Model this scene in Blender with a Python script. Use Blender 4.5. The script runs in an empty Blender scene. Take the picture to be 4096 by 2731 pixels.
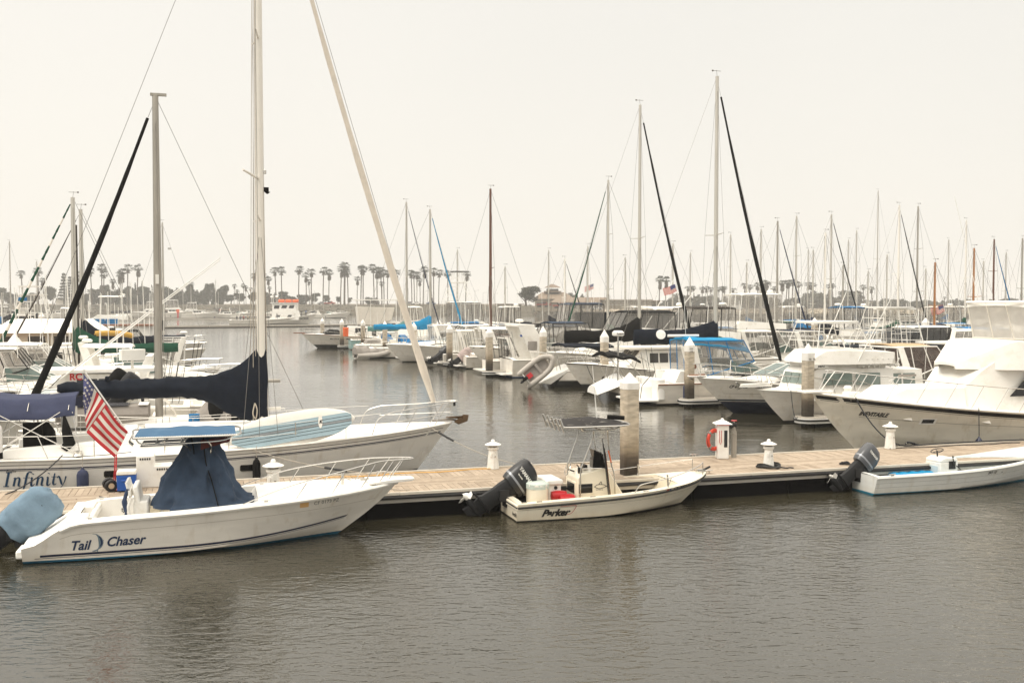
import bpy, bmesh, math, random
from math import sin, cos, tan, radians as R, pi, sqrt, atan2, hypot
from mathutils import Vector, Matrix, noise
random.seed(7)
scene = bpy.context.scene
col = scene.collection

# ------------------------------------------------------------------ camera
FPX, CX, CY, HC = 3982.2, 2048.0, 1365.5, 5.15       # focal length in photo pixels, image centre, eye height
PITCH = math.atan((CY - 1222) / FPX)
cam_d = bpy.data.cameras.new('camera'); cam_d.lens = 35.0; cam_d.sensor_width = 36.0
cam_d.clip_start = 0.1; cam_d.clip_end = 6000
cam = bpy.data.objects.new('camera', cam_d); col.objects.link(cam)
cam.location = (0, 0, HC); cam.rotation_euler = (pi / 2 - PITCH, 0, 0)
scene.camera = cam

# ------------------------------------------------------------------ sky and sun
SUN_EL, SUN_AZ = R(52), R(-150)       # sun high behind the camera's left shoulder, veiled by overcast
world = bpy.data.worlds.new('World'); scene.world = world; world.use_nodes = True
nt = world.node_tree; nt.nodes.clear()
wo = nt.nodes.new('ShaderNodeOutputWorld'); bg = nt.nodes.new('ShaderNodeBackground')
sky = nt.nodes.new('ShaderNodeTexSky'); sky.sky_type = 'NISHITA'; sky.sun_disc = False
sky.sun_elevation = SUN_EL; sky.sun_rotation = pi / 2 - SUN_AZ + pi / 2; sky.dust_density = 6; sky.air_density = 1.0
tc = nt.nodes.new('ShaderNodeTexCoord'); sep = nt.nodes.new('ShaderNodeSeparateXYZ')
ramp = nt.nodes.new('ShaderNodeValToRGB')
ramp.color_ramp.elements[0].position = 0.0; ramp.color_ramp.elements[0].color = (7.4, 7.05, 6.4, 1)
ramp.color_ramp.elements[1].position = 1.0; ramp.color_ramp.elements[1].color = (20.5, 19.2, 17.0, 1)
e = ramp.color_ramp.elements.new(0.30); e.color = (6.75, 6.55, 6.05, 1)
mix = nt.nodes.new('ShaderNodeMix'); mix.data_type = 'RGBA'; mix.inputs[0].default_value = 0.93
nz = nt.nodes.new('ShaderNodeTexNoise'); nz.inputs['Scale'].default_value = 2.2; nz.inputs['Detail'].default_value = 4
mm = nt.nodes.new('ShaderNodeMix'); mm.data_type = 'RGBA'; mm.blend_type = 'MULTIPLY'; mm.inputs[0].default_value = 1
mr = nt.nodes.new('ShaderNodeMapRange'); mr.inputs['To Min'].default_value = 0.96; mr.inputs['To Max'].default_value = 1.04
L = nt.links.new
L(tc.outputs['Generated'], sep.inputs[0]); L(sep.outputs['Z'], ramp.inputs[0])
L(tc.outputs['Generated'], nz.inputs['Vector']); L(nz.outputs['Fac'], mr.inputs['Value'])
L(ramp.outputs[0], mm.inputs[6]); L(mr.outputs[0], mm.inputs[7])
L(sky.outputs[0], mix.inputs[6]); L(mm.outputs[2], mix.inputs[7]); L(mix.outputs[2], bg.inputs[0])
bg.inputs[1].default_value = 0.10; L(bg.outputs[0], wo.inputs[0])
sun_d = bpy.data.lights.new('sun', 'SUN'); sun_d.energy = 1.5; sun_d.angle = R(25); sun_d.color = (1, 0.95, 0.87)
sun = bpy.data.objects.new('sun', sun_d); col.objects.link(sun)
sdir = Vector((cos(SUN_AZ) * cos(SUN_EL), sin(SUN_AZ) * cos(SUN_EL), sin(SUN_EL)))
sun.rotation_euler = sdir.to_track_quat('Z', 'Y').to_euler()
scene.view_settings.view_transform = 'Standard'; scene.view_settings.look = 'None'
scene.view_settings.exposure = 0.44; scene.view_settings.gamma = 1.0
scene.cycles.max_bounces = 8; scene.cycles.transparent_max_bounces = 24; scene.cycles.volume_bounces = 3
scene.cycles.use_denoising = True
# ------------------------------------------------------------------ pixel <-> world helpers (photo pixels, 4096 wide)
def ray(px, py):
    u = (px - CX) / FPX; v = (CY - py) / FPX
    return Vector((u, cos(PITCH) + v * sin(PITCH), -sin(PITCH) + v * cos(PITCH)))
def P(px, py, z=0.0):
    d = ray(px, py); t = (z - HC) / d.z
    return Vector((0, 0, HC)) + d * t
def PY(px, py, Y):
    d = ray(px, py); t = Y / d.y
    return Vector((0, 0, HC)) + d * t

# ------------------------------------------------------------------ materials
MATS = {}
def mat(name, c, rough=0.5, metal=0.0, var=0.12, vscale=2.5, bump=0.0, bscale=30, coat=0.0, spec=0.5, dirt=None, stretch=None):
    if name in MATS: return MATS[name]
    m = bpy.data.materials.new(name); m.use_nodes = True; t = m.node_tree; n = t.nodes
    b = n['Principled BSDF']; b.inputs['Roughness'].default_value = rough; b.inputs['Metallic'].default_value = metal
    b.inputs['Coat Weight'].default_value = coat; b.inputs['Specular IOR Level'].default_value = spec
    co = n.new('ShaderNodeTexCoord'); mp = n.new('ShaderNodeMapping'); t.links.new(co.outputs['Object'], mp.inputs[0])
    if stretch: mp.inputs['Scale'].default_value = stretch
    nz = n.new('ShaderNodeTexNoise'); nz.inputs['Scale'].default_value = vscale; nz.inputs['Detail'].default_value = 6
    nz.inputs['Roughness'].default_value = 0.65
    t.links.new(mp.outputs[0], nz.inputs['Vector'])
    r = n.new('ShaderNodeValToRGB'); r.color_ramp.elements[0].position = 0.3; r.color_ramp.elements[1].position = 0.7
    d = dirt if dirt else tuple(x * (1 - var) for x in c)
    if dirt: r.color_ramp.elements[0].position = 0.28; r.color_ramp.elements[1].position = 0.5
    r.color_ramp.elements[0].color = (*d, 1); r.color_ramp.elements[1].color = (*c, 1)
    t.links.new(nz.outputs['Fac'], r.inputs[0]); t.links.new(r.outputs[0], b.inputs['Base Color'])
    if bump:
        n2 = n.new('ShaderNodeTexNoise'); n2.inputs['Scale'].default_value = bscale; n2.inputs['Detail'].default_value = 4
        t.links.new(mp.outputs[0], n2.inputs['Vector'])
        bp = n.new('ShaderNodeBump'); bp.inputs['Strength'].default_value = 0.6; bp.inputs['Distance'].default_value = bump
        t.links.new(n2.outputs['Fac'], bp.inputs['Height']); t.links.new(bp.outputs[0], b.inputs['Normal'])
    MATS[name] = m; return m
def zmat(name, bands, rough=0.3, var=0.06, coat=0.3, vscale=1.2):
    """paint whose colour changes with the height above the waterline: bands = [(z_top, colour), ...] from below"""
    if name in MATS: return MATS[name]
    m = bpy.data.materials.new(name); m.use_nodes = True; t = m.node_tree; n = t.nodes
    b = n['Principled BSDF']; b.inputs['Roughness'].default_value = rough; b.inputs['Coat Weight'].default_value = coat
    b.inputs['Coat Roughness'].default_value = 0.15
    co = n.new('ShaderNodeTexCoord'); s = n.new('ShaderNodeSeparateXYZ'); t.links.new(co.outputs['Object'], s.inputs[0])
    mr = n.new('ShaderNodeMapRange'); mr.inputs['From Min'].default_value = -1; mr.inputs['From Max'].default_value = 3
    t.links.new(s.outputs['Z'], mr.inputs['Value'])
    r = n.new('ShaderNodeValToRGB'); r.color_ramp.interpolation = 'CONSTANT'
    el = r.color_ramp.elements
    el[0].position = 0; el[0].color = (*bands[0][1], 1)
    prev = bands[0][0]
    first = True
    for zt, c in bands[1:]:
        p = (prev + 1) / 4
        if first: el[1].position = p; x = el[1]; first = False
        else: x = el.new(p)
        x.color = (*c, 1); prev = zt
    t.links.new(mr.outputs[0], r.inputs[0])
    nz = n.new('ShaderNodeTexNoise'); nz.inputs['Scale'].default_value = vscale; nz.inputs['Detail'].default_value = 6
    mp = n.new('ShaderNodeMapping'); mp.inputs['Scale'].default_value = (1, 1, 3.5)
    t.links.new(co.outputs['Object'], mp.inputs[0]); t.links.new(mp.outputs[0], nz.inputs['Vector'])
    m2 = n.new('ShaderNodeMapRange'); m2.inputs['To Min'].default_value = 1 - var * 2; m2.inputs['To Max'].default_value = 1.03
    m2.inputs['From Min'].default_value = 0.25; m2.inputs['From Max'].default_value = 0.6
    t.links.new(nz.outputs['Fac'], m2.inputs['Value'])
    mx = n.new('ShaderNodeMix'); mx.data_type = 'RGBA'; mx.blend_type = 'MULTIPLY'; mx.inputs[0].default_value = 1
    t.links.new(r.outputs[0], mx.inputs[6]); t.links.new(m2.outputs[0], mx.inputs[7])
    # yellow-brown scum line just above the water and faint run marks down the paint
    n3 = n.new('ShaderNodeTexNoise'); n3.inputs['Scale'].default_value = 5; n3.inputs['Detail'].default_value = 5; mp3 = n.new('ShaderNodeMapping'); mp3.inputs['Scale'].default_value = (1, 1, .12)
    t.links.new(co.outputs['Object'], mp3.inputs[0]); t.links.new(mp3.outputs[0], n3.inputs['Vector'])
    zr = n.new('ShaderNodeMapRange'); zr.inputs['From Min'].default_value = .02; zr.inputs['From Max'].default_value = .26; zr.inputs['To Min'].default_value = .75; zr.inputs['To Max'].default_value = .0
    t.links.new(s.outputs['Z'], zr.inputs['Value']); q = n.new('ShaderNodeMath'); q.operation = 'MULTIPLY'; t.links.new(zr.outputs[0], q.inputs[0]); t.links.new(n3.outputs['Fac'], q.inputs[1])
    st = n.new('ShaderNodeMapRange'); st.inputs['From Min'].default_value = .56; st.inputs['From Max'].default_value = .75; st.inputs['To Max'].default_value = .35; t.links.new(n3.outputs['Fac'], st.inputs['Value'])
    ad = n.new('ShaderNodeMath'); ad.operation = 'MAXIMUM'; t.links.new(q.outputs[0], ad.inputs[0]); t.links.new(st.outputs[0], ad.inputs[1])
    sc = n.new('ShaderNodeMix'); sc.data_type = 'RGBA'; sc.blend_type = 'MULTIPLY'; sc.inputs[7].default_value = (.60, .50, .34, 1); t.links.new(ad.outputs[0], sc.inputs[0])
    t.links.new(mx.outputs[2], sc.inputs[6]); t.links.new(sc.outputs[2], b.inputs['Base Color'])
    MATS[name] = m; return m
def clear(name, c=(0.75, 0.74, 0.7), alpha=0.35, rough=0.08):
    if name in MATS: return MATS[name]
    m = bpy.data.materials.new(name); m.use_nodes = True; t = m.node_tree; n = t.nodes
    b = n['Principled BSDF']; b.inputs['Base Color'].default_value = (*c, 1); b.inputs['Roughness'].default_value = rough
    tr = n.new('ShaderNodeBsdfTransparent'); mx = n.new('ShaderNodeMixShader'); mx.inputs[0].default_value = alpha
    co = n.new('ShaderNodeTexCoord'); nz = n.new('ShaderNodeTexNoise'); nz.inputs['Scale'].default_value = 2.0
    mr = n.new('ShaderNodeMapRange'); mr.inputs['To Min'].default_value = alpha * .7; mr.inputs['To Max'].default_value = min(1, alpha * 1.3)
    t.links.new(co.outputs['Object'], nz.inputs['Vector']); t.links.new(nz.outputs['Fac'], mr.inputs['Value']); t.links.new(mr.outputs[0], mx.inputs[0])
    t.links.new(tr.outputs[0], mx.inputs[1]); t.links.new(b.outputs[0], mx.inputs[2])
    t.links.new(mx.outputs[0], n['Material Output'].inputs['Surface'])
    MATS[name] = m; return m

GEL = mat('gelcoat', (.86, .83, .77), .32, coat=.3, var=.05, dirt=(.70, .655, .57), vscale=1.3)
GELC = mat('cream_gelcoat', (.84, .77, .62), .35, coat=.3, var=.06)
DECK = mat('deck_white', (.89, .865, .81), .5, var=.07, bump=.002, bscale=60)
LINER = mat('liner_cream', (.78, .69, .52), .5, var=.1)
NAVY = mat('navy_canvas', (.008, .012, .021), .85, var=.35, bump=.04, bscale=3.5, vscale=4, spec=.2)
DBLUE = mat('blue_canvas', (.04, .062, .10), .85, var=.35, bump=.05, bscale=3.2, vscale=3, spec=.2)
SLATE = mat('slate_blue_canvas', (.05, .058, .105), .85, var=.25, bump=.01, bscale=6, spec=.2)
TBLUE = mat('faded_blue_canvas', (.05, .115, .20), .85, var=.25, bump=.008, bscale=10, dirt=(.08, .15, .24), spec=.2)
BBLUE = mat('bright_blue_canvas', (.012, .17, .40), .8, var=.2, bump=.015, bscale=5, spec=.2)
TURQ = mat('turquoise_canvas', (.01, .24, .46), .8, var=.2, bump=.015, bscale=5, spec=.2)
LBLUE = mat('light_blue_cover', (.20, .29, .37), .85, var=.25, bump=.04, bscale=5, spec=.2)
GREEN = mat('green_canvas', (.012, .07, .04), .85, var=.3, bump=.015, bscale=6, spec=.2)
BLACK = mat('black_canvas', (.006, .0055, .005), .85, var=.3, bump=.015, bscale=6, spec=.2)
BROWNC = mat('brown_canvas', (.05, .04, .032), .85, var=.2, spec=.2)
YELLOW = mat('yellow_fabric', (.75, .38, .03), .8, var=.15)
TAN = mat('tan_canvas', (.50, .36, .22), .85, var=.15, bump=.01, bscale=5, spec=.2)
GREYC = mat('grey_canvas', (.30, .27, .24), .85, var=.2, bump=.03, bscale=4, spec=.2)
CANV = mat('white_canvas', (.74, .69, .61), .85, var=.12, bump=.02, bscale=5, spec=.2)
SAIL = mat('furled_sailcloth', (.72, .65, .56), .8, var=.15, bump=.012, bscale=9, spec=.2)
RUBB = mat('black_rubber', (.008, .007, .0065), .55, var=.4)
DKGREY = mat('motor_charcoal', (.011, .0115, .013), .38, var=.15, coat=.12)
DKGREY2 = mat('motor_grey', (.015, .015, .016), .55, var=.2, spec=.3)
STEEL = mat('stainless', (.62, .60, .56), .25, 1.0, var=.1)
ALU = mat('mast_aluminium', (.60, .57, .51), .45, .6, var=.12, vscale=6, stretch=(1, 1, .15))
ALUG = mat('weathered_aluminium', (.42, .39, .34), .55, .5, var=.25, vscale=8, stretch=(1, 1, .1))
WMAST = mat('white_mast', (.78, .74, .67), .4, var=.06)
WOODM = mat('brown_mast', (.13, .045, .02), .4, var=.3, stretch=(1, 1, .1))
VARN = mat('varnished_mast', (.38, .15, .035), .3, var=.25, stretch=(1, 1, .1), coat=.4)
TEAK = mat('teak', (.22, .085, .035), .55, var=.3)
WIRE = mat('rigging_wire', (.20, .185, .165), .4, .5, var=.1)
ROPE = mat('rope', (.50, .44, .36), .9, var=.25)
DROPE = mat('dark_rope', (.02, .02, .024), .9, var=.25)
GLASS = mat('tinted_glass', (.012, .012, .013), .06, var=.2, spec=.6)
GGLASS = mat('green_glass', (.10, .15, .13), .06, var=.3, spec=.6)
VINYL = clear('clear_vinyl', (.34, .32, .29), .36)
RED = mat('red_plastic', (.50, .012, .018), .35, var=.15)
ORANGE = mat('orange_plastic', (.75, .13, .03), .5, var=.15)
COOLB = mat('cooler_blue', (.01, .09, .40), .4, var=.1)
WPLAS = mat('white_plastic', (.80, .78, .73), .4, var=.05, dirt=(.70, .66, .58))
INK = mat('navy_lettering', (.015, .035, .09), .5, var=.2)
INKB = mat('black_lettering', (.015, .013, .012), .5, var=.2)
STRIPE = mat('navy_stripe', (.012, .016, .045), .35, var=.2)
TURQH = mat('turquoise_gelcoat', (.30, .52, .50), .4, var=.1)
PERSON = [mat('clothes_%s' % n, c, .9, var=.2) for n, c in (('dark', (.03, .03, .035)), ('red', (.28, .04, .03)), ('blue', (.05, .09, .2)), ('khaki', (.3, .23, .14)))]
SKIN = mat('skin', (.42, .24, .15), .6)
HAIR = mat('dark_hair', (.03, .02, .015), .7)

# ------------------------------------------------------------------ object helpers
def tag(o, label=None, cat=None, group=None, kind=None):
    if label: o['label'] = label
    if cat: o['category'] = cat
    if group: o['group'] = group
    if kind: o['kind'] = kind
    return o
def thing(name, label, cat, loc=(0, 0, 0), rz=0.0, group=None):
    o = bpy.data.objects.new(name, None); o.empty_display_size = .2; col.objects.link(o)
    o.location = loc; o.rotation_euler = (0, 0, rz)
    return tag(o, label, cat, group)
def clone(o, loc, rz=0.0, s=1.0, label=None, group=None):
    r = o.copy(); col.objects.link(r); r.location = loc; r.rotation_euler = (0, 0, rz); r.scale = (s, s, s)
    if label: r['label'] = label
    if group: r['group'] = group
    for ch in list(o.children):
        c = ch.copy(); col.objects.link(c); c.parent = r
        for g in list(ch.children):
            d = g.copy(); col.objects.link(d); d.parent = c
    return r
class MB:
    def __init__(s): s.v = []; s.f = []; s.m = []; s.mats = []
    def add(s, vs, fs, m):
        if m not in s.mats: s.mats.append(m)
        k = s.mats.index(m); n = len(s.v)
        s.v.extend([tuple(v) for v in vs]); s.f.extend([tuple(i + n for i in f) for f in fs]); s.m.extend([k] * len(fs)); return s
    def box(s, c, d, m, rz=0.0, ry=0.0, top=1.0):
        x, y, z = d[0] / 2, d[1] / 2, d[2] / 2
        vs = [Vector((a * x * (top if q > 0 else 1), b * y * (top if q > 0 else 1), q * z)) for q in (-1, 1) for a, b in ((-1, -1), (1, -1), (1, 1), (-1, 1))]
        M = Matrix.Rotation(rz, 3, 'Z') @ Matrix.Rotation(ry, 3, 'Y')
        return s.add([M @ v + Vector(c) for v in vs], [(3, 2, 1, 0), (4, 5, 6, 7), (0, 1, 5, 4), (1, 2, 6, 5), (2, 3, 7, 6), (3, 0, 4, 7)], m)
    def tube(s, pts, r, m, n=7, flat=1.0):
        pts = [Vector(p) for p in pts]; k = len(pts)
        if k < 2: return s
        rs = r if isinstance(r, (list, tuple)) else [r] * k
        t0 = (pts[1] - pts[0]).normalized()
        up = Vector((0, 0, 1)) if abs(t0.z) < .9 else Vector((1, 0, 0))
        a = t0.cross(up).normalized(); vs = []
        for i in range(k):
            t = (pts[min(i + 1, k - 1)] - pts[max(i - 1, 0)])
            if t.length < 1e-9: t = t0
            t.normalize(); a = (a - t * a.dot(t)).normalized(); b = t.cross(a)
            for j in range(n):
                th = 2 * pi * j / n; vs.append(pts[i] + (a * cos(th) + b * sin(th) * flat) * rs[i])
        fs = [(i * n + j, i * n + (j + 1) % n, (i + 1) * n + (j + 1) % n, (i + 1) * n + j) for i in range(k - 1) for j in range(n)]
        fs += [tuple(range(n))[::-1], tuple((k - 1) * n + j for j in range(n))]
        return s.add(vs, fs, m)
    def loft(s, rings, m, caps=True, closed=True):
        n = len(rings[0]); k = len(rings); vs = [p for r in rings for p in r]; e = n if closed else n - 1
        fs = [(i * n + j, i * n + (j + 1) % n, (i + 1) * n + (j + 1) % n, (i + 1) * n + j) for i in range(k - 1) for j in range(e)]
        if caps: fs += [tuple(range(n))[::-1], tuple((k - 1) * n + j for j in range(n))]
        return s.add(vs, fs, m)
    def lathe(s, prof, m, c=(0, 0, 0), n=14, axis='z', sx=1.0):
        rings = []
        for r, z in prof:
            ring = []
            for j in range(n):
                a = 2 * pi * (j + .5) / n; x, y = r * cos(a) * sx, r * sin(a)
                p = (x, y, z) if axis == 'z' else ((z, x, y) if axis == 'x' else (y, z, x))
                ring.append((p[0] + c[0], p[1] + c[1], p[2] + c[2]))
            rings.append(ring)
        return s.loft(rings, m)
    def poly(s, pts, m, th=0.0):
        """flat convex polygon, optional thickness along its normal"""
        pts = [Vector(p) for p in pts]; n = len(pts)
        if th:
            nr = (pts[1] - pts[0]).cross(pts[2] - pts[0]).normalized() * th
            return s.loft([pts, [p + nr for p in pts]], m)
        return s.add(pts, [tuple(range(n))], m)
    def build(s, name, parent=None, label=None, cat=None, group=None, kind=None, sharp=38, bevel=0.0, loc=None, fix=True):
        me = bpy.data.meshes.new(name); me.from_pydata(s.v, [], s.f)
        for x in s.mats: me.materials.append(x)
        for p, k in zip(me.polygons, s.m): p.material_index = k
        if fix and len(s.f) < 60000:
            bm = bmesh.new(); bm.from_mesh(me)
            bmesh.ops.recalc_face_normals(bm, faces=bm.faces)
            if sharp:
                ca = R(sharp)
                for f in bm.faces: f.smooth = True
                for e in bm.edges:
                    e.smooth = not (len(e.link_faces) == 2 and e.calc_face_angle(0) > ca)
            bm.to_mesh(me); bm.free()
        me.update()
        o = bpy.data.objects.new(name, me); col.objects.link(o)
        if parent: o.parent = parent
        if loc: o.location = loc
        if bevel:
            b = o.modifiers.new('bevel', 'BEVEL'); b.width = bevel; b.segments = 2; b.limit_method = 'ANGLE'; b.angle_limit = R(35)
            b.harden_normals = False
        return tag(o, label, cat, group, kind)
def interp(tab, t):
    """smooth interpolation through (t, value) pairs"""
    if not isinstance(tab, (list, tuple)): return tab
    if t <= tab[0][0]: return tab[0][1]
    if t >= tab[-1][0]: return tab[-1][1]
    for i in range(len(tab) - 1):
        a, b = tab[i], tab[i + 1]
        if a[0] <= t <= b[0]:
            h = b[0] - a[0]; u = (t - a[0]) / h
            m0 = (b[1] - tab[i - 1][1]) / (b[0] - tab[i - 1][0]) if i > 0 else (b[1] - a[1]) / h
            m1 = (tab[i + 2][1] - a[1]) / (tab[i + 2][0] - a[0]) if i + 2 < len(tab) else (b[1] - a[1]) / h
            return (2*u**3 - 3*u**2 + 1) * a[1] + (u**3 - 2*u**2 + u) * h * m0 + (-2*u**3 + 3*u**2) * b[1] + (u**3 - u**2) * h * m1
def smooth_path(pts, n=6):
    pts = [Vector(p) for p in pts]; out = []
    for i in range(len(pts) - 1):
        p0 = pts[max(i - 1, 0)]; p1 = pts[i]; p2 = pts[i + 1]; p3 = pts[min(i + 2, len(pts) - 1)]
        for k in range(n):
            u = k / n
            out.append(.5 * ((2 * p1) + (p2 - p0) * u + (2*p0 - 5*p1 + 4*p2 - p3) * u*u + (3*p1 - p0 - 3*p2 + p3) * u**3))
    out.append(pts[-1]); return out
def sag(a, b, d, n=10):
    a = Vector(a); b = Vector(b)
    return [a.lerp(b, i / n) - Vector((0, 0, d * 4 * (i / n) * (1 - i / n))) for i in range(n + 1)]
def text2d(s, size, shear=0.0, bold=0.0, sx=1.0, sp=1.0):
    cu = bpy.data.curves.new('t', 'FONT'); cu.body = s; cu.size = size; cu.shear = shear; cu.offset = bold; cu.space_character = sp
    cu.resolution_u = 3
    ob = bpy.data.objects.new('t', cu); me = bpy.data.meshes.new_from_object(ob)
    vs = [(v.co.x * sx, v.co.y) for v in me.vertices]; fs = [tuple(p.vertices) for p in me.polygons]
    bpy.data.objects.remove(ob); bpy.data.meshes.remove(me); bpy.data.curves.remove(cu)
    return vs, fs
def ribbon2d(strokes, wf):
    """strokes: list of polylines [(x,y,w)]; returns 2d verts, faces"""
    vs = []; fs = []
    for st in strokes:
        pts = smooth_path([(x, y, w) for x, y, w in st], 5) if len(st) > 2 else [Vector(p) for p in st]
        base = len(vs)
        for i, p in enumerate(pts):
            t = pts[min(i + 1, len(pts) - 1)] - pts[max(i - 1, 0)]; t.z = 0
            if t.length < 1e-6: t = Vector((1, 0, 0))
            t.normalize(); nx, ny = -t.y, t.x; w = max(p.z, .01) * wf / 2
            vs += [(p.x + nx * w, p.y + ny * w), (p.x - nx * w, p.y - ny * w)]
        fs += [(base + 2*i, base + 2*i + 1, base + 2*i + 3, base + 2*i + 2) for i in range(len(pts) - 1)]
    return vs, fs

def crease(rings, amp=.03, f=3.0, stretch=(1, 1, .5), seed=0.0):
    """push the points of lofted canvas in and out along their own ring, so that it hangs in folds"""
    out = []
    for ring in rings:
        c = Vector((0, 0, 0))
        for p in ring: c += Vector(p)
        c /= len(ring); new = []
        for p in ring:
            p = Vector(p); d = (p - c); l = d.length or 1; q = Vector((p.x * stretch[0], p.y * stretch[1], p.z * stretch[2])) * f + Vector((seed, seed, 0))
            k = (abs(noise.noise(q)) * 2 - .5) * amp + noise.noise(q * 2.3) * amp * .5; new.append(tuple(p - d / l * k * min(1, l * 4)))
        out.append(new)
    return out
def refine(rings, n):
    """insert smooth in-between rings"""
    out = []; k = len(rings)
    for i in range(k - 1):
        r0, r1, r2, r3 = rings[max(i-1, 0)], rings[i], rings[i+1], rings[min(i+2, k-1)]
        for j in range(n):
            u = j / n; out.append([tuple(.5 * (2*b + (c_-a)*u + (2*a-5*b+4*c_-d)*u*u + (3*b-a-3*c_+d)*u**3) for a, b, c_, d in zip(p0, p1, p2, p3)) for p0, p1, p2, p3 in zip(r0, r1, r2, r3)])
    out.append(rings[-1]); return out

def build_each(mb, name, parent, gap=.04, **k):
    """build every separate piece as an object of its own; pieces that touch stay together"""
    par = list(range(len(mb.v)))
    def find(i):
        while par[i] != i: par[i] = par[par[i]]; i = par[i]
        return i
    for f in mb.f:
        for q in f[1:]: par[find(q)] = find(f[0])
    comp = {}
    for i in range(len(mb.v)): comp.setdefault(find(i), []).append(i)
    cl = [[c, [min(mb.v[i][a] for i in c) - gap / 2 for a in range(3)], [max(mb.v[i][a] for i in c) + gap / 2 for a in range(3)]] for c in comp.values()]
    done = False
    while not done:
        done = True
        for i in range(len(cl)):
            for j in range(i + 1, len(cl)):
                if all(cl[i][1][a] <= cl[j][2][a] and cl[j][1][a] <= cl[i][2][a] for a in range(3)):
                    cl[i] = [cl[i][0] + cl[j][0], [min(x) for x in zip(cl[i][1], cl[j][1])], [max(x) for x in zip(cl[i][2], cl[j][2])]]; cl.pop(j); done = False; break
            if not done: break
    out = []
    for c, _, _ in cl:
        ix = {v: n for n, v in enumerate(c)}; m = MB()
        for f, mi in zip(mb.f, mb.m):
            if f[0] in ix: m.add([mb.v[q] for q in f], [tuple(range(len(f)))], mb.mats[mi])
        # weld the face copies back together
        seen = {}; nv = []; mp = []
        for v in m.v:
            if v not in seen: seen[v] = len(nv); nv.append(v)
            mp.append(seen[v])
        m.v = nv; m.f = [tuple(mp[q] for q in f) for f in m.f]; out.append(m.build(name, parent, **k))
    return out
# ------------------------------------------------------------------ boat library
class Frame:
    """a boat's place: stern centre on the waterline, x towards the bow, y to port"""
    def __init__(s, x, y, deg): s.x, s.y, s.a = x, y, R(deg); s.c, s.s = cos(s.a), sin(s.a)
    def tr(s, px, py, yl=0.0):
        """local (x, z) where the photo ray meets the lengthwise plane y = yl"""
        d = ray(px, py); ox, oy = -s.x, -s.y
        ly0 = -ox * s.s + oy * s.c; dy = -d.x * s.s + d.y * s.c
        t = (yl - ly0) / dy
        return ((ox + d.x * t) * s.c + (oy + d.y * t) * s.s, HC + d.z * t)
    def X(s, px, yl=0.0): return s.tr(px, 1300, yl)[0]
    def w(s, x, y, z): return Vector((s.x + x * s.c - y * s.s, s.y + x * s.s + y * s.c, z))
    def l(s, p): dx, dy = p.x - s.x, p.y - s.y; return Vector((dx * s.c + dy * s.s, -dx * s.s + dy * s.c, p.z))
def frame_from_bow(px, py, deg, L, z=0.0, off=0.0):
    p = P(px, py, z); a = R(deg)
    return Frame(p.x - L * cos(a), p.y - L * sin(a), deg)

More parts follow.
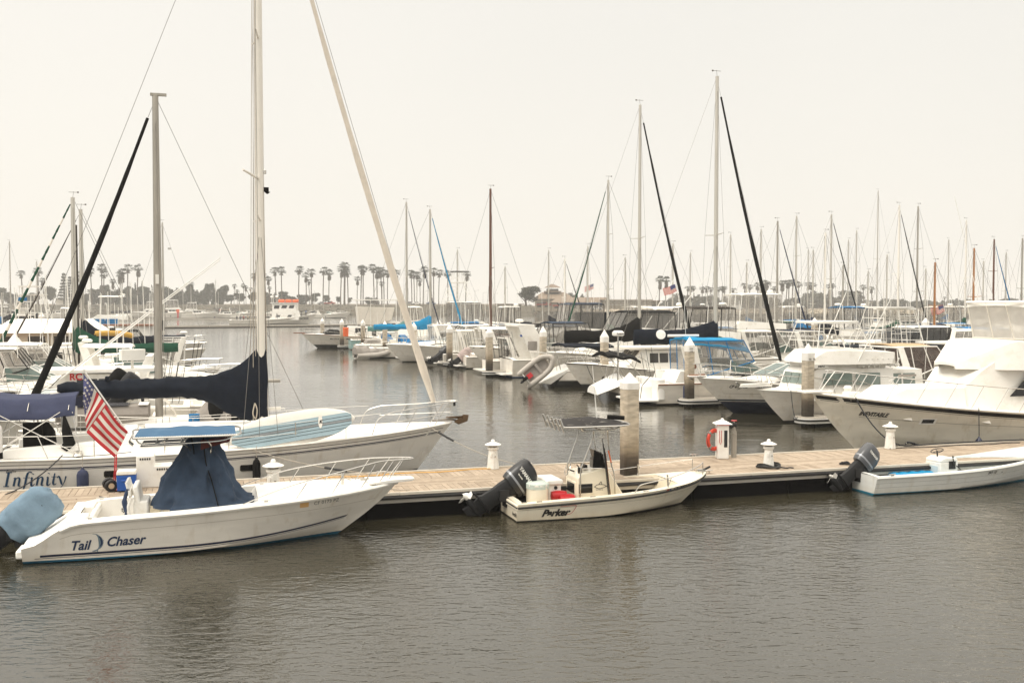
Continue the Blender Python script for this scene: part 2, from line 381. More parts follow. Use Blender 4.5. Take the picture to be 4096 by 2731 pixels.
class Hull:
    def __init__(s, L, B, sheer, width=None, rake=.8, q=1.15, tr=0.0, trq=1.0, wc=.86, e=1.0, zc0=.0, zc1=.35, draft=.4, power=True):
        s.L, s.B, s.sheer = L, B, sheer
        s.width = width or [(0, .86), (.25, .97), (.5, 1.0), (.7, .9), (.85, .62), (.94, .32), (1, 0.0)]
        s.rake, s.q, s.trk, s.wc, s.e, s.zc0, s.zc1, s.draft, s.trq = rake, q, tr, wc, e, zc0, zc1, draft, trq
        s.fb = interp(sheer, 1.0)
    def zs(s, t): return interp(s.sheer, t)
    def hw(s, t): return s.B / 2 * max(0.0, interp(s.width, t))
    def zc(s, t): return s.zc0 + (s.zc1 - s.zc0) * max(0, t) ** 3
    def xb(s, z): k = max(0.0, 1 - z / s.fb); return s.L - s.rake * k ** s.q
    def xt(s, z): return s.trk * max(-.3, z) / s.zs(0) if s.trk else 0.0
    def x(s, t, z): a = s.xt(z); return a + (s.xb(z) - a) * t
    def flare(s, t): return s.wc * (1 - .35 * t ** 3)
    def y(s, t, z):
        zc, zs = s.zc(t), s.zs(t); u = min(1.0, max(0.0, (z - zc) / (zs - zc))); w = s.hw(t); a = w * s.flare(t)
        return a + (w - a) * u ** (s.e if s.e < 1 else 1 + (s.e - 1) * t)
    def ys(s, x, z): a = s.xt(z); t = min(1, max(0, (x - a) / (s.xb(z) - a))); return s.y(t, z)
    def t_at(s, x, z=None):
        t = x / s.L
        for _ in range(6): zz = s.zs(t) if z is None else z; a = s.xt(zz); t = min(1, max(0, (x - a) / (s.xb(zz) - a)))
        return t
    def sheer_pt(s, t, side, inset=0.0, dz=0.0):
        z = s.zs(t); return Vector((s.x(t, z), side * max(0, s.hw(t) - inset), z + dz))
    def mesh(s, mb, m, nt=26, nu=7):
        ts = [1 - (1 - i / nt) ** 1.4 for i in range(nt + 1)]; rings = []
        for t in ts:
            zs, zc = s.zs(t), s.zc(t); zk = -s.draft + (s.draft - .25) * t ** 6
            half = [(s.x(t, zk), 0.0, zk)]
            if s.e < 1:
                half.append((s.x(t, zc), s.hw(t) * s.flare(t) * .75, zc + (zk - zc) * .45))
            for j in range(nu + 1):
                z = zc + (zs - zc) * j / nu; half.append((s.x(t, z), s.y(t, z), z))
            rings.append([(x, -y, z) for x, y, z in half[::-1]] + half[1:])
        n = len(rings[0]); vs = [p for r in rings for p in r]
        fs = [(i*n + j, i*n + j + 1, (i+1)*n + j + 1, (i+1)*n + j) for i in range(nt) for j in range(n - 1)]
        fs.append(tuple(range(n)))
        mb.add(vs, fs, m); return mb
    def deck(s, mb, m, ck=None, g=.2, sole=.3, lin=None, t0=0.0, t1=1.0, nt=22, camber=.05, dz=0.0, tcl=.04, gut=None):
        """deck skin; ck = (t_aft, t_fwd) cuts a cockpit with side decks g wide down to the sole"""
        lin = lin or m
        def full(a, b, k):
            vs = []; fs = []
            for i in range(k + 1):
                t = a + (b - a) * i / k; z = s.zs(t) + dz; w = s.hw(t); x = s.x(t, s.zs(t))
                for y, cz in ((-1, 0), (-.5, .75), (0, 1), (.5, .75), (1, 0)): vs.append((x, y * w, z + cz * camber * w))
            for i in range(k):
                for j in range(4): fs.append((i*5 + j, i*5 + j + 1, i*5 + 6 + j, i*5 + 5 + j))
            mb.add(vs, fs, m)
        if not ck: full(t0, t1, nt); return mb
        if ck[0] > t0 + .001: full(t0, ck[0], 4)
        full(ck[1], t1, 14)
        k = 14; vs = []; fl = []; fw = []
        for i in range(k + 1):
            t = ck[0] + (ck[1] - ck[0]) * i / k; z = s.zs(t) + dz; w = s.hw(t); x = s.x(t, s.zs(t)); wi = max(.05, w - g); sl = max(sole, s.zc(t) + .06); xs = s.x(t, sl); wl = max(.03, min(wi - .03, s.y(t, sl) - .07))
            vs += [(x, -w, z), (x, -wi, z + .01), (xs, -wl, sl), (xs, wl, sl), (x, wi, z + .01), (x, w, z)]
        for i in range(k):
            a = i * 6; b = a + 6
            fl += [(a, a+1, b+1, b), (a+4, a+5, b+5, b+4)]
            fw += [(a+1, a+2, b+2, b+1), (a+2, a+3, b+3, b+2), (a+3, a+4, b+4, b+3)]
        mb.add(vs, fl, m); e = k * 6
        mb.add(vs, fw + [(1, 2, 3, 4), (e+1, e+2, e+3, e+4)], lin)
        return mb
    def band(s, mb, m, t0, t1, fa, fb, side, n=30, off=.004):
        """strip lying on the side; fa, fb give the z of its lower and upper edge at t"""
        vs = []; fs = []
        for i in range(n + 1):
            t = t0 + (t1 - t0) * i / n
            for f in (fa, fb):
                z = f(t); vs.append((s.x(t, z) + (off if t > .97 else 0), side * (s.y(t, z) + off), z))
        for i in range(n): fs.append((2*i, 2*i + 1, 2*i + 3, 2*i + 2))
        return mb.add(vs, fs, m)
    def rub(s, mb, m, r=.03, dz=-.05, t0=0.0, t1=1.0, n=30, flat=1.0, both=True):
        for sd in ((-1, 1) if both else (-1,)):
            pts = []
            for i in range(n + 1):
                t = t0 + (t1 - t0) * i / n; z = s.zs(t) + dz; pts.append((s.x(t, z), sd * (s.y(t, z) + r * .5), z))
            mb.tube(pts, r, m, 6)
        return mb
    def decal(s, mb, m, v2, f2, x0, z0, side, dirn=1, off=.007, slope=0.0):
        vs = []
        for a, b in v2:
            x = x0 + dirn * a; z = z0 + b + slope * a; vs.append((x, side * (s.ys(x, z) + off), z))
        return mb.add(vs, f2, m)
    def rail(s, mb, m, t0, t1, h, n=5, r=.013, inset=.08, mid=True, lean=.1, sides=(-1, 1), pul=0.0, ns=6, start=True):
        for sd in sides:
            top = []; K = 14
            for i in range(K + 1):
                t = t0 + (t1 - t0) * i / K; hh = h * (min(1, i / 2.5) if start else 1)
                p = s.sheer_pt(min(t, 1), sd, inset, hh); p.x += lean + (pul if i == K else 0)
                if i == K and t1 >= .98: p.y = sd * .12
                top.append(p)
            mb.tube(top, r, m, ns)
            if mid and t1 >= .9:
                mb.tube([p - Vector((lean * .5, 0, h * .5)) for p in top[3:]], r * .6, m, 4)
            for i in range(n):
                t = t0 + (t1 - t0) * (i + .8) / n; b = s.sheer_pt(min(t, .995), sd, inset, 0); k = (i + .8) / n * K
                a = top[min(K, int(k))].lerp(top[min(K, int(k) + 1)], k - int(k)); mb.tube([b, a], r * .8, m, 5)
        if t1 >= .98 and len(sides) == 2:
            p = s.sheer_pt(1, 1, 0, h); x = p.x + lean + pul
            mb.tube([(x, -.12, p.z), (x + .05, 0, p.z), (x, .12, p.z)], r, m, ns)
        return mb
def trunk(mb, prof, hw, m, zb, tum=.15, camber=.04, closed=True):
    """cabin-like solid: prof [(x, z)] runs over the top from its aft foot to its fore foot; hw(x) half width at zb"""
    f = hw if callable(hw) else (lambda x: hw)
    sy = lambda x, z: max(.02, f(x) - tum * (z - zb))
    vs = []; fs = []; n = len(prof)
    for x, z in prof:
        y = sy(x, z); c = camber if z > zb + .05 else 0
        vs += [(x, -y, z), (x, -y * .5, z + c * .75), (x, 0, z + c), (x, y * .5, z + c * .75), (x, y, z)]
    for i in range(n - 1):
        for j in range(4): fs.append((i*5 + j, i*5 + j + 1, i*5 + 6 + j, i*5 + 5 + j))
    # sides as strips down to zb
    k = len(vs)
    for x, z in prof: y = f(x); vs += [(x, -y, zb), (x, y, zb)]
    for i in range(n - 1):
        fs.append((i*5, (i+1)*5, k + 2*(i+1), k + 2*i)); fs.append((i*5 + 4, k + 2*i + 1, k + 2*(i+1) + 1, (i+1)*5 + 4))
    mb.add(vs, fs, m); return sy
def sidepoly(mb, pts, sy, m, side, off=.006, th=.012):
    """panel on a cabin side from (x, z) points"""
    a = [Vector((x, side * (sy(x, z) + off), z)) for x, z in pts]; b = [Vector((p.x, p.y + side * th, p.z)) for p in a]
    return mb.loft([a, b], m)
def extrude(mb, pts, y0, y1, m):
    """solid from an (x, z) outline between two y planes"""
    return mb.loft([[(x, y0, z) for x, z in pts], [(x, y1, z) for x, z in pts]], m)
def rrect(cx, cy, w, h, z, n=4, r=.35):
    """rounded rectangle ring in plan"""
    out = []; k = min(w, h) * r
    for q, (sx, sy) in enumerate(((1, 1), (-1, 1), (-1, -1), (1, -1))):
        for i in range(n + 1):
            a = pi / 2 * (q + i / n); out.append((cx + sx * (w / 2 - k) + k * cos(a), cy + sy * (h / 2 - k) + k * sin(a), z))
    return out
def sheet(mb, pts_fn, m, nx=10, ny=6, th=.02):
    vs = [pts_fn(i / nx, j / ny) for i in range(nx + 1) for j in range(ny + 1)]; w = ny + 1
    fs = [(i*w + j, i*w + j + 1, (i+1)*w + j + 1, (i+1)*w + j) for i in range(nx) for j in range(ny)]
    k = len(vs); vs += [(v[0], v[1], v[2] - th) for v in vs]
    fs += [tuple(reversed([q + k for q in f])) for f in fs]
    for i in range(nx):
        for j in (0, ny): a, b = i*w + j, (i+1)*w + j; fs.append((a, b, b + k, a + k))
    for j in range(ny):
        for i in (0, nx): a, b = i*w + j, i*w + j + 1; fs.append((a, b, b + k, a + k))
    return mb.add(vs, fs, m)
def covered_boom(mb, m, xa, za, xm, zm_lo, zm_hi, w=.22, lo=None, n=16, wob=.03):
    """sail cover from the boom end (xa) to the mast (xm), swelling upwards at the mast"""
    rings = []
    for i in range(n + 1):
        u = i / n; x = xa + (xm - xa) * u
        top = za[1] + (zm_hi - za[1]) * (u ** 4.5) + .04 * sin(u * 9); bot = za[0] + (zm_lo - za[0]) * u ** 3
        if lo: bot = interp(lo, u)
        c = (top + bot) / 2; h = (top - bot) / 2; ww = w * (.75 + .3 * u) * (.6 if i == 0 else 1)
        ring = []
        for j in range(12):
            a = 2 * pi * j / 12; k = 1 + wob * sin(5 * a + i * 1.7) + wob * sin(i * 2.3 + j)
            ring.append((x, cos(a) * ww * k * (1 - .35 * max(0, sin(a))), c + sin(a) * h * k))
        rings.append(ring)
    return mb.loft(crease(refine(rings, 2), .05, 2.2, (1, 1, 1), xa * 3), m)
def rig(root, xm, zd, zt, r=.09, mm=None, spr=((.55, .9),), boom=None, cover=None, jib=None, back=None, hwd=1.3, ns=8, far=False, halyards=3, wr=.006, flat=1.0, zcover=None, top=True, cth=.26):
    mm = mm or ALU; nsd = 5 if far else 10; wn = 3
    mb = MB(); mb.tube([(xm, 0, zd), (xm, 0, zd + (zt - zd) * .5), (xm, 0, zt)], [r, r, r * .8], mm, nsd, flat); mast = mb.build('mast', root)
    if top:
        t = MB(); t.tube([(xm, 0, zt), (xm - .05, 0, zt + .35)], .01, WIRE, 4); t.tube([(xm - .25, 0, zt + .3), (xm + .22, 0, zt + .3)], .014, WIRE, 4)
        t.box((xm - .28, 0, zt + .3), (.1, .015, .09), WIRE); t.build('wind_vane', mast)
    sp = MB(); ends = []
    for f, ln in spr:
        z = zd + (zt - zd) * f
        for sd in (-1, 1): sp.tube([(xm, 0, z), (xm - .12, sd * ln, z + .06)], [.035, .022], mm, 5)
        ends.append((z + .06, ln))
    if spr: sp.build('spreaders', mast)
    w = MB()
    for sd in (-1, 1):
        path = [(xm, 0, zt - .1)] + [(xm - .12, sd * ln, z) for z, ln in ends[::-1]] + [(xm - .15, sd * hwd, zd - .1)]
        w.tube(path, wr, WIRE, wn)
        if ends: w.tube([(xm, 0, ends[0][0] - .2), (xm + .35, sd * hwd, zd - .1)], wr, WIRE, wn); w.tube([(xm, 0, ends[0][0] - .2), (xm - .6, sd * hwd, zd - .1)], wr, WIRE, wn)
    for k in range(halyards):
        a = (xm + .14 * (k % 2 * 2 - 1), .05 * (k - 1), zd + .8); w.tube([a, (xm + .09, .03 * k, zt - .3)], wr * .8, WIRE, wn)
    if back: w.tube([(xm, 0, zt), back], wr, WIRE, wn)
    if jib:
        (jx, jz), jm, jr, frac = jib; top_p = Vector((xm + .08, 0, zd + (zt - zd) * frac)); bp = Vector((jx, 0, jz))
        if jm:
            j = MB(); d = top_p - bp; pts = []; rs = []
            for i in range(17):
                u = i / 16; p = bp + d * (.03 + .93 * u); p.x -= .12 * sin(pi * u) * d.length / 15; pts.append(p)
                rs.append(jr * (1.15 - .75 * u) * (1 + .10 * sin(i * 2.1)) * (.6 if i == 0 else 1))
            j.tube(pts, rs, jm, 5 if far else 10); j.build('furled_jib', root)
        w.tube([bp, top_p], wr, WIRE, wn)
    w.build('rigging', root)
    if boom:
        xa, zb = boom; b = MB(); b.tube([(xm, 0, zb), (xa, 0, zb - .03)], .06, mm, nsd); b.build('boom', root)
        if cover:
            c = MB(); covered_boom(c, cover, xa - .1, (zb - cth * .8, zb + cth), xm - .02 + (.1 if xa < xm else -.1), zb - (.25 if zcover is None else .25), zb + (1.1 if zcover is None else zcover)); c.build('sail_cover', root)
    return mast
def outboard(parent, loc, tilt=0.0, cowl=None, body=None, s=1.0, cover=None, text=None, side=-1, turn=0.0, ladd=0.0, band=None):
    """outboard motor pivoting on the transom: one mesh with its cowling, bracket and propeller as children"""
    cowl = cowl or DKGREY; body = body or DKGREY2
    mid = MB()
    def ring(cx, w, l, z, n=12, pw=2.6):
        o = []
        for j in range(n):
            a = 2 * pi * j / n; c, q = cos(a), sin(a)
            o.append(((cx + l / 2 * (abs(c) ** (2 / pw)) * (1 if c > 0 else -1)) * s, w / 2 * (abs(q) ** (2 / pw)) * (1 if q > 0 else -1) * s, z * s))
        return o
    mid.loft([ring(-.02, .30, .44, .30), ring(-.05, .28, .42, .12), ring(-.07, .22, .38, -.1), ring(-.09, .19, .40, -.36), ring(-.10, .20, .46, -.44)], body)
    mid.loft([ring(-.14, .30, .64, -.475), ring(-.14, .30, .64, -.455)], body)
    mid.loft([ring(-.1, .13, .40, -.47), ring(-.1, .10, .36, -.58), ring(-.1, .07, .34, -.66)], body)
    mid.lathe([(.02, -.36), (.075, -.30), (.085, -.15), (.082, .04), (.055, .13), (.01, .20)], body, (-.12 * s, 0, -.66 * s), 10, 'x')
    mid.loft([ring(-.1, .04, .34, -.66), ring(-.20, .018, .20, -.88)], body)
    if s != 1: pass
    o = mid.build('outboard_motor', parent); o.location = loc; o.rotation_euler = (0, tilt, turn)
    c = MB()
    c.loft([ring(-.02, .40, .60, .27), ring(-.02, .43, .66, .36), ring(-.03, .43, .67, .60), ring(-.05, .41, .62, .78), ring(-.09, .34, .50, .88), ring(-.12, .20, .30, .925)], cowl)
    if band: c.loft([ring(-.02, .435, .665, .385), ring(-.03, .436, .675, .43)], band)
    cw = c.build('cowling', o, sharp=50)
    if cover:
        k = MB(); rings = []
        for z, w, l in ((-.02, .46, .62), (.1, .52, .70), (.3, .54, .78), (.6, .52, .76), (.8, .48, .70), (.92, .36, .55), (.97, .18, .3)):
            r0 = ring(-.04, w, l, z, 18); rings.append([(x * (1 + .03 * sin(5 * i + z * 9)), y * (1 + .05 * sin(3 * i + z * 14)), zz + .02 * sin(i * 2.1)) for i, (x, y, zz) in enumerate(r0)])
        k.loft(crease(refine(rings, 4), .045 * s, 5.5, (1, 1, .6)), cover); k.build('cowling_cover', o, sharp=60)
    b = MB(); b.box((.10 * s, 0, -.05 * s), (.10 * s, .26 * s, .42 * s), RUBB); b.box((.02 * s, .13 * s, .0), (.22 * s, .03 * s, .26 * s), RUBB); b.box((.02 * s, -.13 * s, .0), (.22 * s, .03 * s, .26 * s), RUBB)
    b.build('bracket', parent, bevel=.01).location = loc
    p = MB(); hub = Vector((-.47 * s, 0, -.66 * s)); p.lathe([(.03, -.08), (.055, -.05), (.06, .06), (.05, .08)], WPLAS if cowl is DKGREY else STEEL, tuple(hub), 10, 'x')
    for q in range(3):
        a = 2 * pi * q / 3 + .4; pts = []
        for rr, da, dx in ((.05, -.35, -.03), (.17, -.5, -.05), (.21, 0, 0), (.17, .5, .05), (.05, .35, .03)):
            pts.append((hub.x + dx * s, hub.y + rr * s * cos(a + da), hub.z + rr * s * sin(a + da)))
        p.poly(pts, WPLAS if cowl is DKGREY else STEEL, .008)
    p.build('propeller', o)
    if text:
        t = MB()
        for word, size, xx, zz, sh in text:
            v2, f2 = text2d(word, size, sh, .004)
            t.add([(-(xx + a) * s if side > 0 else (xx + a) * s, side * (.224 * s), (zz + bb) * s) for a, bb in v2], f2, WPLAS)
        t.build('lettering', o)
    return o
def coil(mb, c, r, m, turns=4, tr=.016, z=0.02):
    pts = []
    for i in range(turns * 14):
        a = 2 * pi * i / 14; rr = r * (1 + .12 * sin(i * .37)) + .015 * sin(i); pts.append((c[0] + rr * cos(a), c[1] + rr * sin(a) * .9, c[2] + z + .012 * (i / 14) * (1 + .6 * sin(i * .9))))
    return mb.tube(pts, tr, m, 5)
# ------------------------------------------------------------------ water
def water_material():
    m = bpy.data.materials.new('harbour_water'); m.use_nodes = True; t = m.node_tree; n = t.nodes; b = n['Principled BSDF']
    b.inputs['Base Color'].default_value = (.034, .030, .018, 1); b.inputs['Roughness'].default_value = .035; b.inputs['IOR'].default_value = 1.78
    co = n.new('ShaderNodeTexCoord')
    def nzn(sc, det, stretch, rz, dist=0.0):
        mp = n.new('ShaderNodeMapping'); mp.inputs['Scale'].default_value = stretch; mp.inputs['Rotation'].default_value = (0, 0, rz)
        x = n.new('ShaderNodeTexNoise'); x.inputs['Scale'].default_value = sc; x.inputs['Detail'].default_value = det; x.inputs['Distortion'].default_value = dist
        t.links.new(co.outputs['Object'], mp.inputs[0]); t.links.new(mp.outputs[0], x.inputs['Vector']); return x
    a = nzn(.75, 2, (1, 1.5, 1), .4, .4); c = nzn(4.2, 3, (.8, 1.6, 1), -.25, .6); d = nzn(10, 2, (.8, 1.5, 1), .15, .3); patch = nzn(.05, 3, (1, 1, 1), 0, .5)
    def mul(x, k):
        q = n.new('ShaderNodeMath'); q.operation = 'MULTIPLY'; t.links.new(x, q.inputs[0])
        if isinstance(k, float): q.inputs[1].default_value = k
        else: t.links.new(k, q.inputs[1])
        return q.outputs[0]
    def add(x, y): q = n.new('ShaderNodeMath'); q.operation = 'ADD'; t.links.new(x, q.inputs[0]); t.links.new(y, q.inputs[1]); return q.outputs[0]
    pr = n.new('ShaderNodeMapRange'); pr.inputs['From Min'].default_value = .38; pr.inputs['From Max'].default_value = .6
    pr.inputs['To Min'].default_value = .55; pr.inputs['To Max'].default_value = 1.15; t.links.new(patch.outputs['Fac'], pr.inputs['Value'])
    sy = n.new('ShaderNodeSeparateXYZ'); t.links.new(co.outputs['Object'], sy.inputs[0]); dr = n.new('ShaderNodeMapRange'); dr.interpolation_type = 'SMOOTHSTEP'   # the basin behind the dock is sheltered and calmer
    dr.inputs['From Min'].default_value = 20; dr.inputs['From Max'].default_value = 48; dr.inputs['To Min'].default_value = 1.3; dr.inputs['To Max'].default_value = .30; t.links.new(sy.outputs['Y'], dr.inputs['Value'])
    pm = n.new('ShaderNodeMath'); pm.operation = 'MULTIPLY'; t.links.new(pr.outputs[0], pm.inputs[0]); t.links.new(dr.outputs[0], pm.inputs[1])
    h = add(mul(a.outputs['Fac'], WAVE[0]), mul(add(mul(c.outputs['Fac'], WAVE[1]), mul(d.outputs['Fac'], WAVE[2])), pm.outputs[0]))
    bp = n.new('ShaderNodeBump'); bp.inputs['Strength'].default_value = 1.0; bp.inputs['Distance'].default_value = 1.0
    t.links.new(h, bp.inputs['Height']); t.links.new(bp.outputs[0], b.inputs['Normal'])
    return m
WAVE = (.024, .021, .0060)
wm = water_material()
w = MB(); w.add([(-1250, -60, 0), (1250, -60, 0), (1250, 1400, 0), (-1250, 1400, 0)], [(0, 1, 2, 3)], wm)
w.build('water', kind='structure', fix=False)

# ------------------------------------------------------------------ main dock
def island_mat(name, c1, c2, rough=.75, nscale=9, stretch=(1, 1, 1), dark=None):
    m = bpy.data.materials.new(name); m.use_nodes = True; t = m.node_tree; n = t.nodes; b = n['Principled BSDF']; b.inputs['Roughness'].default_value = rough
    g = n.new('ShaderNodeNewGeometry'); r = n.new('ShaderNodeValToRGB'); r.color_ramp.elements[0].color = (*c1, 1); r.color_ramp.elements[1].color = (*c2, 1)
    t.links.new(g.outputs['Random Per Island'], r.inputs[0])
    co = n.new('ShaderNodeTexCoord'); mp = n.new('ShaderNodeMapping'); mp.inputs['Scale'].default_value = stretch; t.links.new(co.outputs['Object'], mp.inputs[0])
    z = n.new('ShaderNodeTexNoise'); z.inputs['Scale'].default_value = nscale; z.inputs['Detail'].default_value = 7; z.inputs['Roughness'].default_value = .7; t.links.new(mp.outputs[0], z.inputs['Vector'])
    mr = n.new('ShaderNodeMapRange'); mr.inputs['From Min'].default_value = .3; mr.inputs['From Max'].default_value = .7; mr.inputs['To Min'].default_value = .72; mr.inputs['To Max'].default_value = 1.12
    t.links.new(z.outputs['Fac'], mr.inputs['Value'])
    mx = n.new('ShaderNodeMix'); mx.data_type = 'RGBA'; mx.blend_type = 'MULTIPLY'; mx.inputs[0].default_value = 1
    t.links.new(r.outputs[0], mx.inputs[6]); t.links.new(mr.outputs[0], mx.inputs[7]); t.links.new(mx.outputs[2], b.inputs['Base Color'])
    MATS[name] = m; return m
PLANK = island_mat('weathered_planks', (.31, .24, .17), (.44, .35, .26), .8, 6, (1, 1, 1))
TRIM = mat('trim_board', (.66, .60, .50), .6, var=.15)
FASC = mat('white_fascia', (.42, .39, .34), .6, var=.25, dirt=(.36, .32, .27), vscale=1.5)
FLOATM = mat('dock_float', (.0045, .004, .004), .95, var=.4, spec=.1)
CONC = mat('concrete', (.42, .38, .32), .85, var=.2)
ZD = .60
DO = Vector((-1.71, 27.5, 0)); DA = R(17.0); DW = 3.10; DX, DYv = Vector((cos(DA), sin(DA), 0)), Vector((-sin(DA), cos(DA), 0))
def dock_pt(px, py):          # world point on the dock's top under a photo pixel
    return P(px, py, ZD)
dk = thing('main_dock', 'long plank walkway dock crossing the whole marina behind the two nearest white powerboats', 'dock', DO, DA)
mb = MB(); x = -26.0; k = 0
while x < 34:
    for y0, y1 in ((-.06, -1.04), (-2.06, -3.04)):
        mb.box((x + .07, (y0 + y1) / 2, ZD - .02 + random.uniform(-.003, .003)), (.136, abs(y1 - y0), .04), PLANK)
    x += .146
for j in range(5):
    y = -1.15 - j * .202; x = -26.0 - j * .7
    while x < 34: l = 3.6; mb.box((x + l / 2, y, ZD - .018), (l - .012, .192, .042), PLANK); x += l
mb.build('decking', dk, sharp=0)
mb = MB()
for y in (-.028, DW * -1 + .028):
    x = -26
    while x < 34: mb.box((x + 2.4, y, ZD), (4.79, .055, .075), TRIM); x += 4.8
mb.build('edge_trim', dk, bevel=.008)
mb = MB()
for y, s in ((.0, 1), (-DW, -1)):
    mb.box((4, y + s * .012, ZD - .085), (60, .02, .09), RUBB)
    mb.tube([(-26, y + s * .035, ZD - .085), (34, y + s * .035, ZD - .085)], .038, RUBB, 8)
mb.build('rubber_bumper', dk)
mb = MB()
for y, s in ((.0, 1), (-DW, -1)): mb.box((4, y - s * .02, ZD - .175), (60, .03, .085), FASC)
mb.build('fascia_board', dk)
mb = MB(); x = -26
while x < 34: mb.box((x + 1.45, -DW / 2, .09), (2.84, DW - .14, .48), FLOATM); x += 2.9
mb.box((4, -DW / 2, .40), (60, DW - .1, .26), FLOATM)
mb.build('float', dk)

# ------------------------------------------------------------------ pilings, pedestals, cleats
def piling_material():
    return mat('piling_wood', (.42, .34, .25), .85, var=.25, vscale=5, stretch=(1, 1, .15), bump=.01, bscale=14)
PILE = zmat('piling_paint', [(.4, (.014, .012, .009)), (.9, (.03, .024, .017)), (1.1, (.065, .05, .034)), (1.3, (.13, .10, .07)), (1.65, (.28, .225, .155)), (2.1, (.45, .375, .28)), (2.6, (.52, .445, .34)), (3, (.54, .465, .36))], rough=.9, coat=0, var=.2, vscale=3.5)
# soften the wet stain's steps
for nd in PILE.node_tree.nodes:
    if nd.type == 'VALTORGB': nd.color_ramp.interpolation = 'LINEAR'
CAPM = mat('piling_cap_white', (.78, .75, .70), .5, var=.08, dirt=(.66, .62, .55))
def piling_mesh(w, zt, hc, hb):
    a = MB(); k = w * .5; ch = k * .28
    def ring(q, z, kk=None):
        kk = kk or q; c = ch * q / k
        return [(q, -q + c, z), (q, q - c, z), (q - c, q, z), (-q + c, q, z), (-q, q - c, z), (-q, -q + c, z), (-q + c, -q, z), (q - c, -q, z)]
    a.loft([ring(k, z) for z in (-1.5, .2, .7, 1.2, zt - hc - hb + .02)], PILE)
    b = MB(); b.loft([ring(k * 1.06, zt - hc - hb), ring(k * 1.06, zt - hc), ring(k * 1.02, zt - hc + .01), ring(.015, zt)], CAPM)
    return a, b
def piling(px, py, z, label, w=.44, zt=3.3, hc=.33, hb=.22, rz=R(17), Y=None, group='capped pilings'):
    p = P(px, py, z) if Y is None else PY(px, py, Y)
    t = thing('piling', label, 'piling', (p.x, p.y, 0), rz, group)
    a, b = piling_mesh(w, zt, hc, hb); a.build('post', t, sharp=25); b.build('cap', t, sharp=25); return t, p
PED = mat('pedestal_white', (.80, .78, .73), .4, var=.06, dirt=(.68, .64, .56), vscale=6)
AMBER = mat('pedestal_lens', (.06, .05, .04), .3)
def pedestal_parts(t, h=.84):
    k = h / .84; body = MB(); body.lathe([(.175 * k, 0), (.172 * k, .03), (.125 * k, .52 * k), (.125 * k, .53 * k)], PED, n=8); body.lathe([(.185, 0), (.185, .012)], STEEL, n=8)
    o = body.build('body', t, sharp=30)
    a = MB(); a.lathe([(.13 * k, .53 * k), (.165 * k, .565 * k), (.165 * k, .61 * k), (.13 * k, .63 * k)], PED, n=8); a.build('collar', t, sharp=30)
    a = MB(); a.lathe([(.125 * k, .63 * k), (.125 * k, .675 * k)], AMBER, n=12); a.build('light_lens', t)
    a = MB(); a.lathe([(.17 * k, .665 * k), (.235 * k, .68 * k), (.238 * k, .695 * k), (.10 * k, .755 * k), (.06 * k, .76 * k), (.055 * k, .81 * k), (.035 * k, .835 * k), (.0, .84 * k)], PED, n=16); a.build('cap', t, sharp=40)
    a = MB(); a.box((-.11, -.09, .40 * k), (.05, .05, .09), WPLAS, .7); a.lathe([(.022, 0), (.022, .02)], STEEL, (0, -.155 * k, .36 * k), 8, 'y'); build_each(a, 'power_outlet', o)
    return t
def pedestal(px, py, label, h=.84):
    p = dock_pt(px, py); t = thing('dock_pedestal', label, 'dock pedestal', (p.x, p.y, ZD), DA + .2, 'white lighthouse shaped power pedestals on the docks')
    return pedestal_parts(t, h)
pedestal(1972, 1873, 'white lighthouse power pedestal behind the dark tilted outboard of the cream console boat', .82)
pedestal(1094, 1985, 'white lighthouse power pedestal half hidden behind the fishing boat\'s bow rail', .90)
pedC = pedestal(3560, 1793, 'white lighthouse power pedestal in front of the big sportfisher\'s hull', .86)
pedestal(3074, 1868, 'white lighthouse power pedestal with a black hose coiled round its foot', .80)
pc = dock_pt(3074, 1870)
mb = MB(); coil(mb, (0, 0, 0), .30, RUBB, 6, .019, .02); mb.tube(smooth_path([(.30, -.05, .03), (.45, -.18, .02), (.56, -.1, .02), (.66, -.16, .02)]), .018, RUBB, 5)
mb.build('garden_hose', label='black hose coiled on the dock around a white pedestal', cat='hose', loc=(pc.x, pc.y, ZD + .004))
# tall fire cabinet with red trim, life ring, standpipe
p = dock_pt(2888, 1832); fc = thing('fire_cabinet', 'tall white fire extinguisher cabinet with red trim and a long dark window', 'cabinet', (p.x, p.y, ZD), DA - .25)
mb = MB(); mb.box((0, 0, .5), (.34, .30, 1.0), WPLAS); mb.build('body', fc, bevel=.02)
mb = MB(); mb.box((0, 0, 1.012), (.36, .32, .03), RED); mb.build('red_band', fc)
mb = MB(); mb.loft([[(a * .25, b * .23, 1.028) for a, b in ((-1, -1), (1, -1), (1, 1), (-1, 1))], [(a * .24, b * .22, 1.05) for a, b in ((-1, -1), (1, -1), (1, 1), (-1, 1))], [(a * .07, b * .07, 1.14) for a, b in ((-1, -1), (1, -1), (1, 1), (-1, 1))]], WPLAS)
mb.lathe([(.05, 1.14), (.05, 1.18), (.02, 1.2)], WPLAS, n=10); mb.build('cap', fc, bevel=.006)
mb = MB(); mb.box((.07, -.152, .60), (.10, .012, .50), GLASS); mb.build('window', fc, bevel=.004)
mb = MB(); pts = [(-.12, -.156, .85), (-.12, -.156, .50), (-.09, -.156, .44), (-.06, -.156, .50), (-.06, -.156, .85)]; mb.tube(pts, .008, RED, 4); mb.build('arrow_mark', fc)
lr = thing('life_ring', 'orange red life ring hanging on the side of the white fire cabinet', 'life ring', (p.x - .24, p.y - .03, ZD + .56), DA + .35)
mb = MB(); rings = []
for i in range(28):
    a = 2 * pi * i / 28; ring = []
    for j in range(10): b = 2 * pi * j / 10; rr = .275 + .062 * cos(b); ring.append((rr * cos(a), .05 * sin(b), rr * sin(a)))
    rings.append(ring)
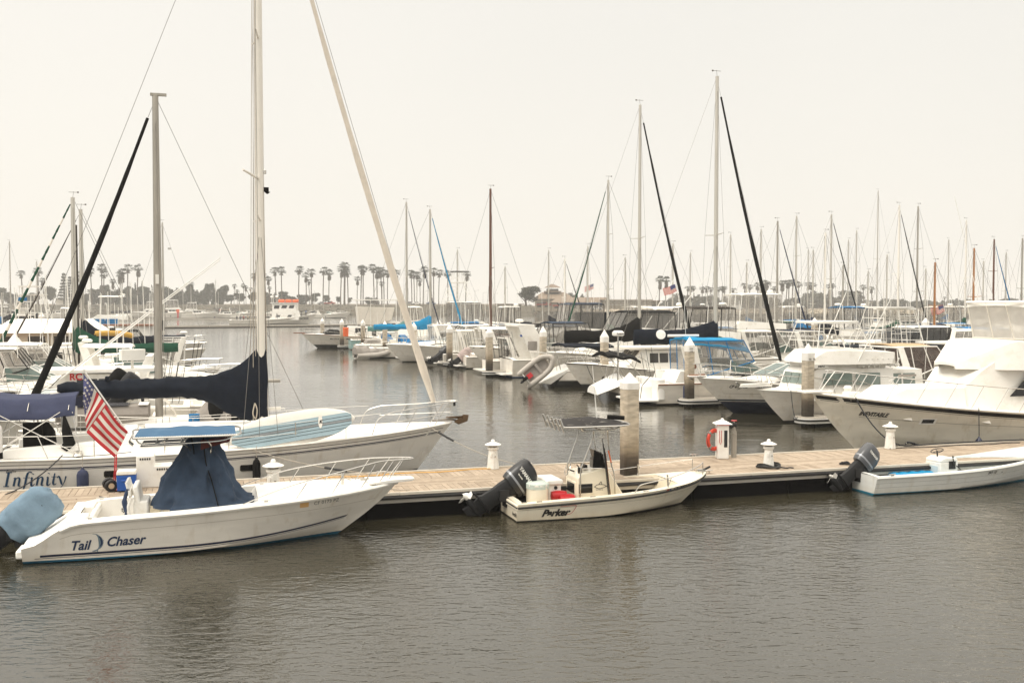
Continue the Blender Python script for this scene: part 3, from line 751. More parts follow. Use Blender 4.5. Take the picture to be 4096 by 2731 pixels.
mb.loft(rings + [rings[0]], mat('ring_red', (.62, .05, .02), .5, var=.1), caps=False); mb.build('ring', lr, sharp=0)
mb = MB()
for q in range(4):
    a = pi / 4 + q * pi / 2; mb.box((.275 * cos(a), 0, .275 * sin(a)), (.14, .108, .07), GREYC, ry=-a)
build_each(mb, 'strap', lr, bevel=.01)
mb = MB(); mb.tube(smooth_path([(.34 * cos(a), -.02 + .03 * sin(3 * a), .37 * sin(a)) for a in [i * pi / 6 for i in range(13)]]), .007, RUBB, 5); mb.build('grab_line', lr)
p = dock_pt(2935, 1829); sp = thing('standpipe', 'grey fire hydrant standpipe with a red wheel beside the tall cabinet', 'standpipe', (p.x, p.y, ZD), DA)
mb = MB(); mb.tube([(0, 0, 0), (0, 0, .95)], .05, ALUG, 10); mb.box((0, 0, .4), (.13, .10, .8), ALUG); mb.tube([(0, 0, .68), (0, 0, .73)], .085, ALUG, 10); mb.build('pipe', sp)
mb = MB(); mb.tube([(.06, 0, .96), (-.02, 0, .98), (-.14, -.02, .93)], [.075, .07, .055], DKGREY2, 10); mb.tube([(0, 0, .95), (0, 0, 1.1)], .02, STEEL, 6); mb.build('valve', sp)
mb = MB(); mb.lathe([(.0, 1.1), (.09, 1.1), (.09, 1.12), (0, 1.12)], RED, n=12); mb.build('hand_wheel', sp)
def cleat(px, py, label, z=None):
    p = dock_pt(px, py); mb = MB(); mb.tube([(-.16, 0, .075), (-.1, 0, .085), (.1, 0, .085), (.16, 0, .075)], [.012, .02, .02, .012], STEEL, 6)
    mb.box((-.05, 0, .04), (.03, .04, .08), STEEL); mb.box((.05, 0, .04), (.03, .04, .08), STEEL); mb.box((0, 0, .006), (.16, .07, .012), STEEL)
    o = mb.build('cleat', label=label, cat='cleat', group='mooring cleats on the main dock', loc=(p.x, p.y, ZD)); o.rotation_euler = (0, 0, DA); return p
cleat(2105, 1862, 'steel cleat with the pale rope coil, between the outboard and the console boat')
cleat(3640, 1782, 'steel cleat holding a dark knotted rope beside the sportfisher\'s hull')
cleat(1525, 1898, 'steel cleat near the sailboat bow with the spring line made fast')
cleat(2775, 1828, 'bare steel cleat on the far dock edge close to the life ring')
cleat(2830, 1893, 'bare steel cleat on the near dock edge by the console boat\'s bow')
piling(2517, 1897, ZD, 'thick octagonal piling with white pointed cap rising through the main dock', w=.42, zt=3.35, hc=.27, hb=.17)
# ------------------------------------------------------------------ fishing boat with the covered console (near, left)
F1 = Frame(-10.02, 20.58, 16.5)
tc1 = thing('fishing_boat', 'white centre console fishing boat with navy stripes and its console under a blue canvas tent', 'motor boat', (F1.x, F1.y, 0), F1.a)
H1 = Hull(7.70, 2.5, [(0, .34), (.045, .42), (.09, .66), (.13, .80), (.2, .85), (.45, .93), (.7, 1.03), (1, 1.13)],
          width=[(0, .90), (.2, .97), (.5, 1.0), (.68, .93), (.82, .70), (.92, .38), (1, 0)], rake=1.35, q=1.25, wc=.86, e=1.6, zc0=.02, zc1=.42, draft=.4)
HM1 = zmat('hull_fishing', [(.045, (.008, .11, .20)), (.055, (.008, .11, .20)), (3, (.78, .735, .66))])
mb = MB(); H1.mesh(mb, HM1, 34, 8); mb.build('hull', tc1, sharp=50)
mb = MB(); H1.deck(mb, DECK, ck=(.135, .60), g=.24, sole=.32, lin=DECK, camber=.04, t0=.0)
mb.build('deck', tc1)
mb = MB(); H1.rub(mb, GEL, .045, -.03, .1, 1.0, 36); mb.build('gunwale_moulding', tc1)
mb = MB()
lo = lambda t: .10 + .05 * t + .34 * max(0, (t - .45) / .55) ** 2
H1.band(mb, STRIPE, .05, .93, lambda t: lo(t) + .03, lambda t: lo(t) + .075, -1, 40); H1.band(mb, STRIPE, .035, .93, lambda t: lo(t), lambda t: lo(t) + .012, -1, 40)
H1.band(mb, STRIPE, .05, .93, lambda t: lo(t) + .03, lambda t: lo(t) + .075, 1, 20)
mb.build('stripe', tc1)
mb = MB(); H1.band(mb, mat('knuckle_line', (.45, .40, .33), .5), .1, .97, lambda t: H1.zs(t) * .70, lambda t: H1.zs(t) * .70 + .008, -1, 30); mb.build('moulding_line', tc1)
# the name, with a leaping billfish between the words
mb = MB(); v2, f2 = text2d('Tail', .275, .32, .007, .92); H1.decal(mb, INK, v2, f2, .88, .25, -1)
v2, f2 = text2d('Chaser', .275, .32, .007, .92); H1.decal(mb, INK, v2, f2, 1.56, .29, -1, slope=.02)
fish = [[(0, 0, .02), (.04, .05, .06), (.06, .13, .10), (.05, .21, .09), (.02, .27, .05), (-.03, .32, .015), (-.09, .33, .008)], [(.07, .13, .03), (.11, .19, .012)], [(.0, .0, .02), (-.06, -.03, .03), (-.11, -.03, .01)], [(.0, .01, .02), (-.02, -.06, .02)]]
v2, f2 = ribbon2d(fish, .9); H1.decal(mb, mat('fish_grey', (.16, .22, .27), .5), v2, f2, 1.41, .24, -1)
v2, f2 = ribbon2d([[(.045, .06, .02), (.075, .13, .04), (.06, .22, .03), (.03, .27, .02)]], .9); H1.decal(mb, INK, v2, f2, 1.41, .24, -1, off=.009)
v2, f2 = text2d('CF 0173 PZ', .115, 0, 0, 1.0); H1.decal(mb, mat('grey_lettering', (.12, .11, .10), .5), v2, f2, 5.72, .86, -1, slope=.035)
v2 = [(0, 0), (.19, 0), (.19, .11), (0, .11)]; H1.decal(mb, mat('sticker_orange', (.75, .45, .18), .5), v2, [(0, 1, 2, 3)], 5.42, .83, -1)
mb.build('lettering', tc1)
# pulpit, rail, cleats
mb = MB(); mb.loft([[(7.0, -.42, 1.14), (7.0, .42, 1.14), (7.0, .42, 1.18), (7.0, -.42, 1.18)], [(7.55, -.24, 1.12), (7.55, .24, 1.12), (7.55, .24, 1.20), (7.55, -.24, 1.20)], [(8.02, -.16, 1.14), (8.02, .16, 1.14), (8.02, .16, 1.20), (8.02, -.16, 1.20)], [(8.08, -.1, 1.15), (8.08, .1, 1.15), (8.08, .1, 1.19), (8.08, -.1, 1.19)]], DECK); mb.build('bow_pulpit', tc1, bevel=.01)
mb = MB()
for sd in (-1, 1):
    pts = [H1.sheer_pt(.56, sd, .12, .02), H1.sheer_pt(.62, sd, .14, .16), H1.sheer_pt(.70, sd, .14, .31), H1.sheer_pt(.80, sd, .13, .42), H1.sheer_pt(.90, sd, .1, .50)]
    pts += [Vector((7.35, sd * .26, 1.64)), Vector((7.98, sd * .13, 1.64)), Vector((8.06, 0, 1.64))]
    mb.tube(smooth_path(pts, 5), .0135, STEEL, 7)
    for t, dx, hh in ((.70, .22, .33), (.80, .27, .44), (.885, .33, .51), (.935, .38, .52), (.965, .42, .52)):
        b = H1.sheer_pt(t, sd, .12 if t < .93 else .09, 0); e = b + Vector((dx, -sd * (.0 if t < .85 else .05), hh)); mb.tube([b, e], .012, STEEL, 6)
mb.build('bow_rail', tc1)
mb = MB()
for sd in (-1, 1):
    for t in (.17, .62): p = H1.sheer_pt(t, sd, .12, .05); mb.tube([p - Vector((.11, 0, 0)), p + Vector((.11, 0, 0))], .012, STEEL, 6); mb.box(p - Vector((0, 0, .025)), (.08, .03, .05), STEEL)
mb.tube([(6.45, 0, 1.1), (6.45, 0, 1.36)], .035, STEEL, 10); mb.box((6.95, .0, 1.2), (.2, .05, .05), STEEL); build_each(mb, 'cleat', tc1)
# transom platform, aft bench, far liner details
mb = MB(); mb.loft([[(-.12, y, .12), (-.12, y, .28), (.55, y, .34), (.55, y, .12)] for y in (-1.02, -.42)], DECK); mb.loft([[(-.12, y, .12), (-.12, y, .28), (.55, y, .34), (.55, y, .12)] for y in (.42, 1.02)], DECK); build_each(mb, 'swim_platform', tc1, bevel=.03)
mb = MB(); mb.box((.98, -.66, .60), (.42, .62, .5), DECK); mb.box((.98, .66, .60), (.42, .62, .5), DECK); mb.box((1.05, 0, .5), (.30, .8, .30), DECK); mb.box((1.22, 0, .72), (.10, 2.0, .16), DECK); mb.build('transom_bench', tc1, bevel=.03)
mb = MB(); mb.lathe([(.075, -.015), (.09, -.01), (.09, .0)], WPLAS, (1.75, .97, .62), 16, 'y'); mb.lathe([(.07, -.02), (.07, -.018)], DKGREY2, (1.75, .97, .62), 16, 'y')
for q in range(8): a = q * pi / 4; mb.tube([(1.75, .945, .62), (1.75 + .07 * cos(a), .945, .62 + .07 * sin(a))], .006, WPLAS, 4)
mb.build('speaker_grille', tc1)
mb = MB()
for x0, x1 in ((2.0, 2.5), (2.55, 2.95)): mb.box(((x0 + x1) / 2, .955, .62), (x1 - x0, .02, .24), LINER)
mb.build('locker_doors', tc1, bevel=.01)
# leaning post with rod holders
mb = MB(); mb.box((2.18, .05, .86), (.30, .80, .34), WPLAS); mb.box((2.10, .05, 1.15), (.12, .80, .42), WPLAS, ry=-.15); mb.box((2.2, .05, .5), (.26, .5, .4), WPLAS); o = mb.build('leaning_post', tc1, bevel=.04)
mb = MB()
for y in (-.30, -.1, .1, .3): mb.tube([(1.98, y, 1.12), (1.90, y, 1.44)], .035, WPLAS, 8)
mb.box((1.96, 0, 1.22), (.05, .8, .12), WPLAS); mb.build('rod_rack', o)
mb = MB(); mb.tube(smooth_path([(1.93, -.36, 1.30), (1.86, -.37, 1.05), (1.90, -.38, .85), (1.84, -.4, .62)]), [.04] * 6 + [.055] * 7 + [.03] * 6, INK, 8); mb.tube(smooth_path([(1.99, -.38, 1.1), (1.93, -.40, .9), (1.97, -.4, .7)]), .035, WPLAS, 7)
mb.build('towel', label='navy and white towels hung on the leaning post of the striped fishing boat', cat='towel').matrix_world = Matrix.Translation((F1.x, F1.y, 0)) @ Matrix.Rotation(F1.a, 4, 'Z')
# T-top
mb = MB(); ZT = 2.42
hoop = [(2.08, -.82), (2.02, 0), (2.08, .82), (3.1, .86), (4.1, .82), (4.22, 0), (4.1, -.82), (3.1, -.86), (2.08, -.82)]
def ring_pts(z, k=1.0, ax=0.0): return smooth_path([(3.12 + (x - 3.12) * k, y * k, z + ax * (x - 3.12)) for x, y in hoop], 5)
mb.tube(ring_pts(ZT, 1.0), .022, STEEL, 8)
for sd in (-1, 1):
    mb.tube(smooth_path([(2.12, sd * .70, ZT), (2.2, sd * .66, ZT - .13), (2.5, sd * .62, ZT - .17), (3.6, sd * .62, ZT - .15), (3.95, sd * .66, ZT - .1), (4.08, sd * .70, ZT)], 5), .018, STEEL, 7)
    mb.tube([(2.5, sd * .62, ZT - .16), (2.85, sd * .70, ZT)], .014, STEEL, 6); mb.tube([(3.0, sd * .62, ZT - .16), (3.2, sd * .70, ZT)], .014, STEEL, 6)
    mb.tube(smooth_path([(2.98, sd * .62, ZT - .15), (3.12, sd * .40, 2.15), (3.2, sd * .22, 1.9), (3.2, sd * .2, .5)], 5), .022, STEEL, 7)
    mb.tube(smooth_path([(3.55, sd * .62, ZT - .15), (3.6, sd * .40, 2.15), (3.6, sd * .22, 1.9), (3.6, sd * .2, .5)], 5), .022, STEEL, 7)
for x in (2.5, 3.0, 3.55): mb.tube([(x, -.62, ZT - .16), (x, .62, ZT - .16)], .014, STEEL, 6)
mb.build('t_top_frame', tc1)
mb = MB(); sheet(mb, lambda u, v: (2.10 + 2.02 * u, (-.80 + 1.60 * v) * (1 - .06 * abs(2 * u - 1) ** 4), ZT + .02 + .09 * sin(pi * v) * sin(pi * u) + .008 * sin(u * 23 + v * 5)), TBLUE, 22, 10, .015)
mb.build('t_top_canvas', tc1)
mb = MB(); lace = []
for i in range(60):
    a = i / 59; x = 2.10 + 2.02 * a; mb.tube([(x, -.79, ZT + .02), (x + .02, -.83, ZT + .0)], .006, WPLAS, 4)
for i in range(5): mb.tube(smooth_path([(2.05 + .02 * sin(i * 3), -.6 + .06 * i, ZT + .02), (1.98, -.58 + .08 * i, ZT - .1), (2.04, -.5 + .09 * i, ZT - .2)]), .009, STEEL, 5)
mb.build('lacing', tc1)
mb = MB(); mb.loft([[(3.4, y, 2.26), (3.4, y, 2.06), (4.0, y, 2.22), (4.02, y, 2.30)] for y in (-.3, .3)], mat('maroon_netting', (.12, .02, .015), .9, var=.5)); mb.build('life_jacket_net', tc1)
# canvas tent over console
mb = MB(); rings = []
prof = [(2.34, 3.20, 3.66, .14), (2.15, 3.10, 3.74, .22), (1.9, 2.94, 3.84, .32), (1.66, 2.78, 3.95, .42), (1.5, 2.66, 4.02, .48), (1.33, 2.60, 4.08, .52), (1.12, 2.50, 4.22, .62), (.97, 2.42, 4.36, .70), (.88, 2.36, 4.66, .80)]
for i, (z, xa, xb, hy) in enumerate(prof):
    ring = []; n = 96
    for j in range(n):
        a = 2 * pi * j / n; f = 1 + (.015 + .045 * i / 8) * sin(7 * a + i * .25) + (.012 + .02 * i / 8) * sin(13 * a + i * .5) + .03 * sin(3 * a + i * .9); c, s_ = cos(a), sin(a)
        ring.append(((xa + xb) / 2 + (xb - xa) / 2 * f * abs(c) ** .75 * (1 if c > 0 else -1), hy * f * abs(s_) ** .75 * (1 if s_ > 0 else -1), z - (.03 * sin(5 * a) if i == 8 else 0)))
    rings.append(ring)
mb.loft(crease(refine(rings, 5), .10, 3.4, (1, 1, .45), 2.0), DBLUE); ten = mb.build('console_cover', tc1, sharp=75)
mb = MB()
for pts in ([(3.2, -.2, 2.36), (3.25, -.3, 2.1), (3.26, -.34, 1.98)], [(3.45, -.2, 2.33), (3.5, -.39, 1.8), (3.62, -.50, 1.4), (3.75, -.74, .9)]): mb.tube(smooth_path(pts), .012, BLACK, 5)
mb.build('seam_tape', ten)
outboard(tc1, (-.34, 0, .46), R(50), DKGREY, DKGREY2, 1.12, cover=LBLUE)
# flag on the T-top
fl = thing('flag', 'large american flag drooping from a slanted pole on the blue T-top boat', 'flag', (F1.x, F1.y, 0), F1.a, None)
def on1(px, py, y): x, z = F1.tr(px, py, y); return Vector((x, y, z))
pole0, pole1 = on1(515, 1735, -.66), on1(338, 1485, -.66)
mb = MB(); mb.tube([pole0, pole1 + (pole1 - pole0) * .03], .016, WPLAS, 7); mb.lathe([(.0, 0), (.025, .01), (.025, .04), (0, .05)], WPLAS, tuple(pole1), 8); mb.build('pole', fl)
FLW, FLR, FLB = mat('flag_white', (.72, .66, .58), .8, var=.08), mat('flag_red', (.52, .03, .035), .8, var=.15), mat('flag_blue', (.07, .075, .18), .8, var=.15)
def flag_cloth(parent, fn, name='cloth', nx=26, stars=True):
    """fn(u, v): u along the stripes from hoist to fly, v from the top stripe to the bottom one"""
    mb = MB(); nv = 26; vs = [fn(i / nx, j / nv) for i in range(nx + 1) for j in range(nv + 1)]; w = nv + 1; F = {FLW: [], FLR: [], FLB: []}
    for i in range(nx):
        for j in range(nv):
            m = FLB if (i / nx < .4 and j < 14) else (FLR if (j // 2) % 2 == 0 else FLW); F[m].append((i*w + j, i*w + j + 1, (i+1)*w + j + 1, (i+1)*w + j))
    for m in F: mb.add(vs, F[m], m)
    o = mb.build(name, parent, sharp=0, fix=False)
    for p in o.data.polygons: p.use_smooth = True
    if stars:
        st = MB()
        for r in range(5):
            for c in range(6):
                u, v = .035 + .066 * c, .05 + .108 * r
                for sg in (-1, 1):
                    p = Vector(fn(u, v)); du = (Vector(fn(u + .01, v)) - p).normalized(); dv = (Vector(fn(u, v + .01)) - p).normalized(); nr = du.cross(dv).normalized() * (.007 * sg); pts = []
                    for k in range(10): a = k * pi / 5; q = .027 if k % 2 == 0 else .011; pts.append(p + nr + du * q * sin(a) - dv * q * cos(a))
                    cvs = [p + nr] + pts; st.add(cvs, [(0, 1 + k, 1 + (k + 1) % 10) for k in range(10)], FLW)
        st.build('stars', o, fix=False, sharp=0)
    return o
def q1(zx, zy, y=-.7): return on1(zx * .319, 1500 + zy * .319, y)
def bil(c, u, v): return c[0].lerp(c[1], v).lerp(c[3].lerp(c[2], v), u)
mb = MB(); QA = [q1(1046, -20, -.66), q1(1335, 375, -.68), q1(1088, 722, -.95), q1(1045, 330, -.9)]; QB = [q1(1088, 722, -.96), q1(1335, 375, -.70), q1(1605, 705, -.66), q1(1440, 1035, -.85)]
def fa(u, v): p = bil(QA, u, v); b = sin(pi * u) * sin(pi * v); return p + Vector((0, -.10 * b * sin(v * 8 + u * 2), .03 * b * sin(v * 9)))
def fb2(u, v): p = QB[0].lerp(QB[1], v).lerp(QB[3].lerp(QB[2], v), u); b = sin(pi * u); return p + Vector((0, -.05 * b * sin(v * 13 + u * 3) - .02 * sin(v * 20) * u, -.05 * b * v))
def grid(fn, nu, nv, pick):
    vs = [fn(i / nu, j / nv) for i in range(nu + 1) for j in range(nv + 1)]; w = nv + 1; F = {}
    for i in range(nu):
        for j in range(nv): F.setdefault(pick(i / nu, j), []).append((i*w + j, i*w + j + 1, (i+1)*w + j + 1, (i+1)*w + j))
    for m in F: mb.add(vs, F[m], m)
grid(fa, 12, 28, lambda u, j: FLB if (j < 15 and u < .98) and j < 15 - 0 * u and (j < 13 - 0) else (FLW, FLR)[((j - 13) // 3) % 2] if j < 27 else FLR)
grid(fb2, 14, 27, lambda u, j: (FLR, FLW)[(j // 3) % 2])
cl = mb.build('cloth', fl, sharp=0, fix=False)
for p_ in cl.data.polygons: p_.use_smooth = True
st = MB()
for r in range(4):
    for c in range(4):
        u, v = .12 + .24 * c, .10 + .10 * r + (.04 if c % 2 else 0); p_ = Vector(fa(u, v)) + Vector((0, -.012, 0)); pts = []
        for k in range(10): a = k * pi / 5; q = .036 if k % 2 == 0 else .015; pts.append(p_ + Vector((q * sin(a), 0, q * cos(a))))
        st.add([p_] + pts, [(0, 1 + k, 1 + (k + 1) % 10) for k in range(10)], FLW)
st.build('stars', cl, fix=False, sharp=0)
# mooring line fender etc.
mb = MB(); coil(mb, (0, 0, 0), .2, DROPE, 3, .016, .02); p = dock_pt(620, 1998); mb.build('rope_coil', label='small dark rope coil on the dock behind the blue covered outboard', cat='rope', loc=(p.x, p.y, ZD))

# ------------------------------------------------------------------ cream centre console boat
F2 = Frame(-.16, 24.38, 17.3)
pk = thing('console_boat', 'cream open console boat with black T-top and dark tilted outboard in the middle', 'motor boat', (F2.x, F2.y, 0), F2.a)
H2 = Hull(5.52, 2.30, [(0, .44), (.3, .50), (.6, .57), (.85, .68), (1, .80)], width=[(0, .90), (.25, .97), (.5, 1.0), (.7, .92), (.84, .70), (.94, .38), (1, 0)], rake=.75, q=1.3, wc=.88, e=1.5, zc0=.0, zc1=.3, draft=.3)
HM2 = zmat('hull_cream', [(.012, (.015, .015, .014)), (.02, (.015, .015, .014)), (3, (.80, .73, .59))])
mb = MB(); H2.mesh(mb, HM2, 34, 8); mb.build('hull', pk, sharp=50)
mb = MB(); H2.deck(mb, GELC, ck=(.03, .80), g=.20, sole=.14, lin=LINER, camber=.03); mb.build('deck', pk)
mb = MB(); H2.rub(mb, RUBB, .026, -.085, .0, 1.0, 36); mb.tube([(-.02, -1.0, .36), (-.02, 1.0, .36)], .022, RUBB, 6); mb.build('rub_rail', pk)
mb = MB(); H2.band(mb, mat('moulding_shadow', (.30, .26, .2), .5), .02, .95, lambda t: H2.zs(t) * .66, lambda t: H2.zs(t) * .66 + .007, -1); mb.build('moulding_line', pk)
mb = MB(); v2, f2 = text2d('Parker', .235, .38, .012, 1.06, 1.0); H2.decal(mb, INKB, v2, f2, .60, .12, -1)
v2, f2 = ribbon2d([[(0, 0, .012), (.33, .012, .012), (.40, .0, .014), (.36, -.10, .012), (.28, -.19, .01), (.18, -.21, .008)]], 1); H2.decal(mb, RED, v2, f2, 1.05, .345, -1)
v2, f2 = text2d('CF 2051 NX', .135, 0, .002, .98); H2.decal(mb, INKB, v2, f2, 4.10, .535, -1, off=.010, slope=.07)
H2.decal(mb, mat('sticker_red', (.5, .12, .08), .5), [(0, 0), (.08, 0), (.08, .09), (0, .09)], [(0, 1, 2, 3)], 3.88, .515, -1, off=.01); H2.decal(mb, mat('sticker_blue', (.05, .1, .3), .5), [(0, 0), (.05, 0), (.05, .09), (0, .09)], [(0, 1, 2, 3)], 3.97, .52, -1, off=.01)
v2, f2 = text2d('Hawk', .15, .2, .003, 1.0); mb.add([(-.012 + .0, -.95 + a, .12 + b) for a, b in v2], f2, INKB)
mb.build('lettering', pk)
mb = MB(); mb.box((.02, 0, .36), (.10, 2.0, .14), GELC); mb.build('transom_cap', pk, bevel=.02)
# console
def on2(px, py, y): x, z = F2.tr(px, py, y); return Vector((x, y, z))
mb = MB(); co_ = [(1.72, .14), (1.74, .88), (1.84, .98), (2.02, 1.02), (2.42, 1.10), (2.55, 1.10), (2.72, .14)]
extrude(mb, co_, -.42, .42, GELC); con = mb.build('console', pk, bevel=.03)
mb = MB(); mb.loft([[(2.56, y, 1.06), (2.62, y, 1.0), (3.05, y, .34), (3.08, y, .14), (2.6, y, .14)] for y in (-.33, .33)], GELC); mb.build('console_seat', con, bevel=.03)
mb = MB(); mb.box((1.725, -.02, .60), (.03, .62, .34), GELC); mb.box((1.71, -.02, .60), (.03, .50, .24), GLASS); mb.build('tackle_door', con, bevel=.01)
mb = MB(); mb.box((1.95, -.424, .62), (.42, .012, .30), GELC); mb.box((1.95, -.43, .62), (.36, .012, .23), GLASS); mb.build('side_hatch', con, bevel=.006)
mb = MB(); v2, f2 = ribbon2d([[(0, .05, .006), (.1, .10, .008), (.25, .09, .007), (.33, .05, .006), (.40, .10, .006)], [(.33, .05, .006), (.38, .0, .006)], [(.0, .05, .006), (.12, .0, .008), (.25, .02, .006), (.33, .05, .006)], [(.12, .1, .006), (.18, .17, .006), (.2, .1, .006)]], 1.4)
mb.add([(2.18 + a, -.428, .60 + b) for a, b in v2], f2, INKB); v2, f2 = text2d('Sportfishing', .04, .2); mb.add([(2.22 + a, -.428, .56 + b) for a, b in v2], f2, INKB); mb.build('fish_mark', con)
mb = MB()
for i in range(24):
    pass
wh = [Vector((1.66 + .055 * cos(a) * .2 + .16 * sin(a) * .35, .08 + .17 * cos(a), 1.04 + .15 * sin(a))) for a in [i * 2 * pi / 24 for i in range(25)]]
mb.tube(wh, .011, STEEL, 6)
for i in (0, 8, 16): mb.tube([(1.68, .08, 1.03), wh[i]], .008, STEEL, 5)
mb.tube([(1.68, .08, 1.03), (1.84, .08, .97)], .02, RUBB, 6); mb.build('steering_wheel', con)
mb = MB(); mb.box((1.86, -.26, 1.05), (.10, .07, .14), RUBB); mb.tube([(1.86, -.24, 1.1), (1.78, -.24, 1.2)], .014, RUBB, 6); mb.box((2.05, -.05, 1.10), (.10, .24, .12), RUBB); mb.build('controls', con, bevel=.01)
mb = MB(); mb.loft([[(2.18, y, 1.08), (2.50, y, 1.10), (2.44, y, 1.44), (2.22, y, 1.55)] for y in (-.36, -.30)], BLACK); mb.loft([[(2.46, y, 1.1), (2.50, y, 1.1), (2.40, y, 1.50), (2.36, y, 1.5)] for y in (-.36, .36)], clear('smoked_screen', (.04, .035, .03), .75)); mb.build('windshield', con)
mb = MB(); mb.loft([rrect(2.32, -.12, .26, .22, z, 3, .45) for z in (1.10, 1.18, 1.27, 1.33)], GREYC); mb.build('bundle', label='grey jacket bundled on the cream boat\'s console', cat='jacket').matrix_world = Matrix.Translation((F2.x, F2.y, 0)) @ Matrix.Rotation(F2.a, 4, 'Z')
# T-top frame
mb = MB(); ZP = 2.20
def hp(z, x0, x1, hw, n=5): return smooth_path([(x0, -hw * .9, z), (x0 - .05, 0, z + .02), (x0, hw * .9, z), (x0 + .4, hw, z), ((x0 + x1) / 2, hw, z), (x1 - .3, hw, z), (x1, hw * .7, z + .0), (x1 + .05, 0, z), (x1, -hw * .7, z), (x1 - .3, -hw, z), ((x0 + x1) / 2, -hw, z), (x0 + .4, -hw, z), (x0, -hw * .9, z)], n)
mb.tube(hp(ZP, 1.28, 3.05, .86), .020, STEEL, 8)
for sd in (-1, 1):
    mb.tube(smooth_path([(1.75, sd * .66, ZP - .03), (1.82, sd * .6, ZP - .12), (2.2, sd * .56, ZP - .13), (2.6, sd * .56, ZP - .12), (2.78, sd * .62, ZP - .05), (2.8, sd * .68, ZP)], 5), .016, STEEL, 7)
    mb.tube(smooth_path([(2.12, sd * .54, ZP - .12), (2.10, sd * .48, ZP - .35), (1.86, sd * .46, 1.25), (1.80, sd * .455, 1.0), (1.80, sd * .455, .16)], 5), .019, STEEL, 7)
    mb.tube(smooth_path([(2.48, sd * .54, ZP - .12), (2.52, sd * .48, ZP - .3), (2.62, sd * .46, 1.2), (2.70, sd * .455, .9), (2.74, sd * .455, .16)], 5), .019, STEEL, 7)
    mb.tube([(1.84, sd * .46, 1.12), (2.64, sd * .46, 1.10)], .014, STEEL, 6)
for x in (1.9, 2.3, 2.7): mb.tube([(x, -.56, ZP - .12), (x, .56, ZP - .12)], .012, STEEL, 6)
mb.build('t_top_frame', pk)
mb = MB(); sheet(mb, lambda u, v: (1.32 + 1.70 * u, (-.82 + 1.64 * v) * (1 - .25 * abs(2 * u - 1) ** 6), ZP + .015 + .12 * sin(pi * v) * sin(pi * u) + .006 * sin(u * 19 + 4 * v)), mat('worn_black_canvas', (.016, .013, .012), .9, var=.3, dirt=None), 20, 10, .014); cn = mb.build('t_top_canvas', pk)
mb = MB(); random.seed(5)
for i in range(26):
    u, v = random.random(), random.choice((random.uniform(.0, .2), random.random())); c = Vector((1.36 + 1.6 * u, (-.78 + 1.56 * v) * (1 - .25 * abs(2 * u - 1) ** 6), ZP + .024 + .12 * sin(pi * v) * sin(pi * u)))
    r_ = random.uniform(.012, .05); mb.add([c + Vector((r_ * random.uniform(1, 2.4) * cos(a), r_ * random.uniform(.3, .8) * sin(a), .006)) for a in [k * pi / 3 for k in range(6)]], [(0, 1, 2, 3, 4, 5)], GREYC if i % 2 else CANV)
mb.build('bird_droppings', cn, kind='stuff')
mb = MB()
for i, y in enumerate((-.78, -.48, -.17, .15, .48)):
    mb.tube([(1.26, y, ZP - .12), (1.14, y, ZP + .20)], .030, STEEL, 9); mb.tube([(1.20, y, ZP + .02), (1.30, y, ZP)], .012, STEEL, 5)
build_each(mb, 'rod_holder', pk)
mb = MB(); mb.tube([(2.62, -.18, ZP + .15), (3.02, -.36, ZP + .13)], .055, BLACK, 10); mb.tube([(2.7, -.2, ZP + .05), (2.7, -.2, ZP + .14)], .012, STEEL, 5); mb.build('radio_box', pk)
a0, a1 = on2(2387, 1672, -.1), on2(2370, 1462, -.1)
mb = MB(); mb.tube([a0 - (a1 - a0) * .02, a0.lerp(a1, .25)], .016, WPLAS, 6); mb.tube([a0.lerp(a1, .25), a1], [.012, .007], WPLAS, 6); mb.build('antenna', pk)
mb = MB()
for i in range(4): mb.tube([(2.62 - .03 * i, -.50 - .02 * i, .2), (2.44 - .03 * i, -.52, 1.5 + .12 * i)], .009, (TEAK, RUBB, RUBB, DKGREY)[i], 5)
mb.tube([(2.60, -.5, 1.25), (2.52, -.5, 1.55)], .016, ORANGE, 6); mb.build('fishing_rods', label='fishing rods strapped upright to the black T-top frame', cat='fishing rods', kind=None).matrix_world = Matrix.Translation((F2.x, F2.y, 0)) @ Matrix.Rotation(F2.a, 4, 'Z')
# bait tank, cooler seat, red fuel can
mb = MB(); mb.loft([rrect(.72, -.30, .50, .58, z, 5, .45) for z in (.15, .74)] , GELC); mb.loft([rrect(.72, -.30, .52, .60, z, 5, .45) for z in (.74, .80)], WPLAS); mb.build('bait_tank', pk, bevel=.015)
mb = MB(); rings = [[(x * (1 + .03 * sin(4 * i)), y, z) for i, (x, y, z) in enumerate(rrect(.72, -.30, w_, w_ + .06, z, 5, .45))] for z, w_ in ((.68, .53), (.80, .54), (.835, .44))]; mb.loft(rings, mat('pale_towel', (.55, .62, .56), .9, var=.15)); mb.build('towel', label='pale green towel draped over the round bait tank of the cream boat', cat='towel').matrix_world = Matrix.Translation((F2.x, F2.y, 0)) @ Matrix.Rotation(F2.a, 4, 'Z')
mb = MB(); mb.box((1.18, .05, .45), (.34, .72, .58), WPLAS); mb.box((1.16, .05, .80), (.44, .84, .13), WPLAS); sb_ = mb.build('leaning_seat', pk, bevel=.035)
mb = MB(); mb.lathe([(.045, 0), (.045, .012)], RUBB, (1.20, -.325, .66), 14, 'y'); mb.build('drink_holder', sb_)
mb = MB(); mb.lathe([(.02, -.22), (.13, -.20), (.155, -.1), (.155, .08), (.13, .18), (.02, .2)], RED, (1.46, -.42, .36), 16, 'x'); mb.build('fuel_can', label='red rounded fuel can lying beside the cream boat\'s console', cat='fuel can').matrix_world = Matrix.Translation((F2.x, F2.y, 0)) @ Matrix.Rotation(F2.a, 4, 'Z')
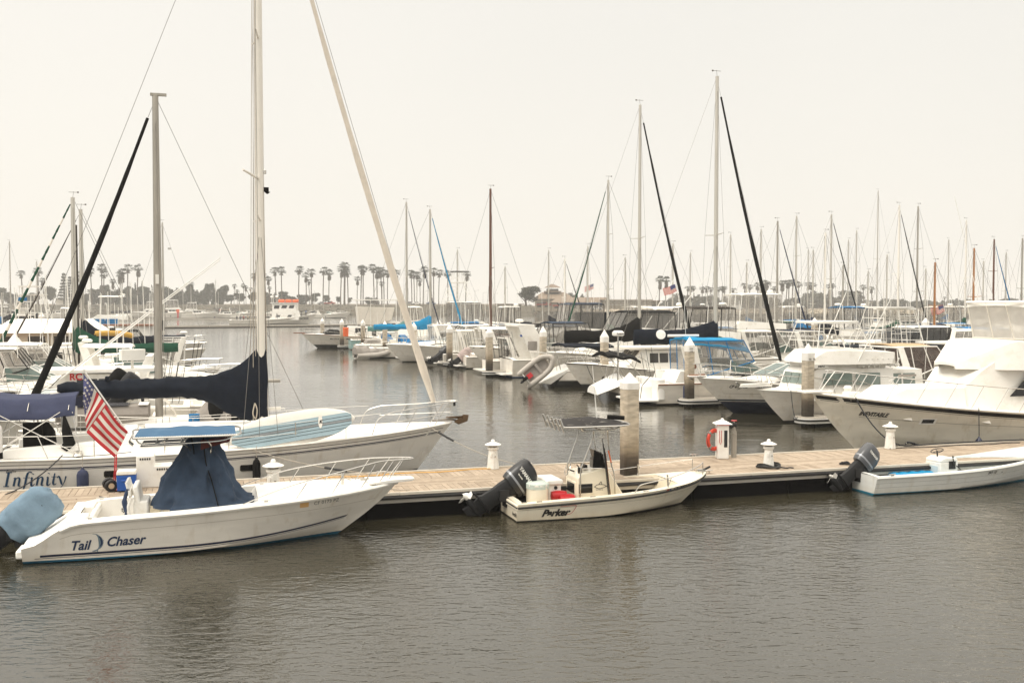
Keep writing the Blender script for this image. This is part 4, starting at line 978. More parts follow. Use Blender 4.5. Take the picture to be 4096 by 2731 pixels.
mb = MB(); mb.lathe([(.02, -.22), (.11, -.20), (.12, -.1), (.12, .08), (.10, .18), (.02, .2)], RED, (1.28, -.34, .47), 16, 'x'); mb.build('buoy', label='small red buoy tucked between the seat and the cream console', cat='buoy').matrix_world = Matrix.Translation((F2.x, F2.y, 0)) @ Matrix.Rotation(F2.a, 4, 'Z')
# rails
mb = MB()
for sd in (-1, 1):
    pts = [H2.sheer_pt(.56, sd, .10, .0), H2.sheer_pt(.575, sd, .10, .12), H2.sheer_pt(.60, sd, .10, .19), H2.sheer_pt(.75, sd, .09, .24), H2.sheer_pt(.9, sd, .08, .30), H2.sheer_pt(.955, sd, .06, .33)]
    mb.tube(smooth_path(pts, 5), .012, STEEL, 7)
    for t in (.73, .955): b = H2.sheer_pt(t, sd, .09 if t < .9 else .06, 0); mb.tube([b, b + Vector((.09 if t < .9 else .0, 0, .24 if t < .9 else .33))], .011, STEEL, 6)
    p = H2.sheer_pt(.735, sd, .14, .15); mb.tube([p - Vector((0, 0, .12)), p + Vector((-.02, 0, .16))], .024, STEEL, 8)
mb.build('bow_rail', pk)
mb = MB()
for x, y in ((.18, -.93), (.55, -.98), (1.9, -1.02), (3.3, -1.04)): mb.box((x, y, H2.zs(x / 5.5) + .02), (.14, .03, .02), STEEL)
mb.tube([(5.42, 0, .84), (5.62, 0, .92)], .03, RUBB, 8); mb.box((5.35, 0, .84), (.22, .10, .05), STEEL); mb.lathe([(.012, -.012), (.012, .012)], STEEL, (4.95, 0, .25), 8, 'y'); build_each(mb, 'deck_fitting', pk)
outboard(pk, (-.10, 0, .50), R(55), DKGREY, DKGREY2, 1.12, text=[('YAMAHA', .105, -.30, .62, 0), ('four stroke', .035, -.22, .53, .2)], side=-1, band=mat('silver_band', (.35, .36, .38), .3, .5))
# dock lines
def line(a, b, d, m=ROPE, r=.012, label='', n=12): mb = MB(); mb.tube(sag(a, b, d, n), r, m, 5); return mb.build('mooring_line', label=label, cat='rope')
p = dock_pt(2105, 1862); mb = MB(); coil(mb, (0, 0, 0), .17, ROPE, 3, .018, .03); mb.build('rope_coil', label='pale rope coil lying on the dock cleat behind the outboard', cat='rope', loc=(p.x, p.y, ZD))

# ------------------------------------------------------------------ white skiff with turquoise bottom (right)
F3 = Frame(9.62, 27.55, 18.0)
sk = thing('open_skiff', 'long white open skiff with turquoise bottom and small steering box at far right', 'motor boat', (F3.x, F3.y, 0), F3.a)
H3 = Hull(7.4, 1.95, [(0, .52), (.4, .56), (.7, .70), (1, 1.05)], width=[(0, .86), (.3, .97), (.55, 1.0), (.75, .84), (.9, .45), (1, 0)], rake=1.2, q=1.3, wc=.82, e=1.3, zc0=.02, zc1=.4, draft=.25)
HM3 = zmat('hull_skiff', [(.035, (.01, .17, .28)), (.045, (.01, .17, .28)), (3, (.72, .72, .68))])
mb = MB(); H3.mesh(mb, HM3, 30, 8); mb.build('hull', sk, sharp=50)
PBLUE = mat('pale_blue_liner', (.58, .67, .70), .5, var=.12)
mb = MB(); H3.deck(mb, mat('skiff_gunwale', (.76, .76, .72), .45, var=.08), ck=(.02, .9), g=.09, sole=.10, lin=PBLUE, camber=.03); mb.build('deck', sk)
mb = MB(); H3.rub(mb, MATS['skiff_gunwale'], .028, -.04, 0, 1, 30); mb.build('gunwale_moulding', sk)
mb = MB()
for f in (.62, .38):
    H3.band(mb, mat('lap_shadow', (.35, .35, .33), .5), 0, .96, lambda t: H3.zs(t) * f, lambda t: H3.zs(t) * f + .008, -1)
mb.build('lap_line', sk)
mb = MB(); v2, f2 = text2d('SIO 10', .11, .15, .002); H3.decal(mb, INKB, v2, f2, 3.65, .42, -1, off=.01, slope=.03); v2, f2 = text2d('boat', .04, .2, .001); H3.decal(mb, INKB, v2, f2, 4.15, .44, -1, off=.01); mb.build('lettering', sk)
mb = MB(); mb.box((2.85, .0, .40), (.62, .60, .60), WPLAS); mb.loft([[(2.54, y, .70), (3.16, y, .70), (3.14, y, .80), (2.72, y, .84), (2.56, y, .78)] for y in (-.3, .3)], WPLAS); cb = mb.build('console', sk, bevel=.025)
mb = MB(); wh = [Vector((2.70 + .03 * sin(a), .02 + .17 * cos(a), 1.0 + .05 * sin(a))) + Vector((.13 * sin(a), 0, 0)) for a in [i * 2 * pi / 24 for i in range(25)]]
mb.tube(wh, .013, RUBB, 6); mb.tube([(2.70, .02, .99), (2.72, .02, .80)], .022, RUBB, 7)
for i in (2, 10, 18): mb.tube([(2.70, .02, .99), wh[i]], .008, RUBB, 5)
mb.build('steering_wheel', cb)
mb = MB(); mb.box((2.95, -.31, .62), (.22, .02, .22), RUBB); mb.tube([(2.98, -.34, .62), (2.92, -.36, .86)], .014, RUBB, 6); mb.lathe([(.02, 0), (.035, .02), (.0, .05)], RUBB, (2.92, -.36, .85), 8); mb.tube(smooth_path([(3.1, -.3, .6), (3.2, -.4, .45), (3.1, -.42, .34), (2.95, -.4, .3)]), .014, RUBB, 5); mb.build('throttle_lever', cb)
mb = MB(); mb.box((2.535, -.02, .42), (.015, .36, .34), PBLUE); mb.build('side_panel', cb)
mb = MB(); rings = []
for i in range(12):
    x = 1.15 + i * .115; rings.append([(x, -.42 + .02 * sin(i * 2), .12), (x, -.44, .34 + .03 * sin(i * 1.9)), (x, -.1, .44 + .03 * sin(i * 2.3)), (x, .3, .42), (x, .36, .12)])
mb.loft(rings, TURQ); mb.build('tarpaulin', label='crumpled turquoise tarpaulin bundle lying inside the white skiff', cat='tarpaulin').matrix_world = Matrix.Translation((F3.x, F3.y, 0)) @ Matrix.Rotation(F3.a, 4, 'Z')
outboard(sk, (-.08, 0, .52), R(48), mat('motor_dark_grey', (.055, .058, .065), .35, coat=.3), DKGREY2, .98, text=[('YAMAHA', .09, -.26, .64, 0)], side=-1, band=mat('silver_band'  , (.35, .36, .38), .3, .5))
mb = MB(); mb.tube([(.35, -.86, .58), (.57, -.86, .58)], .012, STEEL, 6); mb.box((.46, -.86, .56), (.1, .03, .04), STEEL); mb.build('cleat', sk)
p = dock_pt(3380, 1858); mb = MB(); coil(mb, (0, 0, 0), .13, DROPE, 4, .016, .02); mb.tube(smooth_path([(.1, 0, .03), (.3, -.1, .03), (.45, -.3, .02)]), .014, DROPE, 5); mb.build('rope_coil', label='little black rope coil on the dock just above the skiff\'s outboard', cat='rope', loc=(p.x, p.y, ZD))
# ------------------------------------------------------------------ shared boat pieces
def base(t, H, hm, dm=None, ck=None, g=.25, sole=.4, lin=None, rubm=None, rubr=.03, rubdz=-.04, nt=26, camber=.06):
    mb = MB(); H.mesh(mb, hm, nt, 7); mb.build('hull', t, sharp=50)
    mb = MB(); H.deck(mb, dm or DECK, ck=ck, g=g, sole=sole, lin=lin or dm or DECK, camber=camber); mb.build('deck', t)
    if rubm: mb = MB(); H.rub(mb, rubm, rubr, rubdz, 0, 1, 24); mb.build('rub_rail', t)
def cabin(t, name, prof, hw, zb, m=None, wins=(), tum=.12, bevel=.04, camber=.05, gm=None, sides=(-1, 1), wname='window', front=None):
    mb = MB(); sy = trunk(mb, prof, hw, m or GEL, zb, tum, camber); o = mb.build(name, t, bevel=bevel)
    for k, w in enumerate(wins):
        for sd in sides: b = MB(); sidepoly(b, w, sy, gm or GLASS, sd); b.build(wname, o, bevel=0)
    if front:   # (x, z) lower and upper edge of the front glass and its half width
        (xa, za), (xb_, zb_), hwf = front; b = MB(); n = 3
        for i in range(n):
            y0, y1 = -hwf + 2 * hwf * i / n + .03, -hwf + 2 * hwf * (i + 1) / n - .03
            b.loft([[(xa, y0, za), (xa, y1, za), (xb_, y1 * .94, zb_), (xb_, y0 * .94, zb_)], [(xa + .03, y0, za + .01), (xa + .03, y1, za + .01), (xb_ + .03, y1 * .94, zb_ + .01), (xb_ + .03, y0 * .94, zb_ + .01)]], gm or GLASS)
        b.build('windscreen', o)
    return o, sy
def enclosure(t, x0, x1, z0, z1, hw, roof, frame=BLACK, xr0=None, xr1=None, npan=3, vin=None, thick=.05, drop=.12, z0b=None, rname='canvas_top', bulge=.08, tum=.1):
    """soft top on a frame with clear curtains down to the coaming: x0..x1 at the foot, xr0..xr1 at the roof"""
    xr0 = x0 + .1 if xr0 is None else xr0; xr1 = x1 - .5 if xr1 is None else xr1; z0b = z0 if z0b is None else z0b
    mb = MB(); sheet(mb, lambda u, v: (xr0 + (xr1 - xr0) * u, (-1 + 2 * v) * (hw - tum), z1 + bulge * sin(pi * v) - (drop * abs(2 * v - 1) ** 4) * .6 + .012 * sin(u * 13) - .07 * (u > .93)), roof, 14, 8, thick); r = mb.build(rname, t)
    if vin is not False:
        vin = vin or VINYL; mb = MB(); fr = MB(); zt = z1 - drop * .3
        for sd in (-1, 1):
            for i in range(npan):
                u0, u1 = i / npan, (i + 1) / npan; f = lambda u: (x0 + (x1 - x0) * u, sd * hw, z0b + (z0 - z0b) * u); g = lambda u: (xr0 + (xr1 - xr0) * u, sd * (hw - tum), zt)
                mb.add([f(u0), f(u1), g(u1), g(u0)], [(0, 1, 2, 3)], vin)
            for i in range(npan + 1):
                u = i / npan; a = (x0 + (x1 - x0) * u, sd * hw, z0b + (z0 - z0b) * u); b = (xr0 + (xr1 - xr0) * u, sd * (hw - tum), zt); fr.tube([a, b], .028, frame, 5)
            fr.tube([(x0, sd * hw, z0b), (x1, sd * hw, z0)], .03, frame, 5); fr.tube([(xr0, sd * (hw - tum), zt), (xr1, sd * (hw - tum), zt)], .03, frame, 5)
        for xa, za, xb_ in ((x1, z0, xr1), (x0, z0b, xr0)):
            mb.add([(xa, -hw, za), (xa, hw, za), (xb_, hw - tum, zt), (xb_, -hw + tum, zt)], [(0, 1, 2, 3)], vin)
            for q in (-1, -.33, .33, 1): fr.tube([(xa, q * hw, za), (xb_, q * (hw - tum), zt)], .026, frame, 5)
            fr.tube([(xa, -hw, za), (xa, hw, za)], .028, frame, 5)
        mb.build('clear_curtain', t, sharp=0, fix=False); fr.build('curtain_frame', t)
    return r
def arch(t, xf, xa, zf, zt, hw, m=None, wid=.30, th=.10, lean=.5):
    """radar arch: feet at xf, top leaning aft to xa"""
    mb = MB()
    for sd in (-1, 1):
        mb.loft([[(xf + wid * .8, sd * hw, zf), (xf - wid * .8, sd * hw, zf), (xf - wid * .8, sd * (hw - th), zf), (xf + wid * .8, sd * (hw - th), zf)], [(xa + wid * .5, sd * (hw - .12), zt), (xa - wid * .5, sd * (hw - .12), zt), (xa - wid * .5, sd * (hw - .12 - th), zt), (xa + wid * .5, sd * (hw - .12 - th), zt)]], m or GEL)
    mb.box((xa, 0, zt + .03), (wid, 2 * (hw - .12), .09), m or GEL); return mb.build('radar_arch', t, bevel=.02)
def radome(t, x, y, z, d=.3, h=.22, m=None, name='radar_dome', post=.35, word=None):
    mb = MB(); mb.lathe([(d * .85, 0), (d, h * .25), (d, h * .6), (d * .7, h), (0, h * 1.05)], m or WPLAS, (x, y, z), 14)
    if post: mb.tube([(x, y, z - post), (x, y, z)], .035, WPLAS, 7)
    return mb.build(name, t)
def ant(t, pts, r=.012, m=None, name='antenna'):
    mb = MB(); mb.tube(pts, r, m or WPLAS, 4); return mb.build(name, t)
def tower(t, x0, x1, hw, z0, z1, xt0, xt1, roofm=None, hwt=None, rungs=4, r=.022, m=None, roof=True, mid=None):
    m = m or WPLAS; hwt = hwt or hw * .7; mb = MB()
    for sd in (-1, 1):
        for xa, xb_ in ((x0, xt0), (x1, xt1), ((x0 + x1) / 2, (xt0 + xt1) / 2)): mb.tube([(xa, sd * hw, z0), (xb_, sd * hwt, z1)], r, m, 5)
        for k in range(1, rungs + 1):
            u = k / (rungs + 1); a = x0 + (xt0 - x0) * u; b = (x0 + x1) / 2 + ((xt0 + xt1) / 2 - (x0 + x1) / 2) * u; y = sd * (hw + (hwt - hw) * u); z = z0 + (z1 - z0) * u; mb.tube([(a, y, z), (b, y, z)], r * .75, m, 4)
    for u in (.45, .75):
        z = z0 + (z1 - z0) * u; y = hw + (hwt - hw) * u
        for xa, xb_ in ((x0, xt0), (x1, xt1)): x = xa + (xb_ - xa) * u; mb.tube([(x, -y, z), (x, y, z)], r * .8, m, 4)
    mb.tube([(xt0, -hwt, z1), (xt1, -hwt, z1), (xt1, hwt, z1), (xt0, hwt, z1), (xt0, -hwt, z1)], r, m, 5)
    o = mb.build('tower', t)
    if roof: mb = MB(); mb.loft([rrect((xt0 + xt1) / 2, 0, abs(xt1 - xt0) + .5, 2 * hwt + .4, z1 + dz, 4, .3) for dz in (0, .05, .09)], roofm or DECK); mb.build('tower_top', o)
    return o
def outrigger(t, x, y, z, dx, dz, dy=.6, r=.016, m=None):
    mb = MB(); mb.tube([(x, y, z), (x + dx, y + (dy if y > 0 else -dy), z + dz)], [r * 1.4, r * .6], m or WPLAS, 5); return mb.build('outrigger', t)
def portlight(t, H, x, z, w, h, side, frame=None, gm=None, name='portlight', tall=None):
    mb = MB(); pts = lambda k: [(x - w / 2 - k, z - h / 2), (x - w / 2, z - h / 2 - k), (x + w / 2, z - h / 2 - k), (x + w / 2 + k, z - h / 2), (x + w / 2 + k, z + h / 2), (x + w / 2, z + h / 2 + k), (x - w / 2, z + h / 2 + k), (x - w / 2 - k, z + h / 2)]
    if frame: H.decal(mb, frame, pts(.035), [tuple(range(8))], 0, 0, side, off=.012)
    H.decal(mb, gm or GLASS, pts(.01), [tuple(range(8))], 0, 0, side, off=.018); return mb.build(name, t, sharp=0)
def fender(F, x, y, z, label, m=None, r=.12, h=.55, top=None, group=None):
    p = F.w(x, y, z); t = thing('fender', label, 'fender', tuple(p), F.a, group)
    mb = MB(); mb.lathe([(.03, h / 2 + .07), (.045, h / 2 + .02), (r * .8, h / 2 - .03), (r, h / 2 - .12), (r, -h / 2 + .1), (r * .8, -h / 2 + .02), (.03, -h / 2 - .03)], m or SLATE, n=14); mb.build('body', t)
    if top: mb = MB(); mb.tube([(0, 0, h / 2 + .06), (0, .03, top)], .008, ROPE, 5); mb.build('lanyard', t)
    return t

# ------------------------------------------------------------------ the big sloop behind the dock
F4 = Frame(-14.28, 27.2, 17)
ym = thing('sailing_yacht', 'white sloop moored behind the dock under a long dark navy sail cover', 'sailboat', (F4.x, F4.y, 0), F4.a)
H4 = Hull(12.95, 3.85, [(0, 1.10), (.2, 1.10), (.5, 1.18), (.8, 1.36), (1, 1.50)], width=[(0, .80), (.2, .93), (.45, 1.0), (.65, .93), (.82, .66), (.93, .32), (1, 0)], rake=1.15, q=1.0, wc=.84, e=.55, zc0=-.12, zc1=-.05, draft=.6)
HM4 = zmat('hull_sloop', [(.02, (.05, .03, .03)), (.10, (.012, .02, .06)), (.13, (.6, .57, .5)), (3, (.78, .735, .665))])
base(ym, H4, HM4, DECK, ck=(.02, .26), g=.55, sole=.65, rubm=GEL, rubr=.03, rubdz=.0, nt=34)
mb = MB()
for a, b in ((.135, .115), (.245, .215)):
    H4.band(mb, MATS['navy_stripe'] if a > .2 else mat('moulding_grey', (.16, .14, .12), .5), .0, .985, lambda t: H4.zs(t) - a, lambda t: H4.zs(t) - b, -1, 36)
H4.band(mb, MATS['navy_stripe'], .0, .985, lambda t: H4.zs(t) - .275, lambda t: H4.zs(t) - .262, -1, 36)
mb.build('cove_stripe', ym)
for x in (2.0+1.25, 7.25-.5): portlight(ym, H4, x, .66, .40, .12, -1, STEEL)
portlight(ym, H4, 4.6, .66, .40, .12, -1, STEEL)
# boat name in thick-and-thin italic letters
I_ = [[(.02, .0, .02), (.16, .0, .02)], [(.09, 0, .055), (.17, .44, .055)], [(.10, .44, .02), (.25, .44, .02)]]
def n_(x): return [[(x, 0, .05), (x + .055, .27, .05)], [(x + .03, .18, .015), (x + .11, .27, .03), (x + .155, .22, .05), (x + .12, .02, .045), (x + .17, .01, .015)], [(x + .01, .25, .015), (x + .06, .275, .03)]]
def i_(x): return [[(x + .03, .27, .04), (x, .03, .05), (x + .03, .0, .03), (x + .09, .06, .012)], [(x - .01, .24, .012), (x + .03, .27, .03)], [(x + .05, .37, .055), (x + .06, .39, .055)]]
def f_(x): return [[(x - .09, -.12, .04), (x - .04, -.13, .03), (x + .02, .05, .05), (x + .08, .35, .05), (x + .14, .44, .03), (x + .20, .42, .04)], [(x - .02, .26, .014), (x + .15, .26, .014)]]
def t_(x): return [[(x + .07, .38, .03), (x + .02, .10, .05), (x + .03, .01, .03), (x + .10, .05, .012)], [(x - .02, .265, .014), (x + .13, .265, .014)]]
def y_(x): return [[(x - .02, .22, .012), (x + .03, .27, .04), (x + .08, .05, .05), (x + .08, .0, .02)], [(x + .20, .27, .04), (x + .15, .08, .02), (x + .06, -.09, .02), (x - .02, -.12, .04)]]
strokes = [[(x * 1.0, y, w) for x, y, w in s_] for s_ in (I_ + n_(.27) + f_(.53) + i_(.70) + n_(.83) + i_(1.09) + t_(1.22) + y_(1.36))]
mb = MB(); v2, f2 = ribbon2d([[(x, y * .84, w * 1.05) for x, y, w in s_] for s_ in strokes], 1.0); H4.decal(mb, mat('blue_lettering', (.012, .05, .11), .5), v2, f2, .52, .42, -1, off=.01)
v2, f2 = text2d('Catalina', .075, .35, .001); H4.decal(mb, INKB, v2, f2, .62, .80, -1, off=.01); mb.build('lettering', ym)
# trunk cabin, cockpit coamings, dodger-less companionway
cabin(ym, 'cabin_trunk', [(3.3, 1.15), (3.36, 1.62), (5.0, 1.66), (7.3, 1.66), (9.2, 1.50), (10.1, 1.30)], lambda x: 1.38 if x < 7 else 1.38 - .28 * (x - 7), 1.12, DECK, wins=[[(3.9, 1.30), (4.0, 1.46), (5.6, 1.48), (5.7, 1.32)], [(6.1, 1.32), (6.2, 1.47), (7.0, 1.47), (7.2, 1.34)]], tum=.3)
mb = MB()
for sd in (-1, 1): mb.loft([[(.5, sd * 1.35, 1.1), (.5, sd * 1.0, 1.1), (.5, sd * 1.03, 1.34), (.5, sd * 1.25, 1.34)], [(3.35, sd * 1.45, 1.1), (3.35, sd * 1.05, 1.1), (3.35, sd * 1.08, 1.52), (3.35, sd * 1.3, 1.50)]], DECK)
mb.build('cockpit_coaming', ym, bevel=.03)
rig(ym, 7.20, 1.66, 19.8, .125, WMAST, ((.33, 1.15), (.62, .9)), boom=None, jib=((12.55, 1.62), SAIL, .105, .985), back=(.2, 0, 1.4), hwd=1.85, halyards=5, wr=.008, flat=1.0, top=False)
mb = MB(); tp = [(1.69, 3.0), (2.78, 3.04), (4.11, 3.08), (5.68, 3.13), (6.39, 3.34), (6.88, 3.68), (7.10, 3.88), (7.33, 3.88)]; bt = [(1.69, 2.68), (3.4, 2.50), (5.02, 2.50), (5.81, 2.30), (6.5, 1.86), (7.33, 1.75)]
rings = []
for i in range(34):
    x = 1.69 + (7.36 - 1.69) * i / 33; zt, zb_ = interp(tp, x), interp(bt, x); c, h = (zt + zb_) / 2, (zt - zb_) / 2 * (.7 if i == 0 else 1); wd = (.20 + .05 * (x - 1.7) / 5) * (.6 if i == 0 else 1); ring = []
    for j in range(30):
        a = 2 * pi * j / 30; k = 1 + .05 * sin(3 * a + i * .8); ring.append((x + .02 * sin(j), cos(a) * wd * k * (1 - .4 * max(0, sin(a))), c + sin(a) * h * (1 + .02 * sin(i * 1.3))))
    rings.append(ring)
mb.loft(crease(refine(rings, 3), .034, 2.4, (1.3, 1, 1.0), 5.0), NAVY); mb.box((2.28 + .7, 0, 3.10), (.10, .30, .10), NAVY); mb.build('sail_cover', ym, sharp=60)
mb = MB(); mb.tube([(7.2, 0, 2.72), (1.5, 0, 2.70)], .075, WMAST, 10); mb.tube([(7.2, 0, 2.1), (7.75, -.05, 2.12)], .05, WMAST, 8); mb.build('boom', ym)
mb = MB()
for x, y, z0 in ((6.95, -.18, 1.7), (6.88, .12, 1.7), (7.03, -.10, 1.7), (7.38, -.06, 1.7)): mb.tube([(x, y, z0), (x * .4 + 7.15 * .6, y * .5, 15), (7.2, 0, 19.5)], .009, ROPE, 4)
mb.tube(smooth_path([(7.0, -.2, 2.3), (6.94, -.24, 2.0), (7.02, -.2, 1.85), (7.06, -.24, 2.1), (7.0, -.2, 2.3)]), .02, ROPE, 5); mb.build('halyards', ym)
mb = MB(); mb.tube([(7.2, 0, 8.85), (6.7, -.95, 8.98)], [.045, .03], WMAST, 7); mb.lathe([(.05, 0), (.07, .02), (.07, .1), (.03, .14)], STEEL, (7.33, 0, 9.0), 8); mb.box((7.38, 0, 8.55), (.16, .10, .12), BLACK); mb.lathe([(.02, 0), (.09, .06)], BLACK, (7.42, 0, 8.42), 10); mb.build('deck_light', ym)
# bow pulpit, stanchions, lifelines, anchor
mb = MB()
for sd in (-1, 1):
    mb.tube(smooth_path([H4.sheer_pt(.80, sd, .1), H4.sheer_pt(.815, sd, .12, .45), H4.sheer_pt(.85, sd, .12, .60)], 4) + [H4.sheer_pt(.93, sd, .10, .62), Vector((12.9, sd * .25, 2.16)), Vector((13.12, sd * .12, 2.17))], .015, STEEL, 7)
    mb.tube([H4.sheer_pt(.845, sd, .1, .30), Vector((12.65, sd * .30, 1.80)), Vector((12.95, sd * .16, 1.82))], .012, STEEL, 6)
    for t, dx in ((.88, .35), (.955, .42)): b = H4.sheer_pt(t, sd, .1); mb.tube([b, b + Vector((dx, -sd * .05, .64))], .013, STEEL, 6)
mb.tube([(13.12, -.12, 2.17), (13.17, 0, 2.17), (13.12, .12, 2.17)], .015, STEEL, 7); mb.box((13.05, 0, 2.08), (.06, .06, .12), BLACK); mb.build('bow_pulpit', ym)
mb = MB()
for sd in (-1, 1):
    for t in (.22, .36, .49, .63, .74): b = H4.sheer_pt(t, sd, .09); mb.tube([b, b + Vector((0, 0, .62))], .013, STEEL, 6)
    for hh in (.61, .32): mb.tube([H4.sheer_pt(.03 + .79 * i / 20, sd, .09, hh) for i in range(21)], .0065, STEEL, 4)
    mb.tube([H4.sheer_pt(.03, sd, .1), H4.sheer_pt(.03, sd, .1, .62), H4.sheer_pt(.11, sd, .1, .62), H4.sheer_pt(.13, sd, .1)], .014, STEEL, 6)
mb.tube([H4.sheer_pt(.03, -1, .1, .62), H4.sheer_pt(.03, 1, .1, .62)], .014, STEEL, 6); mb.build('lifelines', ym)
mb = MB(); mb.tube([(12.35, .05, 1.58), (12.95, .05, 1.60), (13.3, .04, 1.52)], .035, GREYC, 6)
mb.add([(12.75, -.12, 1.70), (13.28, -.14, 1.72), (13.34, .02, 1.60), (12.8, .12, 1.64)], [(0, 1, 2, 3)], mat('rusty_steel', (.35, .22, .12), .7, .3, var=.4))
mb.loft([[(13.02, -.14, 1.55), (13.34, -.03, 1.75), (13.52, .03, 1.72), (13.50, .08, 1.55), (13.2, .02, 1.45)], [(13.02, -.10, 1.52), (13.34, .0, 1.72), (13.52, .05, 1.69), (13.50, .1, 1.52), (13.2, .05, 1.43)]], MATS['rusty_steel']); mb.build('anchor', ym)
mb = MB()
for t, y in ((.03, 1), (.24, 1), (.5, 1), (.79, 1), (.93, 1)): p = H4.sheer_pt(t, -1, .2, .05); mb.tube([p - Vector((.13, 0, 0)), p + Vector((.13, 0, 0))], .014, STEEL, 6)
mb.lathe([(.11, 0), (.13, .02), (.09, .08), (.11, .15), (.0, .16)], STEEL, (2.35, -1.45, 1.12), 14); mb.lathe([(.11, 0), (.13, .02), (.09, .08), (.11, .15), (.0, .16)], STEEL, (3.9, -.6, 1.68), 14); build_each(mb, 'deck_fitting', ym)
mb = MB(); mb.tube([(2.0, -1.25, 1.3), (2.12, -1.25, 1.46), (2.05, -1.25, 1.8), (2.0, -1.25, 2.2)], [.13, .16, .12, .03], BLACK, 10); mb.build('winch_cover', ym)
mb = MB(); mb.lathe([(.02, 0), (.27, .08), (.29, .2), (.26, .5), (.1, .75), (0, .78)], BLACK, (1.35, 0, 1.15), 12); mb.tube([Vector((1.12, .42 * cos(a), 1.75 + .42 * sin(a))) for a in [i * 2 * pi / 20 for i in range(21)]], .018, STEEL, 5); mb.build('steering_pedestal', ym)
# bimini
mb = MB(); sheet(mb, lambda u, v: (-.1 + 2.36 * u, -1.25 + 2.5 * v, 2.58 + .10 * sin(pi * v) + .09 * sin(pi * u) * 0 + .10 * (2 * u - 1) ** 2 - .42 * max(0, abs(2 * v - 1) - .72) / .28 + .01 * sin(u * 17)), SLATE, 18, 22, .05); mb.build('bimini', ym, sharp=50)
mb = MB()
for sd in (-1, 1):
    for xa, xb_ in ((.15, 1.9), (2.0, .35), (.15, .3), (2.0, 2.2)): mb.tube([(xa + .4 * (xa > 1), sd * 1.42, 1.15), (xb_, sd * 1.22, 2.30)], .014, STEEL, 6)
for x in (.3, 1.1, 2.1): mb.tube([(x, -1.22, 2.35), (x, -.9, 2.58), (x, .9, 2.58), (x, 1.22, 2.35)], .014, STEEL, 6)
mb.build('bimini_frame', ym)
def local_thing(F, o): o.matrix_world = Matrix.Translation((F.x, F.y, 0)) @ Matrix.Rotation(F.a, 4, 'Z'); return o
mb = MB(); mb.lathe([(.0, 0), (.115, .03), (.12, .12), (.12, .78), (.10, .86), (.04, .93), (.04, 1.0), (.0, 1.0)], WPLAS, (.42, -1.50, 1.14), 14); mb.lathe([(.125, 0), (.125, .17)], BLACK, (.42, -1.50, 1.15), 14); v2, f2 = text2d('dive', .14, .2); mb.add([(.42 - b, -1.625, 1.45 + a) for a, b in v2], f2, COOLB)
local_thing(F4, mb.build('scuba_tank', label='white scuba tank strapped to the sloop\'s aft rail', cat='scuba tank'))
mb = MB(); mb.loft([rrect(1.95, .15, .42, .16, z, 3, .4) for z in (1.75, 1.8, 2.25, 2.32)], WPLAS); local_thing(F4, mb.build('buoy', label='white upright fender propped on deck below the blue bimini', cat='fender'))
mb = MB(); mb.loft([rrect(1.1, -.4, .5, .26, z, 3, .4) for z in (1.15, 1.4, 1.75, 1.95)], BLACK); local_thing(F4, mb.build('wetsuit', label='black wetsuit hanging in the sloop\'s cockpit below the bimini', cat='wetsuit'))
mb = MB()
for i, (x, m) in enumerate(((3.35, YELLOW), (3.0, TEAK), (3.6, ORANGE))): mb.loft([rrect(x, .3, .34, .9, z, 3, .4) for z in (1.15, 1.35, 1.45)], m)
local_thing(F4, mb.build('life_jackets', label='orange and yellow life jackets piled on the sloop behind the flag', cat='life jackets'))
# paddleboard on the rail
sbd = thing('paddleboard', 'long pale blue and white paddleboard lashed on edge along the sloop\'s rail', 'paddleboard', (F4.x, F4.y, 0), F4.a)
mb = MB(); x0, x1 = 6.20, 9.72; zc_ = lambda x: 1.42 + .135 * (x - 6.2); WB, PB, GB = mat('board_white', (.76, .73, .66), .4), mat('board_blue', (.30, .41, .46), .45, var=.06), mat('board_grey', (.25, .27, .28), .5)
def bh(u): return .46 * max(0, 1 - abs(2 * u - 1) ** 2.6) ** .62
tilt = -.32
def bpt(u, v, yo): x = x0 + (x1 - x0) * u; z = zc_(x) + .03 + v; return (x, -1.62 + yo - tilt * v, z)
rings = []
for i in range(37):
    u = .002 + .996 * i / 36; h = max(.01, bh(u)); rings.append([bpt(u, h * cos(a), .055 * sin(a) * min(1, h * 6)) for a in [2 * pi * k / 16 for k in range(16)]])
mb.loft(rings, WB); mb.build('board', sbd)
mb = MB()
def strip(va, vb, m, u0=.03, u1=.97, off=-.062):
    vs = []; n = 30
    for i in range(n + 1):
        u = u0 + (u1 - u0) * i / n; h = bh(u)
        for v in (va, vb): vs.append(bpt(u, max(-h * .94, min(h * .94, v * .36)), off))
    mb.add(vs, [(2*i, 2*i+1, 2*i+3, 2*i+2) for i in range(n)], m)
strip(-.94, .58, PB); mb.build('deck_pad', sbd, sharp=0)
mb = MB(); strip(-.12, .02, GB, off=-.066); [strip(v, v + .03, INKB, off=-.068) for v in (-.62, -.38, -.14, .04, .28)]
mb.add([bpt(.72 + .017 * cos(a), .16 + .19 * sin(a) - .08, -.072) for a in [k * pi / 8 for k in range(16)]], [tuple(range(16))], WB); v2, f2 = text2d('K', .11, .2, .008); mb.add([bpt(.712 + a / 3.5, .03 + b, -.078) for a, b in v2], f2, INKB); mb.build('graphics', sbd, sharp=0)
fender(F4, 2.52, -2.0, .50, 'slate blue barrel fender between the boat name and the porthole', SLATE, .15, .66, .75, 'fenders on the white sloop')
fender(F4, 6.95, -2.05, .55, 'black sausage fender under the paddleboard\'s end', BLACK, .11, .72, .75, 'fenders on the white sloop')
